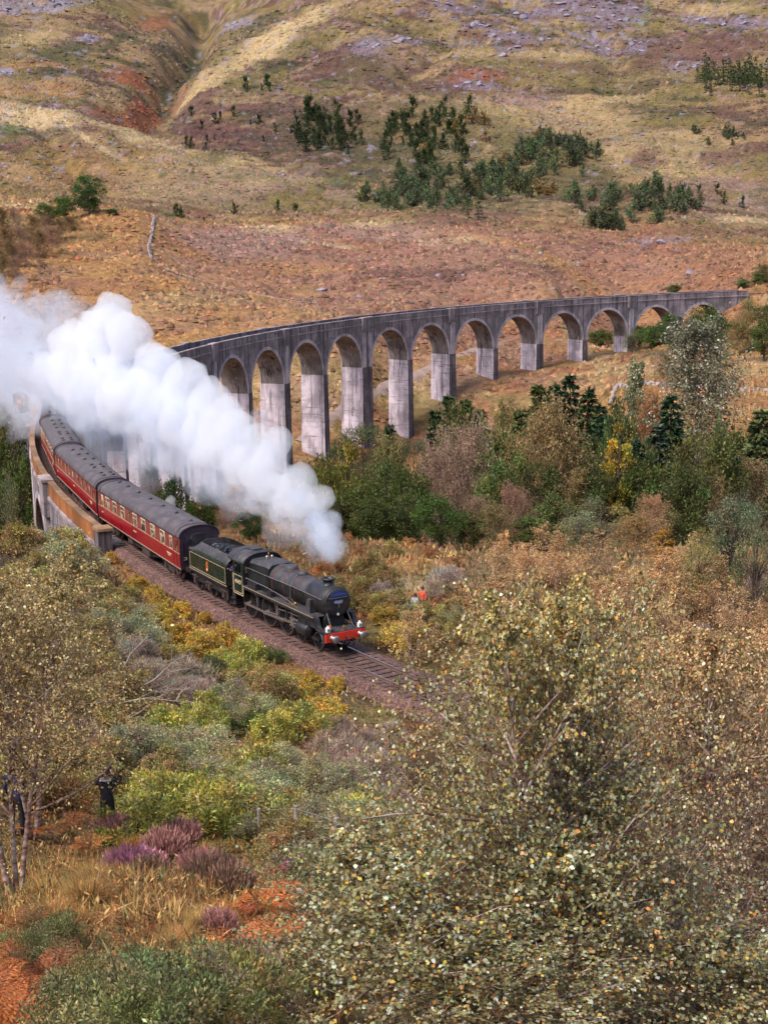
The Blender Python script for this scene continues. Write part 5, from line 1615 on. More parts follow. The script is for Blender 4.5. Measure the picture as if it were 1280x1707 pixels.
def order_labels(items):
    """items: list of (obj, base label, px): equal base labels get their place from the left"""
    d = {}
    for o, lb_, px in items: d.setdefault(lb_, []).append((px, o))
    for lb_, L in d.items():
        L.sort(key=lambda t: t[0])
        for i, (px, o) in enumerate(L): o['label'] = lb_ + ordw(i, len(L))
ITEMS = []

# -------- the wood in the valley: top of each tree as seen, its distance, its width in pixels
WOOD = [
 ('spruce0', 748, 664, 228, 46, (1, 1.15, .8), 'green spruce'), ('spruce1', 776, 672, 222, 54, (1.9, 1.7, 1.1), 'light green spruce'), ('brownbirch0', 840, 688, 224, 56, (.85, .95, .7), 'olive brown birch'),
 ('spruce2', 896, 648, 212, 62, (1.6, 1.5, .8), 'yellowish green spruce'), ('spruce0', 924, 645, 222, 48, (1, 1.1, .9), 'green spruce'), ('spruce1', 951, 630, 226, 52, (.75, .85, .9), 'dark green spruce'), ('spruce0', 980, 652, 218, 56, (.9, 1.05, .85), 'green spruce'),
 ('spruce2', 868, 690, 200, 60, (1.5, 1.4, .8), 'yellowish green spruce'), ('brownbirch1', 945, 690, 168, 104, (1.1, 1.0, .9), 'big brown birch'), ('brownbirch2', 915, 705, 172, 80, (1.1, 1.0, .95), 'big brown birch'),
 ('poplar1', 1062, 598, 214, 50, (.95, 1.0, .8), 'slender grey green poplar'), ('brownbirch0', 1085, 680, 205, 56, (1.35, .8, .7), 'rusty brown birch'), ('poplar0', 1160, 512, 205, 138, (1, 1, 1), 'tall pale leaved poplar'),
 ('spruce1', 1119, 664, 192, 56, (.8, .95, .9), 'dark green spruce'), ('spruce2', 1097, 716, 176, 58, (.8, .9, 1.05), 'bluish spruce'), ('spruce0', 1064, 738, 168, 50, (.8, .95, 1.1), 'bluish spruce'),
 ('yellow0', 1034, 730, 150, 58, (1, 1, 1), 'bright yellow autumn tree'), ('broad0', 1045, 702, 172, 74, (.75, .95, .95), 'dull green broadleaf tree'), ('broad1', 1175, 755, 148, 118, (.95, 1, .8), 'spreading green oak'),
 ('yellow1', 1142, 754, 152, 46, (.8, 1.0, .9), 'yellow green autumn tree'), ('broad2', 1150, 800, 138, 84, (.75, .85, .75), 'dark green broadleaf tree'), ('brownbirch2', 1248, 786, 150, 90, (.85, .8, .8), 'grey brown birch'),
 ('spruce2', 1270, 690, 168, 74, (1.2, 1.2, .7), 'olive spruce'), ('spruce0', 1225, 760, 165, 60, (.7, .85, .85), 'dark green spruce'),
 ('pinkbirch0', 755, 732, 164, 116, (1.05, 1.0, .95), 'pinkish leafless birch'), ('pinkbirch1', 720, 770, 160, 74, (.95, .9, .85), 'pinkish leafless birch'), ('pine0', 690, 722, 186, 62, (1, 1.05, .95), 'blue green pine'),
 ('pine1', 606, 703, 196, 120, (1.2, 1.2, .9), 'flat topped pine'), ('pine0', 560, 728, 200, 70, (1.1, 1.1, .85), 'flat topped pine'), ('yellow1', 580, 760, 150, 66, (.62, .72, .8), 'olive yellow tree'), ('broad0', 552, 790, 146, 76, (1.3, 1.25, .8), 'light olive broadleaf tree'),
 ('brownbirch1', 640, 752, 162, 74, (.85, .95, .7), 'olive brown birch'), ('broad1', 640, 800, 142, 92, (.7, .9, .7), 'dark green broadleaf tree'), ('broad2', 685, 806, 136, 72, (.75, .9, .65), 'dark green broadleaf tree'), ('broad0', 590, 820, 132, 84, (.9, 1.0, .7), 'dark green broadleaf tree'),
 ('light0', 812, 733, 188, 62, (1.0, 1.05, .75), 'light green broadleaf tree'), ('light1', 832, 798, 160, 66, (1.05, 1.05, .8), 'light green broadleaf tree'), ('broad1', 835, 760, 190, 70, (.6, .75, .7), 'dark green broadleaf tree'),
 ('pinkbirch0', 868, 830, 136, 60, (.95, .75, .7), 'reddish leafless birch'), ('pinkbirch1', 800, 850, 132, 60, (.85, .8, .7), 'reddish leafless birch'), ('light0', 925, 848, 132, 92, (.75, .75, .6), 'olive broadleaf tree'), ('sage1', 1000, 856, 122, 104, (1.05, 1.0, .85), 'sage green willow'), ('sage0', 960, 880, 116, 80, (1, .95, .75), 'sage green willow'),
 ('light1', 880, 880, 120, 70, (.8, .75, .55), 'olive broadleaf tree'), ('pinkbirch1', 1090, 848, 122, 60, (1.3, 1.05, .75), 'tan birch'), ('brownbirch0', 1060, 880, 112, 70, (1.25, 1.0, .8), 'tan birch'), ('broad2', 1100, 868, 128, 80, (.65, .8, .6), 'dark green broadleaf tree'),
 ('sage0', 1222, 850, 96, 110, (.85, .95, .85), 'grey green willow'), ('sage1', 1165, 905, 86, 66, (1.5, 1.2, .65), 'yellowish willow'), ('sage0', 1262, 900, 88, 80, (1.1, 1.0, .8), 'sage green willow'), ('yellow1', 1105, 900, 104, 46, (.9, .7, .7), 'orange birch'),
 ('broad0', 733, 846, 118, 70, (.6, .95, .6), 'round dark green bush tree'), ('broad2', 615, 852, 126, 66, (.7, .85, .6), 'dark green broadleaf tree'), ('broad1', 675, 846, 126, 70, (.7, .85, .62), 'dark green broadleaf tree'), ('broad2', 790, 872, 122, 60, (.75, .75, .6), 'dark green broadleaf tree'), ('brownbirch1', 830, 862, 118, 60, (.8, .8, .65), 'olive brown birch'),
 ('spruce1', 1010, 700, 205, 60, (.8, .95, .9), 'dark green spruce'), ('broad0', 985, 760, 178, 74, (.65, .8, .75), 'dark green broadleaf tree'), ('spruce2', 800, 690, 218, 52, (1.1, 1.15, .8), 'green spruce'), ('broad2', 1000, 800, 150, 74, (.6, .75, .65), 'dark green broadleaf tree'), ('broad1', 900, 800, 152, 74, (.65, .75, .6), 'dark green broadleaf tree'), ('brownbirch2', 1195, 815, 142, 60, (.9, .8, .75), 'grey brown birch'),
 ('spruce1', 725, 690, 215, 46, (1.1, 1.15, .85), 'green spruce'), ('spruce0', 1000, 680, 210, 50, (.9, 1.0, .85), 'green spruce'), ('broad0', 770, 710, 200, 70, (.8, .9, .65), 'dark green broadleaf tree'), ('brownbirch2', 860, 740, 180, 80, (.9, .9, .7), 'olive brown birch'), ('light1', 880, 770, 175, 70, (.85, .9, .65), 'light green broadleaf tree'), ('broad2', 1075, 790, 150, 80, (.8, .95, .75), 'dark green broadleaf tree'), ('brownbirch0', 960, 800, 150, 70, (1.0, .9, .75), 'olive brown birch'), ('light0', 1210, 735, 175, 80, (.7, .8, .6), 'olive broadleaf tree'), ('spruce2', 650, 715, 190, 46, (1, 1.05, .85), 'bluish spruce'),
 ('broad1', 560, 850, 130, 70, (.8, .9, .65), 'dark green broadleaf tree'),
]
WM = 1.0
def top_plant(key, px, py, Y, wpx, tint, base, where, group, cat='tree', name=None, seed=0, minh=1.0):
    if Y < 0: Y = at1(px, -Y)[1]      # foot of the tree seen at this photo row
    p = pt(px, py, Y)
    z0 = gz(p[0], p[1])
    h = max(minh, (p[2] - z0 + .1) * (.92 if 'birch' in key else .88 if 'poplar' in key else 1.0 if 'spruce' in key or 'pine' in key else 1.09))
    nm = name or base.split(' ')[-1] + '_tree'
    o = plant(nm, PR[key], (p[0], p[1], z0 - .1), h, base + ' ' + where, cat, group, w=wpx * WM * (1.38 if key.startswith('spruce') else .85 if 'birch' in key else .85) * Y / FPX, tint=tint, seed=seed)
    ITEMS.append((o, base + ' ' + where, px))
    return o
WM = 1.3
for i, (key, px, py, Y, wpx, tint, base) in enumerate(WOOD):
    where = 'in the valley wood behind the engine' if px < 830 else ('amid the valley wood' if px < 1040 else 'at the valley wood right side')
    kindname = {'spruce': 'spruce_tree', 'pine': 'pine_tree', 'poplar': 'poplar_tree', 'brownbirch': 'birch_tree', 'pinkbirch': 'birch_tree', 'sage': 'willow_tree'}.get(key[:-1], 'broadleaf_tree')
    if key.startswith('broad'): tint = (tint[0] * 1.12, tint[1] * .90, tint[2] * .95)
    py = py - (13 if key.startswith('spruce') else 0 if key == 'poplar0' else 16)
    top_plant(key, px, py, Y, wpx, tint, base, where, 'trees of the valley wood', name=kindname, seed=i + 3)
WM = 1.05
# trees near the far end of the viaduct, beyond it, beside the train and at the left
EDGE = [
 ('broad0', 1092, 540, -582, 60, (.7, .95, .7), 'dark green tree', 'behind the last but one viaduct arch'), ('broad1', 1120, 528, -580, 50, (.6, .8, .6), 'dark green tree', 'behind the last but one viaduct arch'), ('broad2', 1066, 545, -584, 44, (.75, .85, .6), 'dark green tree', 'behind the last but one viaduct arch'),
 ('broad1', 1175, 515, -575, 60, (.8, .85, .6), 'dark green tree', 'behind the last arch of the viaduct'), ('broad0', 1200, 525, -572, 50, (.65, .75, .55), 'dark green tree', 'behind the last arch of the viaduct'),
 ('sage0', 1055, 552, -590, 40, (.75, .85, .55), 'round olive bush', 'before a far pier of the viaduct'), ('broad2', 1003, 552, -578, 50, (.8, .85, .6), 'olive bush', 'behind the third viaduct arch from the right'),
 ('sage0', 1248, 495, -535, 30, (.9, 1.0, .6), 'yellow green bush', 'against the far end of the viaduct'), ('broad1', 1268, 512, -562, 44, (.7, .9, .55), 'green bush', 'against the far end of the viaduct'), ('brownbirch0', 1252, 520, -580, 56, (1.1, 1.0, .8), 'thin tan birch', 'against the far end of the viaduct'), ('brownbirch2', 1228, 535, -586, 50, (.9, .9, .7), 'thin tan birch', 'against the far end of the viaduct'),
 ('broad2', 1275, 545, -600, 60, (.8, .85, .6), 'green bush', 'against the far end of the viaduct'), ('light0', 1266, 452, -478, 34, (.85, .9, .7), 'pale green bush', 'above the far end of the viaduct'), ('light1', 1240, 466, -484, 30, (.9, 1.0, .8), 'pale green bush', 'above the far end of the viaduct'), ('brownbirch1', 1276, 440, -476, 34, (.7, .75, .55), 'grey brown bush', 'above the far end of the viaduct'), ('light0', 1125, 475, -486, 34, (.9, .85, .6), 'pale green bush', 'above the far end of the viaduct'),
 ('brownbirch2', 1110, 590, -642, 44, (.95, .8, .7), 'brown bush', 'beside the tall pale poplar'), ('sage1', 1200, 560, -606, 44, (.8, .85, .6), 'olive bush', 'beside the tall pale poplar'),
 ('light1', 290, 808, 132, 84, (.75, .85, .6), 'green broadleaf tree', 'behind the first carriage'), ('broad0', 340, 818, 126, 70, (.85, 1.0, .65), 'green broadleaf tree', 'behind the first carriage'), ('pinkbirch0', 262, 800, 140, 60, (1.1, 1.0, .8), 'tan twiggy birch', 'behind the first carriage'), ('broad1', 415, 858, 114, 56, (.7, .95, .65), 'green broadleaf tree', 'behind the tender'), ('pinkbirch1', 375, 840, 122, 44, (1.3, 1.05, .7), 'tan twiggy birch', 'behind the first carriage'), ('light0', 250, 780, 150, 50, (.7, .8, .6), 'green broadleaf tree', 'behind the first carriage'),
 ('broad1', 20, 690, 210, 90, (.75, .75, .55), 'olive green tree', 'left of the viaduct bend'), ('broad0', -10, 740, 190, 80, (.8, .85, .6), 'olive green tree', 'left of the viaduct bend'), ('light0', 35, 770, 170, 60, (.7, .8, .6), 'olive green tree', 'left of the viaduct bend'), ('brownbirch0', 5, 640, 250, 80, (.9, .8, .6), 'brown tree', 'left of the viaduct bend'), ('sage0', 15, 800, 150, 60, (.9, .9, .7), 'grey green willow', 'left of the viaduct bend'), ('light1', -20, 790, 160, 70, (.75, .85, .6), 'olive green tree', 'left of the viaduct bend'),
 ('broad1', 146, 296, -362, 58, (.5, .8, .5), 'broad dark green oak', 'on the left hillside'), ('broad0', 106, 328, -368, 40, (.6, .9, .55), 'dark green tree', 'beside the broad oak on the left hillside'), ('broad2', 185, 348, -364, 22, (.5, .6, .5), 'dark green tree', 'beside the broad oak on the left hillside'), ('broad0', 80, 340, -378, 44, (.7, .8, .5), 'dark green tree', 'beside the broad oak on the left hillside'),
]
for i in range(17):
    EDGE.append((['brownbirch0', 'brownbirch1', 'pinkbirch0', 'brownbirch2', 'pinkbirch1'][i % 5], [-30, 5, 28, 50, 72, 96, 15, 40, 62, 84, -8, 20, 44, 0, 24, -20, 118][i], [352, 346, 350, 358, 362, 364, 378, 380, 384, 380, 398, 402, 404, 425, 430, 440, 360][i], -[398, 394, 396, 402, 404, 400, 424, 428, 430, 424, 446, 450, 448, 470, 474, 478, 390][i], 44 - (i % 3) * 6, ((.9, .72, .62), (.7, .62, .5), (.75, .65, .6))[i % 3], 'grey brown leafless birch', 'in the grove on the left below the oak'))
for i, (key, px, py, Y, wpx, tint, base, where) in enumerate(EDGE):
    nm = {'pinkbirch': 'birch_tree', 'brownbirch': 'birch_tree', 'sage': 'willow_bush'}.get(key[:-1], 'broadleaf_tree')
    top_plant(key, px, py, Y, wpx, tint, base, where, 'scattered trees round the viaduct', name=nm if 'bush' not in base else 'broadleaf_bush', cat='tree' if 'bush' not in base else 'bush', seed=i + 50, minh=1.5)

# -------- trees on the mountain sides: single small meshes
FARP = []
def far_proto(seed, kind):
    r = np.random.default_rng(seed)
    if kind == 'con':
        tv, cv = gen_spruce(seed, 8, 3.6, G_DARK, levels=9, nb=6, per=9, leaf=.75)
    elif kind == 'pin':
        tv, cv = gen_clump(seed, 8, 5.2, clumps=16, per=34, leaf=.75, palette=G_BLUE, trunk_h=.12, shape='column', clump_r=.2, asp=.4)
    elif kind == 'jun':
        tv, cv = gen_clump(seed, 6, 3.0, clumps=12, per=34, leaf=.55, palette=G_DARK, trunk_h=.02, shape='column', clump_r=.22, asp=.4)
    else:
        tv, cv = gen_clump(seed, 6, 5, clumps=14, per=32, leaf=.65, palette=C_BROWN, trunk_h=.08, shape='oval', clump_r=.2)
    V = np.concatenate([tv[0], cv[0]]); F = np.concatenate([tv[1], cv[1] + len(tv[0])])
    C3 = np.concatenate([np.tile([[.06, .045, .035]], (len(tv[0]), 1)), cv[2]])
    me = np_mesh('hill_tree', V, F, C3); me.materials.append(M_NEEDLE)
    return me
FAR = {k: [far_proto(200 + 10 * j + i, k) for i in range(3)] for j, k in enumerate(('con', 'pin', 'jun', 'bro'))}
FH = {'con': 8, 'pin': 8, 'jun': 6, 'bro': 6}
HILL = [ # kind, px0, px1, py0, py1, count, height px, tint, label
 ('pin', 600, 905, 285, 354, 84, (24, 38), (1.25, 1.3, 1.15), 'blue green pine in the plantation on the middle hillside'),
 ('pin', 850, 1005, 238, 308, 36, (22, 36), (1.1, 1.15, 1.05), 'dark green pine on the slope above the plantation'),
 ('pin', 930, 1195, 338, 388, 56, (24, 38), (1.2, 1.25, 1.1), 'blue green pine in the right hand belt'),
 ('con', 765, 800, 352, 372, 4, (32, 42), (1.1, 1.2, 1.0), 'tall pine standing before the plantation'),
 ('jun', 472, 620, 190, 268, 58, (14, 28), (.9, .85, .7), 'dark juniper on the middle hillside'),
 ('jun', 620, 800, 190, 300, 62, (14, 30), (.95, .95, .75), 'dark bushy tree on the slope right of the junipers'),
 ('jun', 406, 452, 145, 156, 6, (12, 18), (.8, .95, .8), 'dark bush in the small clump high on the hillside'),
 ('con', 1150, 1285, 112, 172, 56, (26, 42), (1.3, 1.35, 1.15), 'dark spruce in the wood at the upper right'),
 ('jun', 256, 470, 185, 262, 14, (10, 18), (.8, .75, .6), 'lone dark juniper beside the mountain burn'),
 ('jun', 270, 500, 345, 362, 9, (8, 20), (.8, .8, .6), 'small dark bush on the pass'),
 ('pin', 1130, 1250, 232, 248, 14, (10, 18), (.9, .95, .8), 'low pine on the right hillside'),
 ('bro', 700, 1000, 205, 350, 16, (16, 26), (1, .85, .7), 'rusty birch among the hillside pines'),
 ('jun', 1000, 1270, 300, 395, 9, (8, 18), (.8, .8, .65), 'scattered dark bush on the right hillside'),
]
rr = np.random.default_rng(77)
fi = 0
for kind, x0, x1, y0, y1, cnt, hp, tint, lb_ in HILL:
    px = rr.uniform(x0, x1, cnt); py = rr.uniform(y0, y1, cnt)
    if cnt > 20:   # gather into loose clumps
        c = rr.integers(0, max(3, cnt // 6), cnt); cxp = rr.uniform(x0, x1, 40); cyp = rr.uniform(y0, y1, 40)
        k = .2; px = px * (1 - k) + cxp[c] * k; py = py * (1 - k) + cyp[c] * k
    G = at(px, py)
    for i in range(cnt):
        h = rr.uniform(hp[0] * .75, hp[1]) * (1.2 if kind == 'jun' else 1.08) * G[i, 1] / FPX
        o = new_obj('hill_pine' if kind in ('con', 'pin') else ('juniper_bush' if kind == 'jun' else 'hill_birch'), FAR[kind][fi % 3])
        sc_ = h / FH[kind]
        o.location = (G[i, 0], G[i, 1], G[i, 2] - .3); o.scale = (sc_ * rr.uniform(.8, 1.2),) * 2 + (sc_,); o.rotation_euler = (0, 0, rr.uniform(0, 6.28))
        v = rr.uniform(.65, 1.35); y_ = rr.uniform(.9, 1.25); o.color = (tint[0] * v * y_, tint[1] * v, tint[2] * v * rr.uniform(.8, 1.1), 1)
        tag(o, lb_, 'tree' if kind != 'jun' else 'bush', 'trees on the mountain sides')
        ITEMS.append((o, lb_, px[i])); fi += 1
# ================================================================== foreground and slope vegetation
# ---- heather: upright spikes, flower heads at the top
def gen_heather(seed, H, W, flower, n=2600):
    r = np.random.default_rng(seed)
    a = r.uniform(0, 2 * math.pi, n); q = r.random(n) ** .5
    bx, by = np.cos(a) * q, np.sin(a) * q
    top = H * (.55 + .45 * np.sqrt(np.maximum(0, 1 - q ** 2))) * r.uniform(.7, 1.1, n)
    f = r.uniform(.1, .95, n)
    P = np.stack([bx * W / 2 * (.7 + .4 * f), by * W / 2 * (.7 + .4 * f), top * f], 1)
    D = np.stack([bx * .5, by * .5, np.ones(n)], 1) + r.standard_normal((n, 3)) * .22
    N = r.standard_normal((n, 3))
    base = np.array([[.10, .075, .05]]) * (1 + .3 * r.standard_normal((n, 1)))
    fl = np.array([flower]) * (1 + .25 * r.standard_normal((n, 1)))
    k = smooth(.45, .7, f + .12 * r.standard_normal(n))[:, None]
    c = np.clip(base * (1 - k) + fl * k, .01, .8)
    L = r.uniform(.07, .15, n)
    return leaf_quads(P, D, N, L, L * .22, c)
# ---- bracken: arching fronds with paired leaflets
def gen_bracken(seed, H, W, palette, fronds=9):
    r = np.random.default_rng(seed)
    P, D, N, L, Wd, C3 = [], [], [], [], [], []
    lines = []
    for i in range(fronds):
        a = r.uniform(0, 2 * math.pi); ln = r.uniform(.75, 1.15)
        out = np.array([math.cos(a), math.sin(a), 0])
        t = np.linspace(0, 1, 27)
        pts = out * (W / 2 * ln * t ** 1.25)[:, None] + np.array([0, 0, 1]) * (H * ln * (1.6 * t - 1.0 * t ** 2.2))[:, None]
        lines.append((pts, .008, .002))
        side = np.array([-out[1], out[0], 0])
        c = pal(1, palette, r, .2)[0]
        for k in range(6, 27):
            tt = t[k]; wl = .30 * W * (1 - (tt - .25) ** 1.3 / .75 ** 1.3) * .8 + .01
            d = unit(pts[k] - pts[k - 1])
            for sg in (-1, 1):
                for sub in range(4):
                    f = .06 + sub * .24
                    P.append(pts[k] + side * sg * wl * f + d * .02 * sub); D.append(side * sg * .9 + d * .5 + r.standard_normal(3) * .15 + np.array([0, 0, -.2])); N.append(np.cross(d, side) * 1.0 + r.standard_normal(3) * .2)
                    L.append(wl * .34); Wd.append(.022 * W * (1.25 - f)); C3.append(c * r.uniform(.7, 1.25))
    cv = leaf_quads(np.array(P), np.array(D), np.array(N), np.array(L), np.array(Wd) * .85, np.clip(np.array(C3), .01, .8))
    return tubes_np(lines, 3), cv
# ---- tussock of long bent grass
def gen_tussock(seed, H, W, palette, n=420):
    r = np.random.default_rng(seed)
    a = r.uniform(0, 2 * math.pi, n); out = np.stack([np.cos(a), np.sin(a), 0 * a], 1)
    base = out * (r.random(n) ** .5 * W * .22)[:, None]
    ln = H * r.uniform(.6, 1.25, n); bend = r.uniform(.3, 1.2, n)
    side = np.stack([-out[:, 1], out[:, 0], 0 * a], 1)
    pts = []
    for k, f in enumerate((0, .4, .75, 1.0)):
        p = base + out * (bend * ln * f ** 1.8 * .8)[:, None] + np.array([0, 0, 1]) * (ln * (f - .45 * bend * f ** 2.4))[:, None]
        w = .008 * (1 - f * .85)
        pts.append((p - side * w, p + side * w))
    v = np.stack([q for pr in pts for q in pr], 1)
    f0 = np.array([[0, 1, 3, 2], [2, 3, 5, 4], [4, 5, 7, 6]])
    F = (np.arange(n)[:, None, None] * 8 + f0[None]).reshape(-1, 4)
    return v.reshape(-1, 3), F, np.repeat(pal(n, palette, r, .25), 8, axis=0)

C_RHODO = [((.24, .24, .055), 5), ((.17, .19, .05), 4), ((.40, .33, .055), 2.0), ((.34, .20, .05), .8), ((.10, .12, .035), 3)]
C_YBUSH = [((.40, .25, .035), 5), ((.30, .21, .045), 4), ((.50, .34, .06), 2), ((.36, .16, .03), 1.2), ((.15, .13, .04), 4)]
C_MYRT = [((.105, .105, .045), 5), ((.155, .155, .080), 3), ((.062, .062, .028), 4), ((.20, .155, .07), 1.4)]
C_TWG = [((.20, .15, .125), 5), ((.28, .22, .19), 3), ((.12, .085, .07), 4), ((.15, .15, .075), 2)]
C_RUST = [((.34, .145, .055), 5), ((.27, .105, .045), 3), ((.42, .23, .09), 2), ((.16, .12, .055), 2)]
C_STRAW = [((.42, .27, .10), 5), ((.33, .17, .06), 3), ((.50, .36, .17), 2), ((.22, .17, .06), 2)]
C_SAGE2 = [((.24, .235, .13), 5), ((.32, .315, .20), 3), ((.15, .15, .08), 3), ((.34, .26, .11), 1)]
C_OLIVE2 = [((.25, .20, .075), 5), ((.34, .26, .10), 3), ((.16, .13, .05), 3), ((.40, .22, .07), 1)]
C_BIR1 = [((.275, .27, .120), 5), ((.36, .29, .135), 3.2), ((.39, .42, .29), 2.8), ((.48, .52, .41), .7), ((.50, .24, .06), .9), ((.60, .42, .08), .7), ((.15, .14, .06), 3)]  # pale mint tones are sky glints painted into the leaf colour
C_BIR2 = [((.34, .26, .14), 5), ((.45, .34, .21), 4), ((.55, .48, .35), 2.4), ((.18, .14, .075), 3), ((.48, .23, .08), .8)]
C_BIR3 = [((.38, .30, .12), 5), ((.47, .36, .17), 4), ((.54, .47, .28), 1.8), ((.22, .175, .075), 3), ((.50, .28, .07), .8)]

C_RHODO = [(tuple(min(.75, q * 1.35) for q in a), w) for a, w in C_RHODO]
C_YBUSH = [(tuple(min(.75, q * 1.30) for q in a), w) for a, w in C_YBUSH]
C_MYRT = [(tuple(min(.75, q * 1.50) for q in a), w) for a, w in C_MYRT]
C_TWG = [(tuple(min(.75, q * 1.40) for q in a), w) for a, w in C_TWG]
C_STRAW = [(tuple(min(.75, q * 1.15) for q in a), w) for a, w in C_STRAW]
for i in range(3):
    PR['yel%d' % i] = P_clump('yellow_bush', 300 + i, 1.7, 2.3, M_LEAF, M_BARK, clumps=34, per=130, leaf=.105, palette=C_YBUSH, trunk_h=.04, shape='dome', clump_r=.15, stems=4, r_trunk=.03)
for i in range(3):
    PR['rho%d' % i] = P_clump('rhododendron', 310 + i, 1.6, 2.3, M_GLOSS, M_BARK, clumps=44, per=90, leaf=.125, palette=C_RHODO, trunk_h=.04, shape='dome', clump_r=.13, asp=.32, stems=4, updir=.7, r_trunk=.03)
for i in range(3):
    PR['wil%d' % i] = P_clump('grey_willow', 320 + i, 1.8, 2.3, M_LEAF, M_BARK, clumps=42, per=170, leaf=.075, palette=C_SAGE2, trunk_h=.04, shape='dome', clump_r=.15, asp=.38, stems=5, updir=.6, r_trunk=.025)
for i in range(2):
    PR['oli%d' % i] = P_clump('olive_bush', 330 + i, 1.8, 2.3, M_LEAF, M_BARK, clumps=40, per=150, leaf=.085, palette=C_OLIVE2, trunk_h=.04, shape='dome', clump_r=.15, asp=.5, stems=5, updir=.5, r_trunk=.025)
for i in range(2):
    PR['twg%d' % i] = P_clump('twiggy_bush', 340 + i, 1.6, 2.4, M_TWIG, M_BARK, clumps=36, per=110, leaf=.30, palette=C_TWG, trunk_h=.03, shape='dome', clump_r=.17, asp=.05, stems=6, updir=.8, r_trunk=.02)
PR['drk0'] = P_clump('dark_bush', 350, 1.5, 2.2, M_LEAF, M_BARK, clumps=38, per=140, leaf=.085, palette=G_MID, trunk_h=.04, shape='dome', clump_r=.15, stems=4, r_trunk=.025)
PR['rus0'] = P_clump('rusty_bush', 352, 1.3, 2.2, M_LEAF, M_BARK, clumps=34, per=130, leaf=.10, palette=C_RUST, trunk_h=.03, shape='dome', clump_r=.16, stems=4, r_trunk=.02)
PR['tan0'] = P_birch('tan_birch', 354, 3.4, 2.6, C_TAN, limbs=44, twigs=9, per=13, leaf=.085, asp=.6, hang=.1, base=.06, leaders=2, low=True)
PR['tan1'] = P_birch('tan_birch', 355, 3.4, 2.6, C_TAN, limbs=40, twigs=9, per=12, leaf=.085, asp=.6, hang=.1, base=.06, leaders=3, low=True)
for i in range(2):
    PR['myr%d' % i] = P_clump('bog_myrtle', 356 + i, 1.1, 1.5, M_LEAF, M_BARK, clumps=52, per=190, leaf=.042, palette=C_MYRT, trunk_h=.04, shape='dome', clump_r=.13, asp=.42, stems=6, updir=.9, r_trunk=.015)
def leaf_only(nm, cv, mat, H, W, part_='foliage'):
    return Proto([(part_, leafmesh(nm, cv, mat))], H, W)
PR['heaA'] = leaf_only('heather_flower', gen_heather(360, .5, .62, (.52, .23, .31), 3400), M_LEAF, .5, .62, 'sprigs')
PR['heaB'] = leaf_only('heather_faded', gen_heather(361, .5, .8, (.40, .20, .19), 3200), M_LEAF, .5, .8, 'sprigs')
PR['heaC'] = leaf_only('heather_brown', gen_heather(362, .5, .8, (.23, .135, .10), 3000), M_LEAF, .5, .8, 'sprigs')
for i in range(2):
    tv, cv = gen_bracken(365 + i, .8, 1.5, C_RUST)
    PR['fern%d' % i] = Proto([('stalks', tubemesh('bracken_stalks', tv, M_REDTWIG)), ('fronds', leafmesh('bracken_fronds', cv, M_LEAF))], .8, 1.5)
for i in range(2):
    PR['tus%d' % i] = leaf_only('grass_tussock', gen_tussock(370 + i, .7, .8, C_STRAW), M_LEAF, .7, .8, 'blades')

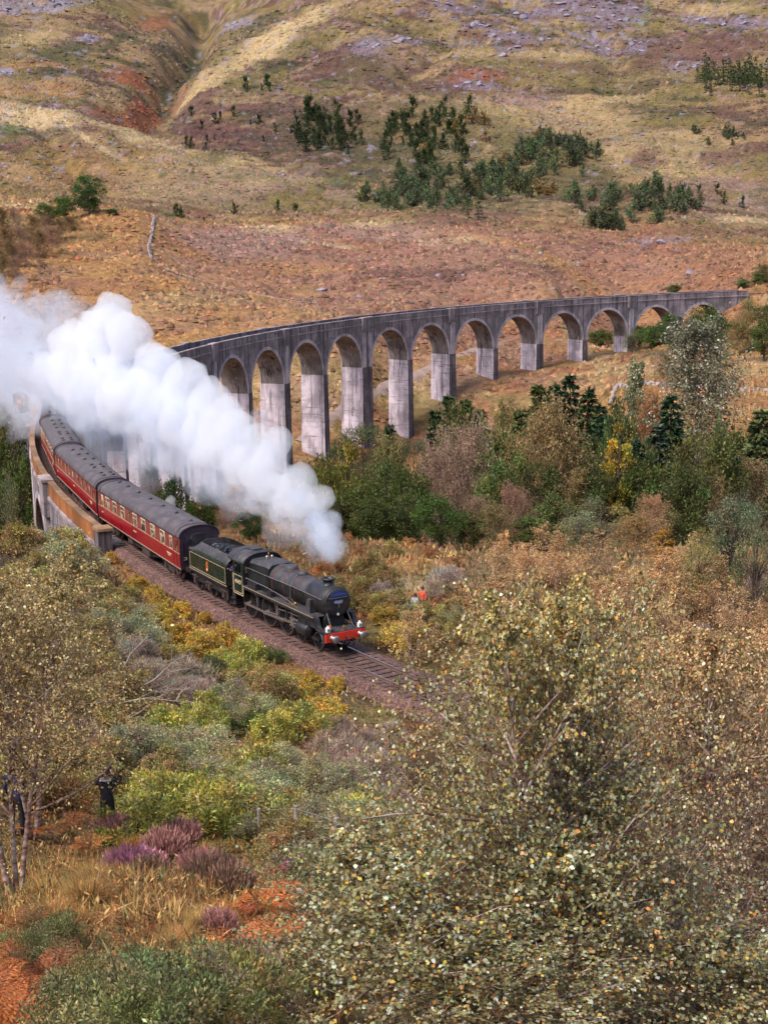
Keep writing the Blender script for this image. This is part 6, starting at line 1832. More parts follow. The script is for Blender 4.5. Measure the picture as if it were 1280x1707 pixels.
KIND = {'yel': ('yellow_bush', 'yellow leaved bush', 3), 'rho': ('rhododendron_bush', 'yellow green rhododendron bush', 3), 'wil': ('willow_bush', 'grey green willow bush', 3), 'oli': ('olive_bush', 'olive brown bush', 2), 'twg': ('leafless_bush', 'leafless grey twiggy bush', 2),
        'drk': ('green_bush', 'dark green bush', 1), 'rus': ('bracken_bush', 'rust coloured bracken bush', 1), 'tan': ('young_birch', 'tan leaved young birch', 2)}
def zone(px, py):
    if py < 1000: return 'beside the near viaduct end' if px < 250 else ('behind the engine' if px < 800 else 'beyond the tall birch')
    if px > 590 and py < 1120: return 'beyond the rails'
    if px > 590: return 'below the rails near the tall birch'
    if px < 215: return 'under the left birch'
    if py < 1140: return 'just below the ballast'
    if py < 1290: return 'on the mid slope below the train'
    return 'low on the slope above the heather'
AN = [(230, 985, 'yel'), (200, 945, 'oli'), (255, 1000, 'yel'), (300, 1030, 'yel'), (262, 1045, 'yel'), (340, 1040, 'yel'), (375, 1055, 'yel'), (330, 1010, 'oli'), (410, 1060, 'oli'), (280, 1120, 'oli'), (340, 1090, 'yel'), (375, 1095, 'yel'), (400, 1115, 'rho'), (452, 1082, 'yel'), (488, 1110, 'yel'), (545, 1120, 'yel'), (560, 1150, 'yel'), (520, 1145, 'yel'), (600, 1150, 'oli'), (640, 1160, 'wil'), (350, 1140, 'drk'), (465, 1105, 'drk'),
      (230, 1055, 'wil'), (215, 1090, 'wil'), (190, 1020, 'oli'), (215, 1110, 'twg'), (250, 1160, 'twg'), (300, 1180, 'twg'), (320, 1145, 'twg'), (285, 1235, 'rho'), (320, 1220, 'rho'), (345, 1260, 'rho'), (385, 1190, 'wil'), (420, 1200, 'wil'), (405, 1160, 'oli'), (465, 1185, 'oli'), (440, 1150, 'oli'), (505, 1180, 'yel'), (545, 1200, 'yel'), (500, 1240, 'rho'), (455, 1250, 'rho'), (480, 1215, 'yel'), (430, 1235, 'drk'), (565, 1240, 'twg'), (600, 1270, 'twg'), (575, 1290, 'twg'),
      (235, 1295, 'wil'), (300, 1300, 'wil'), (350, 1300, 'wil'), (270, 1320, 'oli'), (400, 1310, 'oli'), (425, 1330, 'rho'), (480, 1320, 'wil'), (525, 1330, 'wil'), (580, 1340, 'wil'), (620, 1330, 'twg'), (265, 1370, 'rho'), (310, 1390, 'rho'), (350, 1400, 'rho'), (245, 1345, 'rho'), (400, 1395, 'oli'), (440, 1385, 'wil'), (470, 1410, 'oli'), (540, 1430, 'wil'), (585, 1410, 'rho'), (600, 1460, 'wil'), (420, 1450, 'oli'), (510, 1540, 'wil'), (545, 1500, 'drk'),
      (150, 1215, 'oli'), (100, 1120, 'oli'), (60, 1010, 'oli'), (150, 1010, 'oli'), (100, 960, 'wil'), (40, 930, 'oli'), (70, 925, 'wil'), (110, 935, 'oli'), (150, 940, 'wil'), (185, 940, 'yel'), (130, 955, 'oli'), (90, 940, 'oli'), (120, 1310, 'oli'), (50, 1260, 'oli'), (150, 1390, 'oli'), (60, 1440, 'twg'), (90, 1370, 'rus'), (130, 1260, 'twg'), (190, 1250, 'oli'), (170, 1130, 'oli'), (110, 1460, 'twg'), (160, 1450, 'oli'), (20, 1350, 'oli'), (170, 1320, 'oli'), (210, 1190, 'oli'),
      (640, 1045, 'yel'), (655, 1070, 'yel'), (628, 1025, 'oli'), (680, 1085, 'yel'), (700, 1050, 'oli'), (740, 1040, 'rho'), (770, 1035, 'rho'), (640, 1012, 'twg'), (720, 1000, 'twg'), (745, 985, 'twg'), (720, 1090, 'oli'), (760, 1080, 'oli'), (690, 1110, 'tan'), (600, 925, 'rus'), (640, 905, 'rus'), (680, 915, 'rus'), (720, 935, 'rus'), (570, 905, 'rus'), (760, 945, 'rus'), (655, 930, 'oli'), (615, 960, 'oli'), (665, 1020, 'oli'), (610, 1005, 'oli'), (678, 1046, 'oli'), (690, 1040, 'oli'), (776, 1040, 'oli'), (785, 1045, 'tan'), (765, 1048, 'wil'), (716, 1044, 'rho')]
rs = np.random.default_rng(55)
anx = np.array([a[0] for a in AN]); any_ = np.array([a[1] for a in AN])
pl = [(a[0], a[1], a[2], 1.0) for a in AN]
# fill between the anchors with more of what grows there
for _ in range(900):
    px = rs.uniform(-20, 660); py = rs.uniform(940, 1500)
    d = np.hypot(anx - px, (any_ - py) * 1.2)
    if d.min() > 75: continue
    if any(abs(q[0] - px) < 15 and abs(q[1] - py) < 11 for q in pl): continue
    k = AN[int(np.argmin(d + rs.uniform(0, 30, len(AN))))][2]
    pl.append((px, py, k, .8))
    if len(pl) > 262: break
for _ in range(400):    # right of the tall birch, seen over it
    px = rs.uniform(790, 1300); py = rs.uniform(955, 1130)
    if any(abs(q[0] - px) < 30 and abs(q[1] - py) < 14 for q in pl): continue
    pl.append((px, py, ['tan', 'tan', 'tan', 'twg', 'wil', 'tan', 'oli'][rs.integers(7)], 1.1))
    if len(pl) > 318: break
G = at([q[0] for q in pl], [q[1] for q in pl])
sT, lT = inv_tr(G[:, 0], G[:, 1])
for i, (px, py, k, scl) in enumerate(pl):
    g = G[i]
    if sT[i] > S_END - 2 and abs(lT[i]) < 2.75:      # keep the line clear
        continue
    if abs(px - 182) < 34 and 1310 < py < 1500 or (px < 480 and py > 1425): continue
    nm, lab, nv = KIND[k]
    dist = g[1]
    h = {'yel': 1.5, 'rho': 1.45, 'wil': 1.6, 'oli': 1.6, 'twg': 1.4, 'drk': 1.3, 'rus': .9, 'tan': 3.0}[k] * rs.uniform(.75, 1.25) * scl
    clear = abs(lT[i]) - 2.6
    if sT[i] > S_END - 2 and lT[i] > 0 and k != 'tan': h = min(h, .7 + .3 * clear)
    if px < 200 and py < 965: h *= 1.15
    if dist < 24: h *= .7
    w = h * rs.uniform(1.3, 1.8) if k != 'tan' else h * rs.uniform(.75, 1.0)
    v = rs.uniform(.8, 1.2) * (1.25 if k in ('wil', 'tan') else 1.1)
    z = zone(px, py)
    o = plant(nm, PR['%s%d' % (k, rs.integers(nv))], (g[0], g[1], g[2] - .08), h, lab, 'bush' if k != 'tan' else 'tree', 'shrubs on the slopes along the track', w=w, tint=(v * rs.uniform(.93, 1.07), v, v * rs.uniform(.9, 1.1)), seed=i)
    ITEMS.append((o, lab + ' ' + z, px))

# -------- the three big birches that frame the view, and saplings
def big_birch(key, proto, px, Y, py_top, wm, label, rz=0.0, dz=-.1):
    p = pt(px, py_top, Y)
    z0 = gz(p[0], p[1]) + dz
    o = plant('birch_tree', proto, (p[0], p[1], z0), p[2] - z0, label, 'tree', 'birches round the viewpoint', w=wm, rz=rz)
    return o
BT = {}
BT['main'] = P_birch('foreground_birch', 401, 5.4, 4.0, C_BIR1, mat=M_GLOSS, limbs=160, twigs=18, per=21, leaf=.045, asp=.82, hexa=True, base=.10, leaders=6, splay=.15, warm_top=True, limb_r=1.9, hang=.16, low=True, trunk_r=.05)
BT['low'] = P_birch('foreground_birch_low', 402, 3.0, 3.2, C_BIR1, mat=M_GLOSS, limbs=84, twigs=14, per=16, leaf=.050, asp=.82, hexa=True, base=.06, leaders=4, splay=.2, hang=.10, low=True, trunk_r=.025)
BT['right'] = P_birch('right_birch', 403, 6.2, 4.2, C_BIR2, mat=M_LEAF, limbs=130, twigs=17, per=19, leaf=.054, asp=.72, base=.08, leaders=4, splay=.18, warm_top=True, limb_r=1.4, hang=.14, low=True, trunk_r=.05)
BT['left'] = P_birch('left_birch', 404, 6.6, 4.6, C_BIR3, mat=M_LEAF, limbs=110, twigs=16, per=17, leaf=.054, asp=.65, base=.26, leaders=3, splay=.22, limb_r=1.3, hang=.20, low=True, trunk_r=.075)
big_birch('main', BT['main'], 905, 12.6, 890, 2.75, 'tall leafy birch with mint sky glints and rusty leaves filling the lower right', 1.25)
big_birch('low', BT['low'], 640, 11.2, 1395, 2.6, 'low young birch with mint sky glints and yellow leaves at the bottom, left of the tall birch', 1.7)
big_birch('low', BT['low'], 985, 11.8, 1330, 2.6, 'low young birch under the right flank of the tall birch', 3.9)
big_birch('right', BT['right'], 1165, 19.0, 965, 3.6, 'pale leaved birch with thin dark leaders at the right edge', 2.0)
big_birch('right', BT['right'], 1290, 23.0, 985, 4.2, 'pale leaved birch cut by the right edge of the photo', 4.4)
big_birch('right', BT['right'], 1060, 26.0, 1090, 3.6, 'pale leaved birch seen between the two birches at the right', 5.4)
big_birch('left', BT['left'], -20, 22.0, 870, 4.3, 'olive leaved birch with pale trunk at the left edge', .3)
big_birch('left', BT['left'], 25, 31.0, 890, 5.0, 'olive leaved birch with red twigs, right of the left edge birch', 2.9)
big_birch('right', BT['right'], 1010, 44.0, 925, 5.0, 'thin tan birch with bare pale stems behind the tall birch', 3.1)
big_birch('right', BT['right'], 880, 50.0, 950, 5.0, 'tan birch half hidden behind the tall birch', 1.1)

big_birch('low', BT['low'], 1190, 12.4, 1500, 2.8, 'low young birch in the bottom right corner', 5.0)
big_birch('low', BT['low'], 800, 10.6, 1560, 2.4, 'low young birch at the bottom edge under the tall birch', 2.6)
# -------- plants at the viewer's feet
FG = [('heaA', 215, 1478, .55, 'bright pink heather bush beside the left birch', 'heather'), ('heaA', 240, 1455, .45, 'pink heather bush behind the bright one', 'heather'), ('heaB', 275, 1440, .5, 'faded pink heather bush, left in the heather row', 'heather'), ('heaB', 300, 1425, .45, 'faded heather bush below the yellow rhododendrons', 'heather'), ('heaB', 335, 1462, .5, 'faded heather bush in the middle of the heather row', 'heather'), ('heaC', 360, 1500, .62, 'brown faded heather bush with dark base', 'heather'), ('heaC', 385, 1530, .5, 'brown heather bush right of the dark one', 'heather'), ('heaA', 498, 1462, .34, 'vivid magenta heather tuft by the fence', 'heather'), ('heaB', 450, 1475, .32, 'dull heather tuft left of the magenta one', 'heather'), ('heaB', 365, 1575, .4, 'lilac heather tuft among the straw grass', 'heather'), ('heaC', 395, 1615, .45, 'brown heather tuft among the straw grass', 'heather'), ('heaC', 250, 1500, .4, 'brown heather under the bright pink bush', 'heather'), ('heaB', 190, 1415, .4, 'reddish heather behind the bright pink bush', 'heather'), ('heaB', 525, 1445, .35, 'reddish heather right of the magenta tuft', 'heather')]
for i, (k, px, py, h, lab, cat) in enumerate(FG):
    g = at1(px, py)
    plant('heather_bush', PR[k], (g[0], g[1], g[2] - .04), h * .98 * g[1] / 19, lab, cat, 'heather in the foreground', tint=(1.3, .7, 1.45) if i == 7 else (1.0, 1.0, .95), seed=i, w=h * 1.3 * g[1] / 19)
def scatter(kind, nm, pts, hr, lab, cat, group, wr=(1.0, 1.4), tints=((1, 1, 1),)):
    G_ = at([p[0] for p in pts], [p[1] for p in pts])
    for i, g in enumerate(G_):
        h = rs.uniform(*hr)
        keys = [k for k in PR if k.startswith(kind)]
        t = tints[i % len(tints)]; v = rs.uniform(.8, 1.2)
        o = plant(nm, PR[keys[rs.integers(len(keys))]], (g[0], g[1], g[2] - .05), h, lab, cat, group, w=h * rs.uniform(*wr) * (PR[keys[0]].W / PR[keys[0]].H) * .8, tint=(t[0] * v, t[1] * v, t[2] * v), seed=i * 3 + 1)
        ITEMS.append((o, lab, pts[i][0]))
scatter('tus', 'grass_tussock', [(rs.uniform(265, 500), rs.uniform(1520, 1690)) for _ in range(46)], (.2, .38), 'straw coloured grass tussock among the heather', 'grass', 'grass tussocks', tints=((.95, .95, .9), (.9, .66, .5), (.75, .75, .6), (.9, .6, .45)))
scatter('tus', 'grass_tussock', [(rs.uniform(170, 420), rs.uniform(1400, 1440)) for _ in range(16)], (.3, .5), 'rusty grass tussock behind the heather', 'grass', 'grass tussocks', tints=((1.0, .7, .5), (1, .9, .7)))
scatter('tus', 'grass_tussock', [(rs.uniform(20, 180), rs.uniform(1430, 1560)) for _ in range(14)], (.28, .45), 'pale grass tussock at the foot of the left birch', 'grass', 'grass tussocks', tints=((.9, .9, .7), (.7, .6, .5)))
scatter('fern', 'bracken_fern', [(-15, 1570), (40, 1580), (5, 1660), (75, 1640), (30, 1715), (95, 1700), (-30, 1720), (60, 1770), (110, 1590), (10, 1780), (45, 1650), (90, 1660), (70, 1590), (15, 1620), (-10, 1690), (50, 1730), (115, 1720)], (.42, .72), 'rust orange bracken fern in the bottom left corner', 'fern', 'bracken ferns', wr=(.6, .95), tints=((.85, .62, .5), (.62, .48, .45), (.62, .75, .62), (.45, .38, .38), (.95, .75, .55)))
scatter('fern', 'bracken_fern', [(90, 1360), (120, 1400), (60, 1400), (225, 1400), (255, 1396), (150, 1425), (205, 1415)], (.45, .7), 'orange bracken fern near the photographer', 'fern', 'bracken ferns', tints=((1.15, .9, .65), (.95, .8, .65)))
scatter('fern', 'bracken_fern', [(440, 1560), (470, 1590), (455, 1520), (480, 1500), (430, 1610), (500, 1480), (460, 1480)], (.5, .7), 'orange bracken fern right of the straw grass', 'fern', 'bracken ferns', tints=((1.3, .9, .7), (1.1, .95, .8)))
scatter('myr', 'bog_myrtle_bush', [(60, 1640), (25, 1610), (100, 1600), (150, 1720), (200, 1690), (240, 1730), (290, 1710), (330, 1740), (180, 1780), (240, 1800), (300, 1800), (360, 1770), (130, 1790), (215, 1670), (270, 1680), (345, 1720), (150, 1680), (390, 1760)], (.38, .72), 'grey green small leaved bush at the bottom left', 'bush', 'bog myrtle bushes', tints=((1.2, 1.15, 1.1), (1.45, 1.35, 1.2), (1.0, 1.05, .95), (1.4, 1.15, .8)))
scatter('myr', 'bog_myrtle_bush', [(520, 1580), (560, 1540), (500, 1640), (545, 1620), (480, 1700), (530, 1700), (590, 1600)], (.6, .95), 'dark small leaved bush left of the low birch', 'bush', 'bog myrtle bushes', tints=((.75, .8, .75), (.9, .9, .8)))
order_labels(ITEMS)

# -------- ground cover nobody could count
def cover_at(x, y):
    q = np.maximum(y + 60, 16.0)
    v = np.interp(q, _q, np.arange(NV))
    uu = np.clip(x / (34 + .5 * q), -1, 1)
    t = np.interp(uu, _u, np.arange(NU))
    return cc.reshape(NV, NU, 3)[np.clip(np.round(v).astype(int), 0, NV - 1), np.clip(np.round(t).astype(int), 0, NU - 1)]
def clear_line(x, y, m=2.4):
    s_, l_ = inv_tr(x, y)
    return ~((np.abs(l_) < m) & ((s_ > S_END - 1) | (s_ < S_BEG + 1))) & ~((np.abs(l_) < 3.6) & (s_ > S_BEG) & (s_ < S_END))
# undergrowth of the near slope
n = 70000
Yr = np.exp(rs.uniform(math.log(13.5), math.log(112), n)); Xr = rs.uniform(-1, 1, n) * (.36 * Yr + 4)
k = clear_line(Xr, Yr); Xr, Yr = Xr[k], Yr[k]; n = len(Xr)
Zr = height(Xr, Yr)
ph = fbm(Xr, Yr, 5, 3, 311); p2 = fbm(Xr, Yr, 9, 3, 321)
cols = np.where((ph > .12)[:, None], pal(n, C_STRAW, rs), np.where((p2 > .1)[:, None], pal(n, C_OLIVE, rs), np.where((p2 < -.22)[:, None], pal(n, C_RUST, rs), pal(n, C_MYRT, rs))))
sz = (.018 + .0024 * Yr) * rs.uniform(.5, 1.6, n)
P = np.stack([Xr, Yr, Zr - .02 + rs.random(n) * .28], 1)
cv = leaf_quads(P, rs.standard_normal((n, 3)) * .7 + np.array([0, 0, .8]), rs.standard_normal((n, 3)) + np.array([0, -.2, .4]), sz * 1.3, sz * .42, np.clip(cols, .01, .8))
o = new_obj('undergrowth', leafmesh('undergrowth', cv, M_LEAF)); tag(o, 'low tangle of dry grass and small leaves covering the near slope', 'undergrowth', kind='stuff')
# straw blades between the heather and the ferns
n = 15000
Yr = rs.uniform(13.5, 30, n); Xr = rs.uniform(-.30, -.03, n) * Yr
P = np.stack([Xr, Yr, height(Xr, Yr) - .03], 1)
ln = rs.uniform(.14, .42, n)
cols = np.where((fbm(Xr, Yr, 1.6, 3, 331) > .05)[:, None], pal(n, C_STRAW, rs), np.where((rs.random(n) < .35)[:, None], pal(n, C_MYRT, rs), pal(n, C_RUST, rs)))
cv = leaf_quads(P, rs.standard_normal((n, 3)) * .42 + np.array([0, 0, .9]), rs.standard_normal((n, 3)), ln, ln * .045 + .004, np.clip(cols, .01, .8))
o = new_obj('dry_grass', leafmesh('dry_grass', cv, M_LEAF)); tag(o, 'loose dry grass blades round the heather at the lower left', 'grass', kind='stuff')
# heather and grass tufts of the open land
def tufts(name, n, y0, y1, label, hs, wsz, dark=.55, spread=.34):
    Yr = np.exp(rs.uniform(math.log(y0), math.log(y1), n)); Xr = rs.uniform(-1, 1, n) * (spread * Yr + 5)
    k = clear_line(Xr, Yr); Xr, Yr = Xr[k], Yr[k]; n = len(Xr)
    Zr = height(Xr, Yr) + .3 * smooth(250, 420, np.hypot(Xr, Yr))
    base = cover_at(Xr, Yr)
    v = np.where(rs.random(n) < .6, rs.uniform(dark - .15, .88, n), rs.uniform(.9, 1.3, n))[:, None]
    v = 1 + (v - 1) * (1 - .55 * smooth(600, 900, Yr))[:, None]
    c = np.clip(base * v * (1 + .10 * rs.standard_normal((n, 3))), .01, .75)
    kf = (Yr / y0) ** .75
    w = wsz * kf * rs.uniform(.5, 1.6, n); h = hs * kf * rs.uniform(.5, 1.5, n)
    a = rs.uniform(0, 6.28, n)
    vs = []
    for j in range(4):
        vs.append(np.stack([Xr + np.cos(a + j * 1.571) * w * rs.uniform(.6, 1.1, n), Yr + np.sin(a + j * 1.571) * w * rs.uniform(.6, 1.1, n), Zr - .25 * h], 1))
    vs.append(np.stack([Xr + rs.normal(0, .2, n) * w, Yr + rs.normal(0, .2, n) * w, Zr + h], 1))
    vs = np.stack(vs, 1)
    f0 = np.array([[0, 1, 4], [1, 2, 4], [2, 3, 4], [3, 0, 4]])
    F = (np.arange(n)[:, None, None] * 5 + f0[None]).reshape(-1, 3)
    me = np_mesh(name, vs.reshape(-1, 3), F, np.repeat(c, 5, axis=0), True); me.materials.append(M_LEAF)
    o = new_obj(name, me); tag(o, label, 'heath', kind='stuff'); return o
tufts('bank_grass', 16000, 84, 330, 'orange and straw coloured grass tufts on the valley floor', .35, .20)
tufts('moor_heather', 36000, 330, 1700, 'countless small heather and grass tufts on the moor and mountain', .55, .75)
# ================================================================== steam
def icos(sub=2):
    bm = bmesh.new(); bmesh.ops.create_icosphere(bm, subdivisions=sub, radius=1.0)
    V = np.array([v.co[:] for v in bm.verts]); F = np.array([[v.index for v in f.verts] for f in bm.faces]); bm.free()
    return V, F
_IV, _IF = icos(2)
def blob_mesh(name, balls, voxel):
    V, F = [], []
    for i, (c, r) in enumerate(balls):
        V.append(np.asarray(c) + _IV * r); F.append(_IF + i * len(_IV))
    me = np_mesh(name, np.concatenate(V), np.concatenate(F))
    ob = bpy.data.objects.new(name, me); col.objects.link(ob)
    md = ob.modifiers.new('remesh', 'REMESH'); md.mode = 'VOXEL'; md.voxel_size = voxel
    dg = bpy.context.evaluated_depsgraph_get()
    out = bpy.data.meshes.new_from_object(ob.evaluated_get(dg))
    bpy.data.objects.remove(ob, do_unlink=True)
    return out
def mat_smoke(name, density, color, aniso=.0):
    m = bpy.data.materials.new(name); m.use_nodes = True
    nt = m.node_tree; nt.nodes.clear()
    out = node(nt, 'ShaderNodeOutputMaterial'); v = node(nt, 'ShaderNodeVolumePrincipled')
    v.inputs['Density'].default_value = density; v.inputs['Color'].default_value = (*color, 1); v.inputs['Anisotropy'].default_value = aniso
    nt.links.new(v.outputs[0], out.inputs['Volume'])
    return m
PL = [(552, 940, 82, .45), (552, 915, 83, .85), (546, 890, 85, 1.2), (525, 866, 88, 1.5), (490, 836, 92, 1.8), (445, 803, 98, 2.15), (398, 768, 104, 2.5), (345, 730, 111, 3.0), (290, 697, 118, 3.3), (232, 668, 126, 3.7), (178, 645, 135, 4.0), (125, 632, 145, 3.8), (80, 625, 153, 3.0)]
PL = [(np.array(pt(a, b, c)), d) for a, b, c, d in PL]
rsm = np.random.default_rng(33)
def along(t):
    i = min(len(PL) - 2, int(t)); f = t - i
    return PL[i][0] * (1 - f) + PL[i + 1][0] * f, PL[i][1] * (1 - f) + PL[i + 1][1] * f
balls, wisps, fresh = [], [], []
for i in range(420):
    t = rsm.random() ** 1.0 * (len(PL) - 1.01)
    c, r = along(t)
    d = unit(rsm.standard_normal(3)) * rsm.random() ** .5
    k = rsm.uniform(.20, .46)
    p = c + d * r * (1.0 - k * .75)
    if d[2] < -.2 and t > 5: k *= .8
    (fresh if t < 3.6 and rsm.random() < 1.25 - .25 * t else balls).append((p, r * k * (.9 if t < 3.6 else 1)))
# cauliflower heads standing out of the upper edge
for px, py, Y, r in ((462, 735, 97, 1.15), (450, 765, 98, 1.3), (500, 800, 92, 1.2), (535, 830, 88, .95), (425, 735, 101, 1.3), (395, 715, 105, 1.6), (350, 672, 112, 1.9), (310, 640, 118, 2.1), (265, 615, 124, 2.2), (215, 560, 130, 2.2), (188, 525, 133, 2.0), (172, 560, 136, 2.6), (130, 585, 140, 2.8), (375, 695, 108, 1.6)):
    c = np.array(pt(px, py, Y)); balls.append((c, r))
    for _ in range(7):
        d = unit(rsm.standard_normal(3) + np.array([0, 0, .5])); balls.append((c + d * r * .75, r * rsm.uniform(.28, .5)))
me0 = blob_mesh('fresh_exhaust', fresh, .2)
me0.polygons.foreach_set('use_smooth', np.ones(len(me0.polygons), bool)); me0.materials.append(mat_smoke('fresh_exhaust', .38, (.80, .865, 1.0), .1))
me = blob_mesh('steam_plume', balls, .40)
# billow the skin
nv = len(me.vertices); co = np.empty(nv * 3, np.float32); me.vertices.foreach_get('co', co); co = co.reshape(-1, 3).astype(float)
no = np.empty(nv * 3, np.float32); me.vertices.foreach_get('normal', no); no = no.reshape(-1, 3)
def n3d(p, s, seed): return (noise2(p[:, 0] / s + p[:, 2] / s * .7, p[:, 1] / s + 3.1, seed) + noise2(p[:, 2] / s - 5, p[:, 0] / s + p[:, 1] / s * .6, seed + 1)) * .6
amp = .10 + .020 * np.clip(co[:, 1] - 80, 0, 80) * .35
dsp = np.abs(n3d(co, 2.6, 401)) * 1.6 + np.abs(n3d(co, 1.1, 411)) * .7
co = co + no * (np.minimum(amp, .62) * (dsp - .5))[:, None]
me.vertices.foreach_set('co', co.astype(np.float32).ravel())
me.polygons.foreach_set('use_smooth', np.ones(len(me.polygons), bool)); me.update()
me.materials.append(mat_smoke('dense_steam', .46, (.925, .940, .980), .1))
root = empty('steam_cloud', tuple(PL[0][0]))
tag(root, 'thick white plume of steam rolling back over the train from the chimney', 'steam')
o = new_obj('fresh_exhaust', me0, root); o.matrix_parent_inverse = Matrix.Translation(-Vector(root.location))
o = new_obj('billows', me, root); o.matrix_parent_inverse = Matrix.Translation(-Vector(root.location))
# thin drifting veil round and under the plume
for i in range(90):
    t = rsm.uniform(0, len(PL) - 1.01); c, r = along(t)
    wisps.append((c + np.array([0, 0, -.35 * r]) + unit(rsm.standard_normal(3)) * r * .55 * rsm.random(), r * rsm.uniform(.6, .95)))
for px, py, Y, r in ((60, 680, 160, 4.5), (120, 680, 155, 4.2), (30, 640, 170, 5.5), (180, 710, 140, 3.4), (250, 755, 130, 2.8), (330, 800, 118, 2.1), (400, 845, 106, 1.5), (470, 885, 95, 1.2), (20, 570, 180, 6), (-30, 540, 190, 7), (75, 530, 172, 3.5), (10, 500, 185, 3.5), (-40, 610, 190, 8), (520, 915, 87, .9), (90, 560, 165, 4)):
    wisps.append((np.array(pt(px, py, Y)), r))
me2 = blob_mesh('steam_veil', wisps, .62)
nv = len(me2.vertices); co = np.empty(nv * 3, np.float32); me2.vertices.foreach_get('co', co); co = co.reshape(-1, 3).astype(float)
no = np.empty(nv * 3, np.float32); me2.vertices.foreach_get('normal', no); no = no.reshape(-1, 3)
co = co + no * ((.4 + .015 * np.clip(co[:, 1] - 80, 0, 100)) * (2.2 * n3d(co, 4.0, 431) + 1.2 * n3d(co, 1.6, 441) - .3))[:, None]
me2.vertices.foreach_set('co', co.astype(np.float32).ravel())
me2.polygons.foreach_set('use_smooth', np.ones(len(me2.polygons), bool)); me2.update()
me2.materials.append(mat_smoke('thin_steam', .10, (.83, .885, 1.0), .1))
o = new_obj('thin_veil', me2, root); o.matrix_parent_inverse = Matrix.Translation(-Vector(root.location))
# ragged half-dense skirts torn from the edges
rag = []
for i in range(360):
    t = rsm.random() * (len(PL) - 1.01); c, r = along(t)
    d = unit(rsm.standard_normal(3)); k = rsm.uniform(.14, .34)
    rag.append((c + d * r * rsm.uniform(.75, 1.2), r * k))
me3 = blob_mesh('steam_rags', rag, .42)
nv = len(me3.vertices); co = np.empty(nv * 3, np.float32); me3.vertices.foreach_get('co', co); co = co.reshape(-1, 3).astype(float)
no = np.empty(nv * 3, np.float32); me3.vertices.foreach_get('normal', no); no = no.reshape(-1, 3)
co = co + no * ((.25 + .01 * np.clip(co[:, 1] - 80, 0, 100)) * (1.7 * n3d(co, 2.0, 451) + 1.1 * n3d(co, .9, 461)))[:, None]
me3.vertices.foreach_set('co', co.astype(np.float32).ravel())
me3.polygons.foreach_set('use_smooth', np.ones(len(me3.polygons), bool)); me3.update()
me3.materials.append(mat_smoke('ragged_steam', .22, (.87, .91, 1.0), .1))
o = new_obj('ragged_edges', me3, root); o.matrix_parent_inverse = Matrix.Translation(-Vector(root.location))

# small leak of steam above the first carriage
lk = [(np.array(pt(284 + a, 846 - b, 108)), r) for a, b, r in ((0, 0, .22), (3, 5, .30), (-2, 10, .36), (4, 13, .26), (1, 17, .22))]
me4 = blob_mesh('steam_leak', lk, .1); me4.materials.append(mat_smoke('leaking_steam', .9, (.95, .955, .98), .1))
o = new_obj('leaking_wisp', me4, root); o.matrix_parent_inverse = Matrix.Translation(-Vector(root.location))
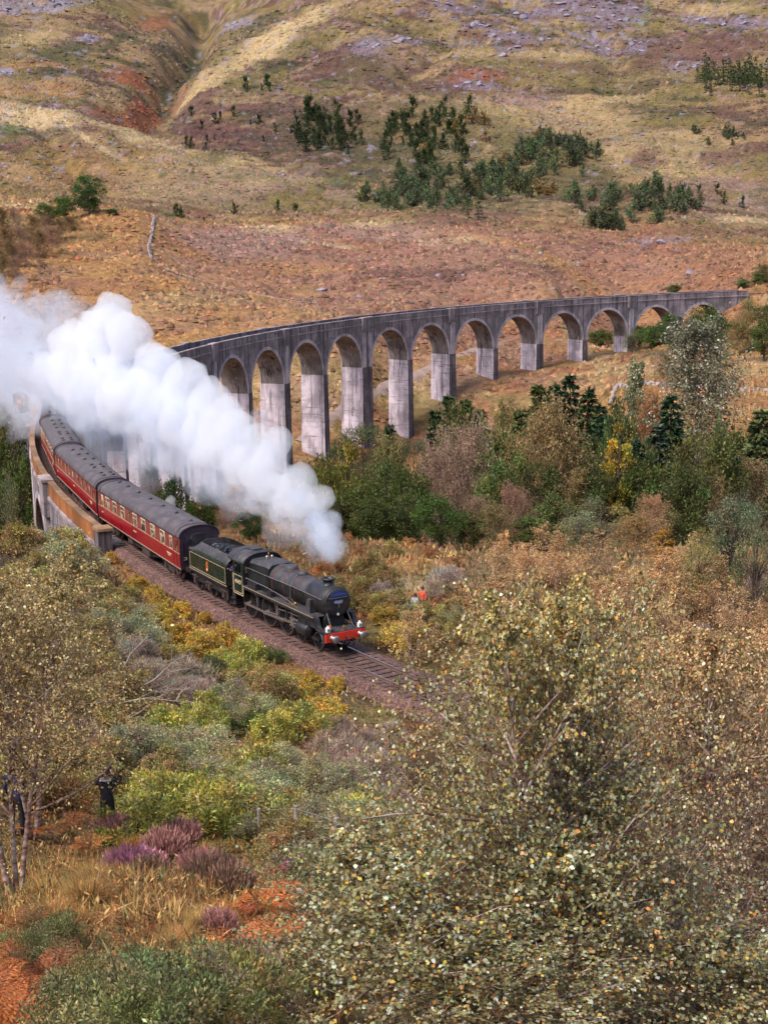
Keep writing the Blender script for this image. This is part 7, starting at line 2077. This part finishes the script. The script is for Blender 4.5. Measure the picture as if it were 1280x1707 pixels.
# ================================================================== people
M_SKIN = mat_simple('skin', (.45, .25, .18), .55, 0, .4, .1)
def cloth(name, c): return mat_simple(name, c, .85, 0, .2, .3, 9)
M_HAIR = cloth('brown_hair', (.06, .035, .025)); M_DARK = cloth('black_cloth', (.022, .022, .028)); M_NAVY = cloth('navy_cloth', (.03, .04, .11)); M_REDC = cloth('orange_red_cloth', (.62, .10, .06)); M_BLUEC = cloth('blue_cloth', (.04, .14, .36)); M_GREYC = cloth('grey_cloth', (.30, .32, .38)); M_PURP = cloth('purple_overall', (.07, .045, .17)); M_CAP = cloth('blue_cap', (.05, .09, .40))
def person(loc, rz, label, top, legs, hair, arms='down', height=1.72, seated=False, group=None):
    k = height / 1.75
    J = {'pel': (0, 0, .95), 'spine': (0, 0, 1.15), 'chest': (0, .01, 1.36), 'neck': (0, 0, 1.50), 'head': (0, .015, 1.60), 'crown': (0, .01, 1.70)}
    for n_, sg in (('l', 1), ('r', -1)):
        J[n_ + 'hip'] = (sg * .10, 0, .90); J[n_ + 'knee'] = (sg * .115, .02, .50); J[n_ + 'ank'] = (sg * .12, -.02, .08); J[n_ + 'toe'] = (sg * .13, .16, .035)
        J[n_ + 'sh'] = (sg * .19, 0, 1.42)
        if arms == 'camera': J[n_ + 'el'] = (sg * .30, .16, 1.28); J[n_ + 'wr'] = (sg * .09, .30, 1.52); J[n_ + 'ha'] = (sg * .05, .32, 1.60)
        elif arms == 'lean': J[n_ + 'el'] = (sg * .27, .18, 1.20); J[n_ + 'wr'] = (sg * .20, .38, 1.25); J[n_ + 'ha'] = (sg * .18, .46, 1.25)
        else: J[n_ + 'el'] = (sg * .25, .02, 1.14); J[n_ + 'wr'] = (sg * .27, .10, .90); J[n_ + 'ha'] = (sg * .27, .13, .80)
    E_ = [('pel', 'spine'), ('spine', 'chest'), ('chest', 'neck'), ('neck', 'head'), ('head', 'crown')]
    for n_ in 'lr': E_ += [('pel', n_ + 'hip'), (n_ + 'hip', n_ + 'knee'), (n_ + 'knee', n_ + 'ank'), (n_ + 'ank', n_ + 'toe'), ('chest', n_ + 'sh'), (n_ + 'sh', n_ + 'el'), (n_ + 'el', n_ + 'wr'), (n_ + 'wr', n_ + 'ha')]
    RAD = {'pel': .15, 'spine': .14, 'chest': .165, 'neck': .06, 'head': .098, 'crown': .075, 'hip': .10, 'knee': .065, 'ank': .048, 'toe': .04, 'sh': .075, 'el': .05, 'wr': .034, 'ha': .038}
    names = list(J); idx = {n_: i for i, n_ in enumerate(names)}
    me = bpy.data.meshes.new('person_cage'); me.from_pydata([tuple(c * k for c in J[n_]) for n_ in names], [(idx[a], idx[b]) for a, b in E_], [])
    ob = bpy.data.objects.new('cage', me); col.objects.link(ob)
    sk = ob.modifiers.new('skin', 'SKIN'); sk.use_smooth_shade = True
    for i, n_ in enumerate(names):
        r = RAD.get(n_, RAD.get(n_[1:], .06)) * k
        me.skin_vertices[0].data[i].radius = (r, r * (.72 if n_ in ('chest', 'spine', 'pel') else 1))
        me.skin_vertices[0].data[i].use_root = (n_ == 'pel')
    sb_ = ob.modifiers.new('sub', 'SUBSURF'); sb_.levels = 2; sb_.render_levels = 2
    dg = bpy.context.evaluated_depsgraph_get()
    out = bpy.data.meshes.new_from_object(ob.evaluated_get(dg)); bpy.data.objects.remove(ob, do_unlink=True)
    out.name = 'body'
    for m_ in (M_SKIN, top, legs): out.materials.append(m_)
    for p_ in out.polygons:
        z = p_.center.z / k; hand = any((Vector(J[q + 'ha']) * k - p_.center).length < .07 * k for q in 'lr')
        p_.material_index = 0 if (z > 1.49 and not (arms != 'down' and abs(p_.center.x) > .14)) or hand else (1 if z > .93 else 2)
        if z < .07: p_.material_index = 2
    e = empty('person', loc, rz); tag(e, label, 'person', group)
    body = new_obj('body', out, e)
    h = MB(); h.smooth = True
    h.lathe([(.085 * k, 1.57 * k), (.112 * k, 1.62 * k), (.112 * k, 1.69 * k), (.085 * k, 1.76 * k), (.04 * k, 1.79 * k), (.002, 1.795 * k)], 14, 'Z', (0, -.02 * k, 0)); h.build('hair' if hair is M_HAIR else 'cap', [hair], e)
    f = MB(); f.box((0, .118 * k, 1.615 * k), (.03 * k, .03 * k, .05 * k), taper=.6); f.build('nose', [M_SKIN], e)
    return e
def on_ground(px, py): return tuple(at1(px, py))
g = on_ground(182, 1398)
p1 = person(g, .0, 'person in dark clothes with raised arms photographing the train beside the heather', M_DARK, M_DARK, M_HAIR, 'camera', 1.74)
b = MB(); b.box((0, .345, 1.62), (.15, .02, .08)); o = b.build('phone', [M_DARK]); o.location = g; tag(o, 'dark phone held up by the person photographing the train', 'phone')
b = MB(); b.tube([(-.13, -.085, 1.455), (-.07, -.115, 1.47), (0, -.12, 1.465), (.07, -.115, 1.47), (.13, -.085, 1.455)], .028, 8); b.build('collar', [M_GREYC], p1)
g = on_ground(30, 1395)
person(g, -.2, 'person in dark blue standing behind the left birch trunk', M_NAVY, M_DARK, M_HAIR, 'down', 1.76)
for px, py, Y, c_, lg, lab in ((704, 1003, 93, M_REDC, M_DARK, 'person in orange red jacket among bushes beyond the rails'), (682, 1020, 90, M_BLUEC, M_DARK, 'person in blue jacket among bushes beyond the rails'), (692, 1006, 94, M_GREYC, M_DARK, 'person in pale grey jacket beside the orange red one'), (775, 1012, 92, M_DARK, M_DARK, 'person in black among bushes beyond the rails')):
    p = at1(px, py + (17 if c_ is M_REDC else 26))
    person(tuple(p), 2.6, lab, c_, lg, M_HAIR if 'black' not in lab else M_DARK, 'down', 1.72)
# crew in the cab
def cab_point(x, y, z):
    a = PHI0 + (S_FRONT - LX) / RC + math.pi / 2
    c = Vector(tr(S_FRONT - LX)); v = Matrix.Rotation(a, 3, 'Z') @ Vector((x + LX, y, z)); return tuple(c + v), a
q, a = cab_point(-11.55, -1.0, 1.43); person(q, a + math.pi, 'train driver in dark blue overalls and blue cap leaning from the cab', M_PURP, M_NAVY, M_CAP, 'lean', 1.70)
q, a = cab_point(-10.75, -.75, 1.43); person(q, a - math.pi / 2, 'second crew member in purple overalls inside the cab', M_PURP, M_NAVY, M_HAIR, 'down', 1.68)

# ================================================================== small things on the land
def ribbon(name, pix, width, mat, lift=.06, n=60, kind='structure'):
    P_ = at([p[0] for p in pix], [p[1] for p in pix])
    t = np.linspace(0, len(pix) - 1, n)
    xs = np.interp(t, np.arange(len(pix)), P_[:, 0]); ys = np.interp(t, np.arange(len(pix)), P_[:, 1])
    for _ in range(4):
        xs[1:-1] = (xs[:-2] + 2 * xs[1:-1] + xs[2:]) / 4; ys[1:-1] = (ys[:-2] + 2 * ys[1:-1] + ys[2:]) / 4
    d = unit(np.stack([np.gradient(xs), np.gradient(ys)], 1)); nn = np.stack([-d[:, 1], d[:, 0]], 1)
    w = width * (1 + .2 * noise2(t * 1.7, t * 0, 9))
    V = []
    for f in (-1, -.5, 0, .5, 1):
        x = xs + nn[:, 0] * w * f / 2; y = ys + nn[:, 1] * w * f / 2
        z = height(x, y) + lift + .3 * smooth(250, 420, np.hypot(x, y)) - (.0 if abs(f) < 1 else lift + .15)
        V.append(np.stack([x, y, z], 1))
    V = np.stack(V, 1); F = []
    for i in range(n - 1):
        for j in range(4): F.append((i * 5 + j, i * 5 + j + 1, i * 5 + j + 6, i * 5 + j + 5))
    o = new_obj(name, np_mesh(name, V.reshape(-1, 3), F, None, True), None, mat); tag(o, kind=kind); return o
M_PATH = mat_simple('gravel_path', (.27, .20, .18), .95, 0, .1, .2, .5)
M_RIVER = mat_simple('shallow_river', (.12, .12, .14), .12, 0, .6, .5, .8)
ribbon('gravel_path', [(500, 735), (548, 698), (600, 668), (645, 648), (700, 626), (745, 606), (790, 588), (830, 572)], 3.2, M_PATH, .25)
ribbon('stream', [(70, 655), (40, 690), (28, 735), (38, 775)], 7, M_RIVER, .12)
# dry stone wall across the field, stones joined: each is only a pixel or two
M_STONE = mat_simple('lichen_stone', (.34, .29, .29), .9, 0, .2, .35, 1.2, .4)
def stone_wall(pix, label, hgt, mat, dens=2.2):
    P_ = at([p[0] for p in pix], [p[1] for p in pix])
    mb = MB(); r = random.Random(4)
    for a, c in zip(P_[:-1], P_[1:]):
        L = np.hypot(*(c - a)[:2]); n_ = int(L * dens)
        for i in range(n_):
            f = (i + r.random()) / n_
            x = a[0] + (c[0] - a[0]) * f + r.uniform(-.25, .25); y = a[1] + (c[1] - a[1]) * f + r.uniform(-.25, .25)
            z = float(height(np.array([x]), np.array([y]))[0]) + .3 * float(smooth(250, 420, math.hypot(x, y)))
            s_ = r.uniform(.3, .6)
            mb.box((x, y, z + r.uniform(0, hgt)), (s_ * 1.3, s_, s_ * .8), rz=r.random() * 3, taper=.75)
    e = empty('stone_wall', tuple(P_[0])); tag(e, label, 'wall')
    o = mb.build('stones', [mat], e); o.matrix_parent_inverse = Matrix.Translation(-Vector(e.location)); o['kind'] = 'stuff'
    return e
stone_wall([(1018, 672), (1022, 655), (1030, 643), (1062, 640), (1110, 640), (1160, 643), (1220, 646), (1300, 650)], 'low dry stone wall crossing the orange field behind the wood', .75, M_STONE)
stone_wall([(258, 364), (254, 392), (248, 420), (252, 436)], 'pale stone wall running down the left knoll', .9, M_STONE, 2.6)
# post and wire fences
M_POST = mat_simple('weathered_post', (.30, .26, .24), .9, 0, .2, .3, 3)
M_WIRE = mat_simple('galvanised_wire', (.42, .42, .43), .45, .6, .5, .1)
def fence(pix, label, h, r_post, r_wire, wires=5, along_=None):
    P_ = at([p[0] for p in pix], [p[1] for p in pix])
    e = empty('wire_fence', tuple(P_[0])); tag(e, label, 'fence')
    inv = Matrix.Translation(-Vector(e.location))
    for p in P_:
        mb = MB(); mb.tube([(p[0], p[1], p[2] - .3), (p[0] + .02, p[1], p[2] + h)], [r_post, r_post * .9], 7); o = mb.build('post', [M_POST], e); o.matrix_parent_inverse = inv
    for k in range(wires):
        z = h * (.2 + .75 * k / max(1, wires - 1))
        mb = MB(); mb.tube([(p[0], p[1], p[2] + z) for p in P_], r_wire, 4); o = mb.build('wire', [M_WIRE], e); o.matrix_parent_inverse = inv
fence([(375, 1392), (432, 1412), (494, 1440), (560, 1460), (640, 1500)], 'post and wire fence among the bushes above the magenta heather', 1.25, .05, .006)
fence([(252, 436), (275, 450), (300, 460), (330, 470), (360, 479), (395, 488), (430, 495), (465, 501), (500, 507), (530, 511)], 'thin fence line running down from the knoll wall', 1.3, .12, .03, 2)
# fallen dead branches
M_DEAD = mat_simple('bleached_branch', (.33, .28, .25), .85, 0, .2, .25, 5)
rb = np.random.default_rng(3)
for i, (px, py, L, az) in enumerate(((195, 1195, 3.2, .55), (215, 1185, 3.0, .7), (235, 1165, 2.6, .4), (250, 1120, 2.2, 1.9), (205, 1130, 2.0, 1.3), (240, 1090, 1.8, 2.2), (295, 1190, 1.6, 1.4), (210, 1215, 1.8, .1), (270, 1140, 1.6, 1.0))):
    g = at1(px, py)
    lines = []
    main = curve_line((0, 0, .5), (math.cos(az), math.sin(az) * .4, .28), L, 9, rb, .12, -.01); lines.append((main, .035, .008))
    for j in range(6):
        k = rb.integers(2, 9); lines.append((curve_line(main[k], main[k] - main[k - 1] + rb.standard_normal(3) * .12, L * .35, 5, rb, .2), .014, .004))
    me = tubemesh('dead_branch', tubes_np(lines, 5), M_DEAD)
    o = new_obj('dead_branch', me); o.location = tuple(g)
    tag(o, 'bleached dead branch in the tangle below the ballast' + ordw(i, 9), 'branch', 'dead branches')
# rocks
M_ROCK = mat_simple('lavender_grey_rock', (.20, .175, .22), .9, 0, .2, .6, .35, .8)
M_LICHEN = mat_simple('lichen_boulder', (.30, .25, .25), .9, 0, .2, .55, 3.0, .8)
def rock_mesh(seed, sub=3):
    r = np.random.default_rng(seed); V, F = icos(sub)
    pl_ = unit(r.standard_normal((14, 3))); off = r.uniform(.55, .9, 14)
    d = V @ pl_.T
    s_ = np.minimum(1, np.min(np.where(d > .05, off / np.maximum(d, .05), 9), axis=1))
    V = V * s_[:, None]; V = V * (1 + .06 * noise2(V[:, 0] * 4 + seed, V[:, 1] * 4 + V[:, 2] * 3, seed))[:, None]
    return np_mesh('rock', V, F)
RM = [rock_mesh(500 + i) for i in range(5)]
for m_ in RM: m_.materials.append(M_ROCK)
RK = []
RP = [(760, 14, 60, 12), (860, 68, 60, 10), (920, 22, 80, 14), (1010, 40, 40, 16), (1040, 18, 40, 10), (1180, 30, 40, 10), (1240, 38, 40, 8), (1000, 72, 40, 8), (850, 82, 30, 6), (700, 6, 40, 6), (800, 52, 30, 8), (970, 10, 60, 8), (1140, 102, 34, 6), (790, 140, 40, 5), (680, 68, 24, 5), (1060, 75, 30, 6), (100, 14, 40, 6), (145, 70, 22, 5), (8, 125, 14, 4), (20, 20, 30, 8), (400, 45, 30, 8), (620, 78, 40, 10)]
for (px, py, rx, ry) in RP:
    for _ in range(7): RK.append((px + rs.normal(0, rx * .5), py + rs.normal(0, ry * .5), rs.uniform(4, 13), 'on the rocky upper mountainside' if px > 640 else 'on the left mountainside'))
for (px, py, w_) in ((535, 487, 22), (600, 495, 12), (770, 462, 10), (730, 462, 12), (1100, 405, 22), (1080, 402, 14), (1150, 458, 16), (1125, 418, 12), (900, 425, 10), (965, 440, 12), (920, 482, 10), (640, 470, 8)): RK.append((px, py, w_, 'on the brown moor behind the viaduct'))
G = at([q_[0] for q_ in RK], [q_[1] for q_ in RK])
its = []
for i, (px, py, w_, wh) in enumerate(RK):
    g = G[i]; w = w_ * g[1] / FPX
    o = new_obj('rock', RM[i % 5]); o.location = (g[0], g[1], g[2] + .1 * w); o.scale = (w * .6, w * .5 * rs.uniform(.7, 1.2), w * rs.uniform(.22, .42)); o.rotation_euler = (rs.normal(0, .2), rs.normal(0, .2), rs.uniform(-.5, .5))
    tag(o, 'x', 'rock', 'rocks on the mountain and moor'); its.append((o, 'grey lavender rock ' + wh, px))
order_labels(its)
g = at1(285, 1112); mb = rock_mesh(520); mb.materials.append(M_LICHEN)
o = new_obj('boulder', mb); o.location = (g[0], g[1], g[2] + .35); o.scale = (.42, .42, .62); tag(o, 'lichen covered grey boulder among yellow bushes below the track', 'boulder')
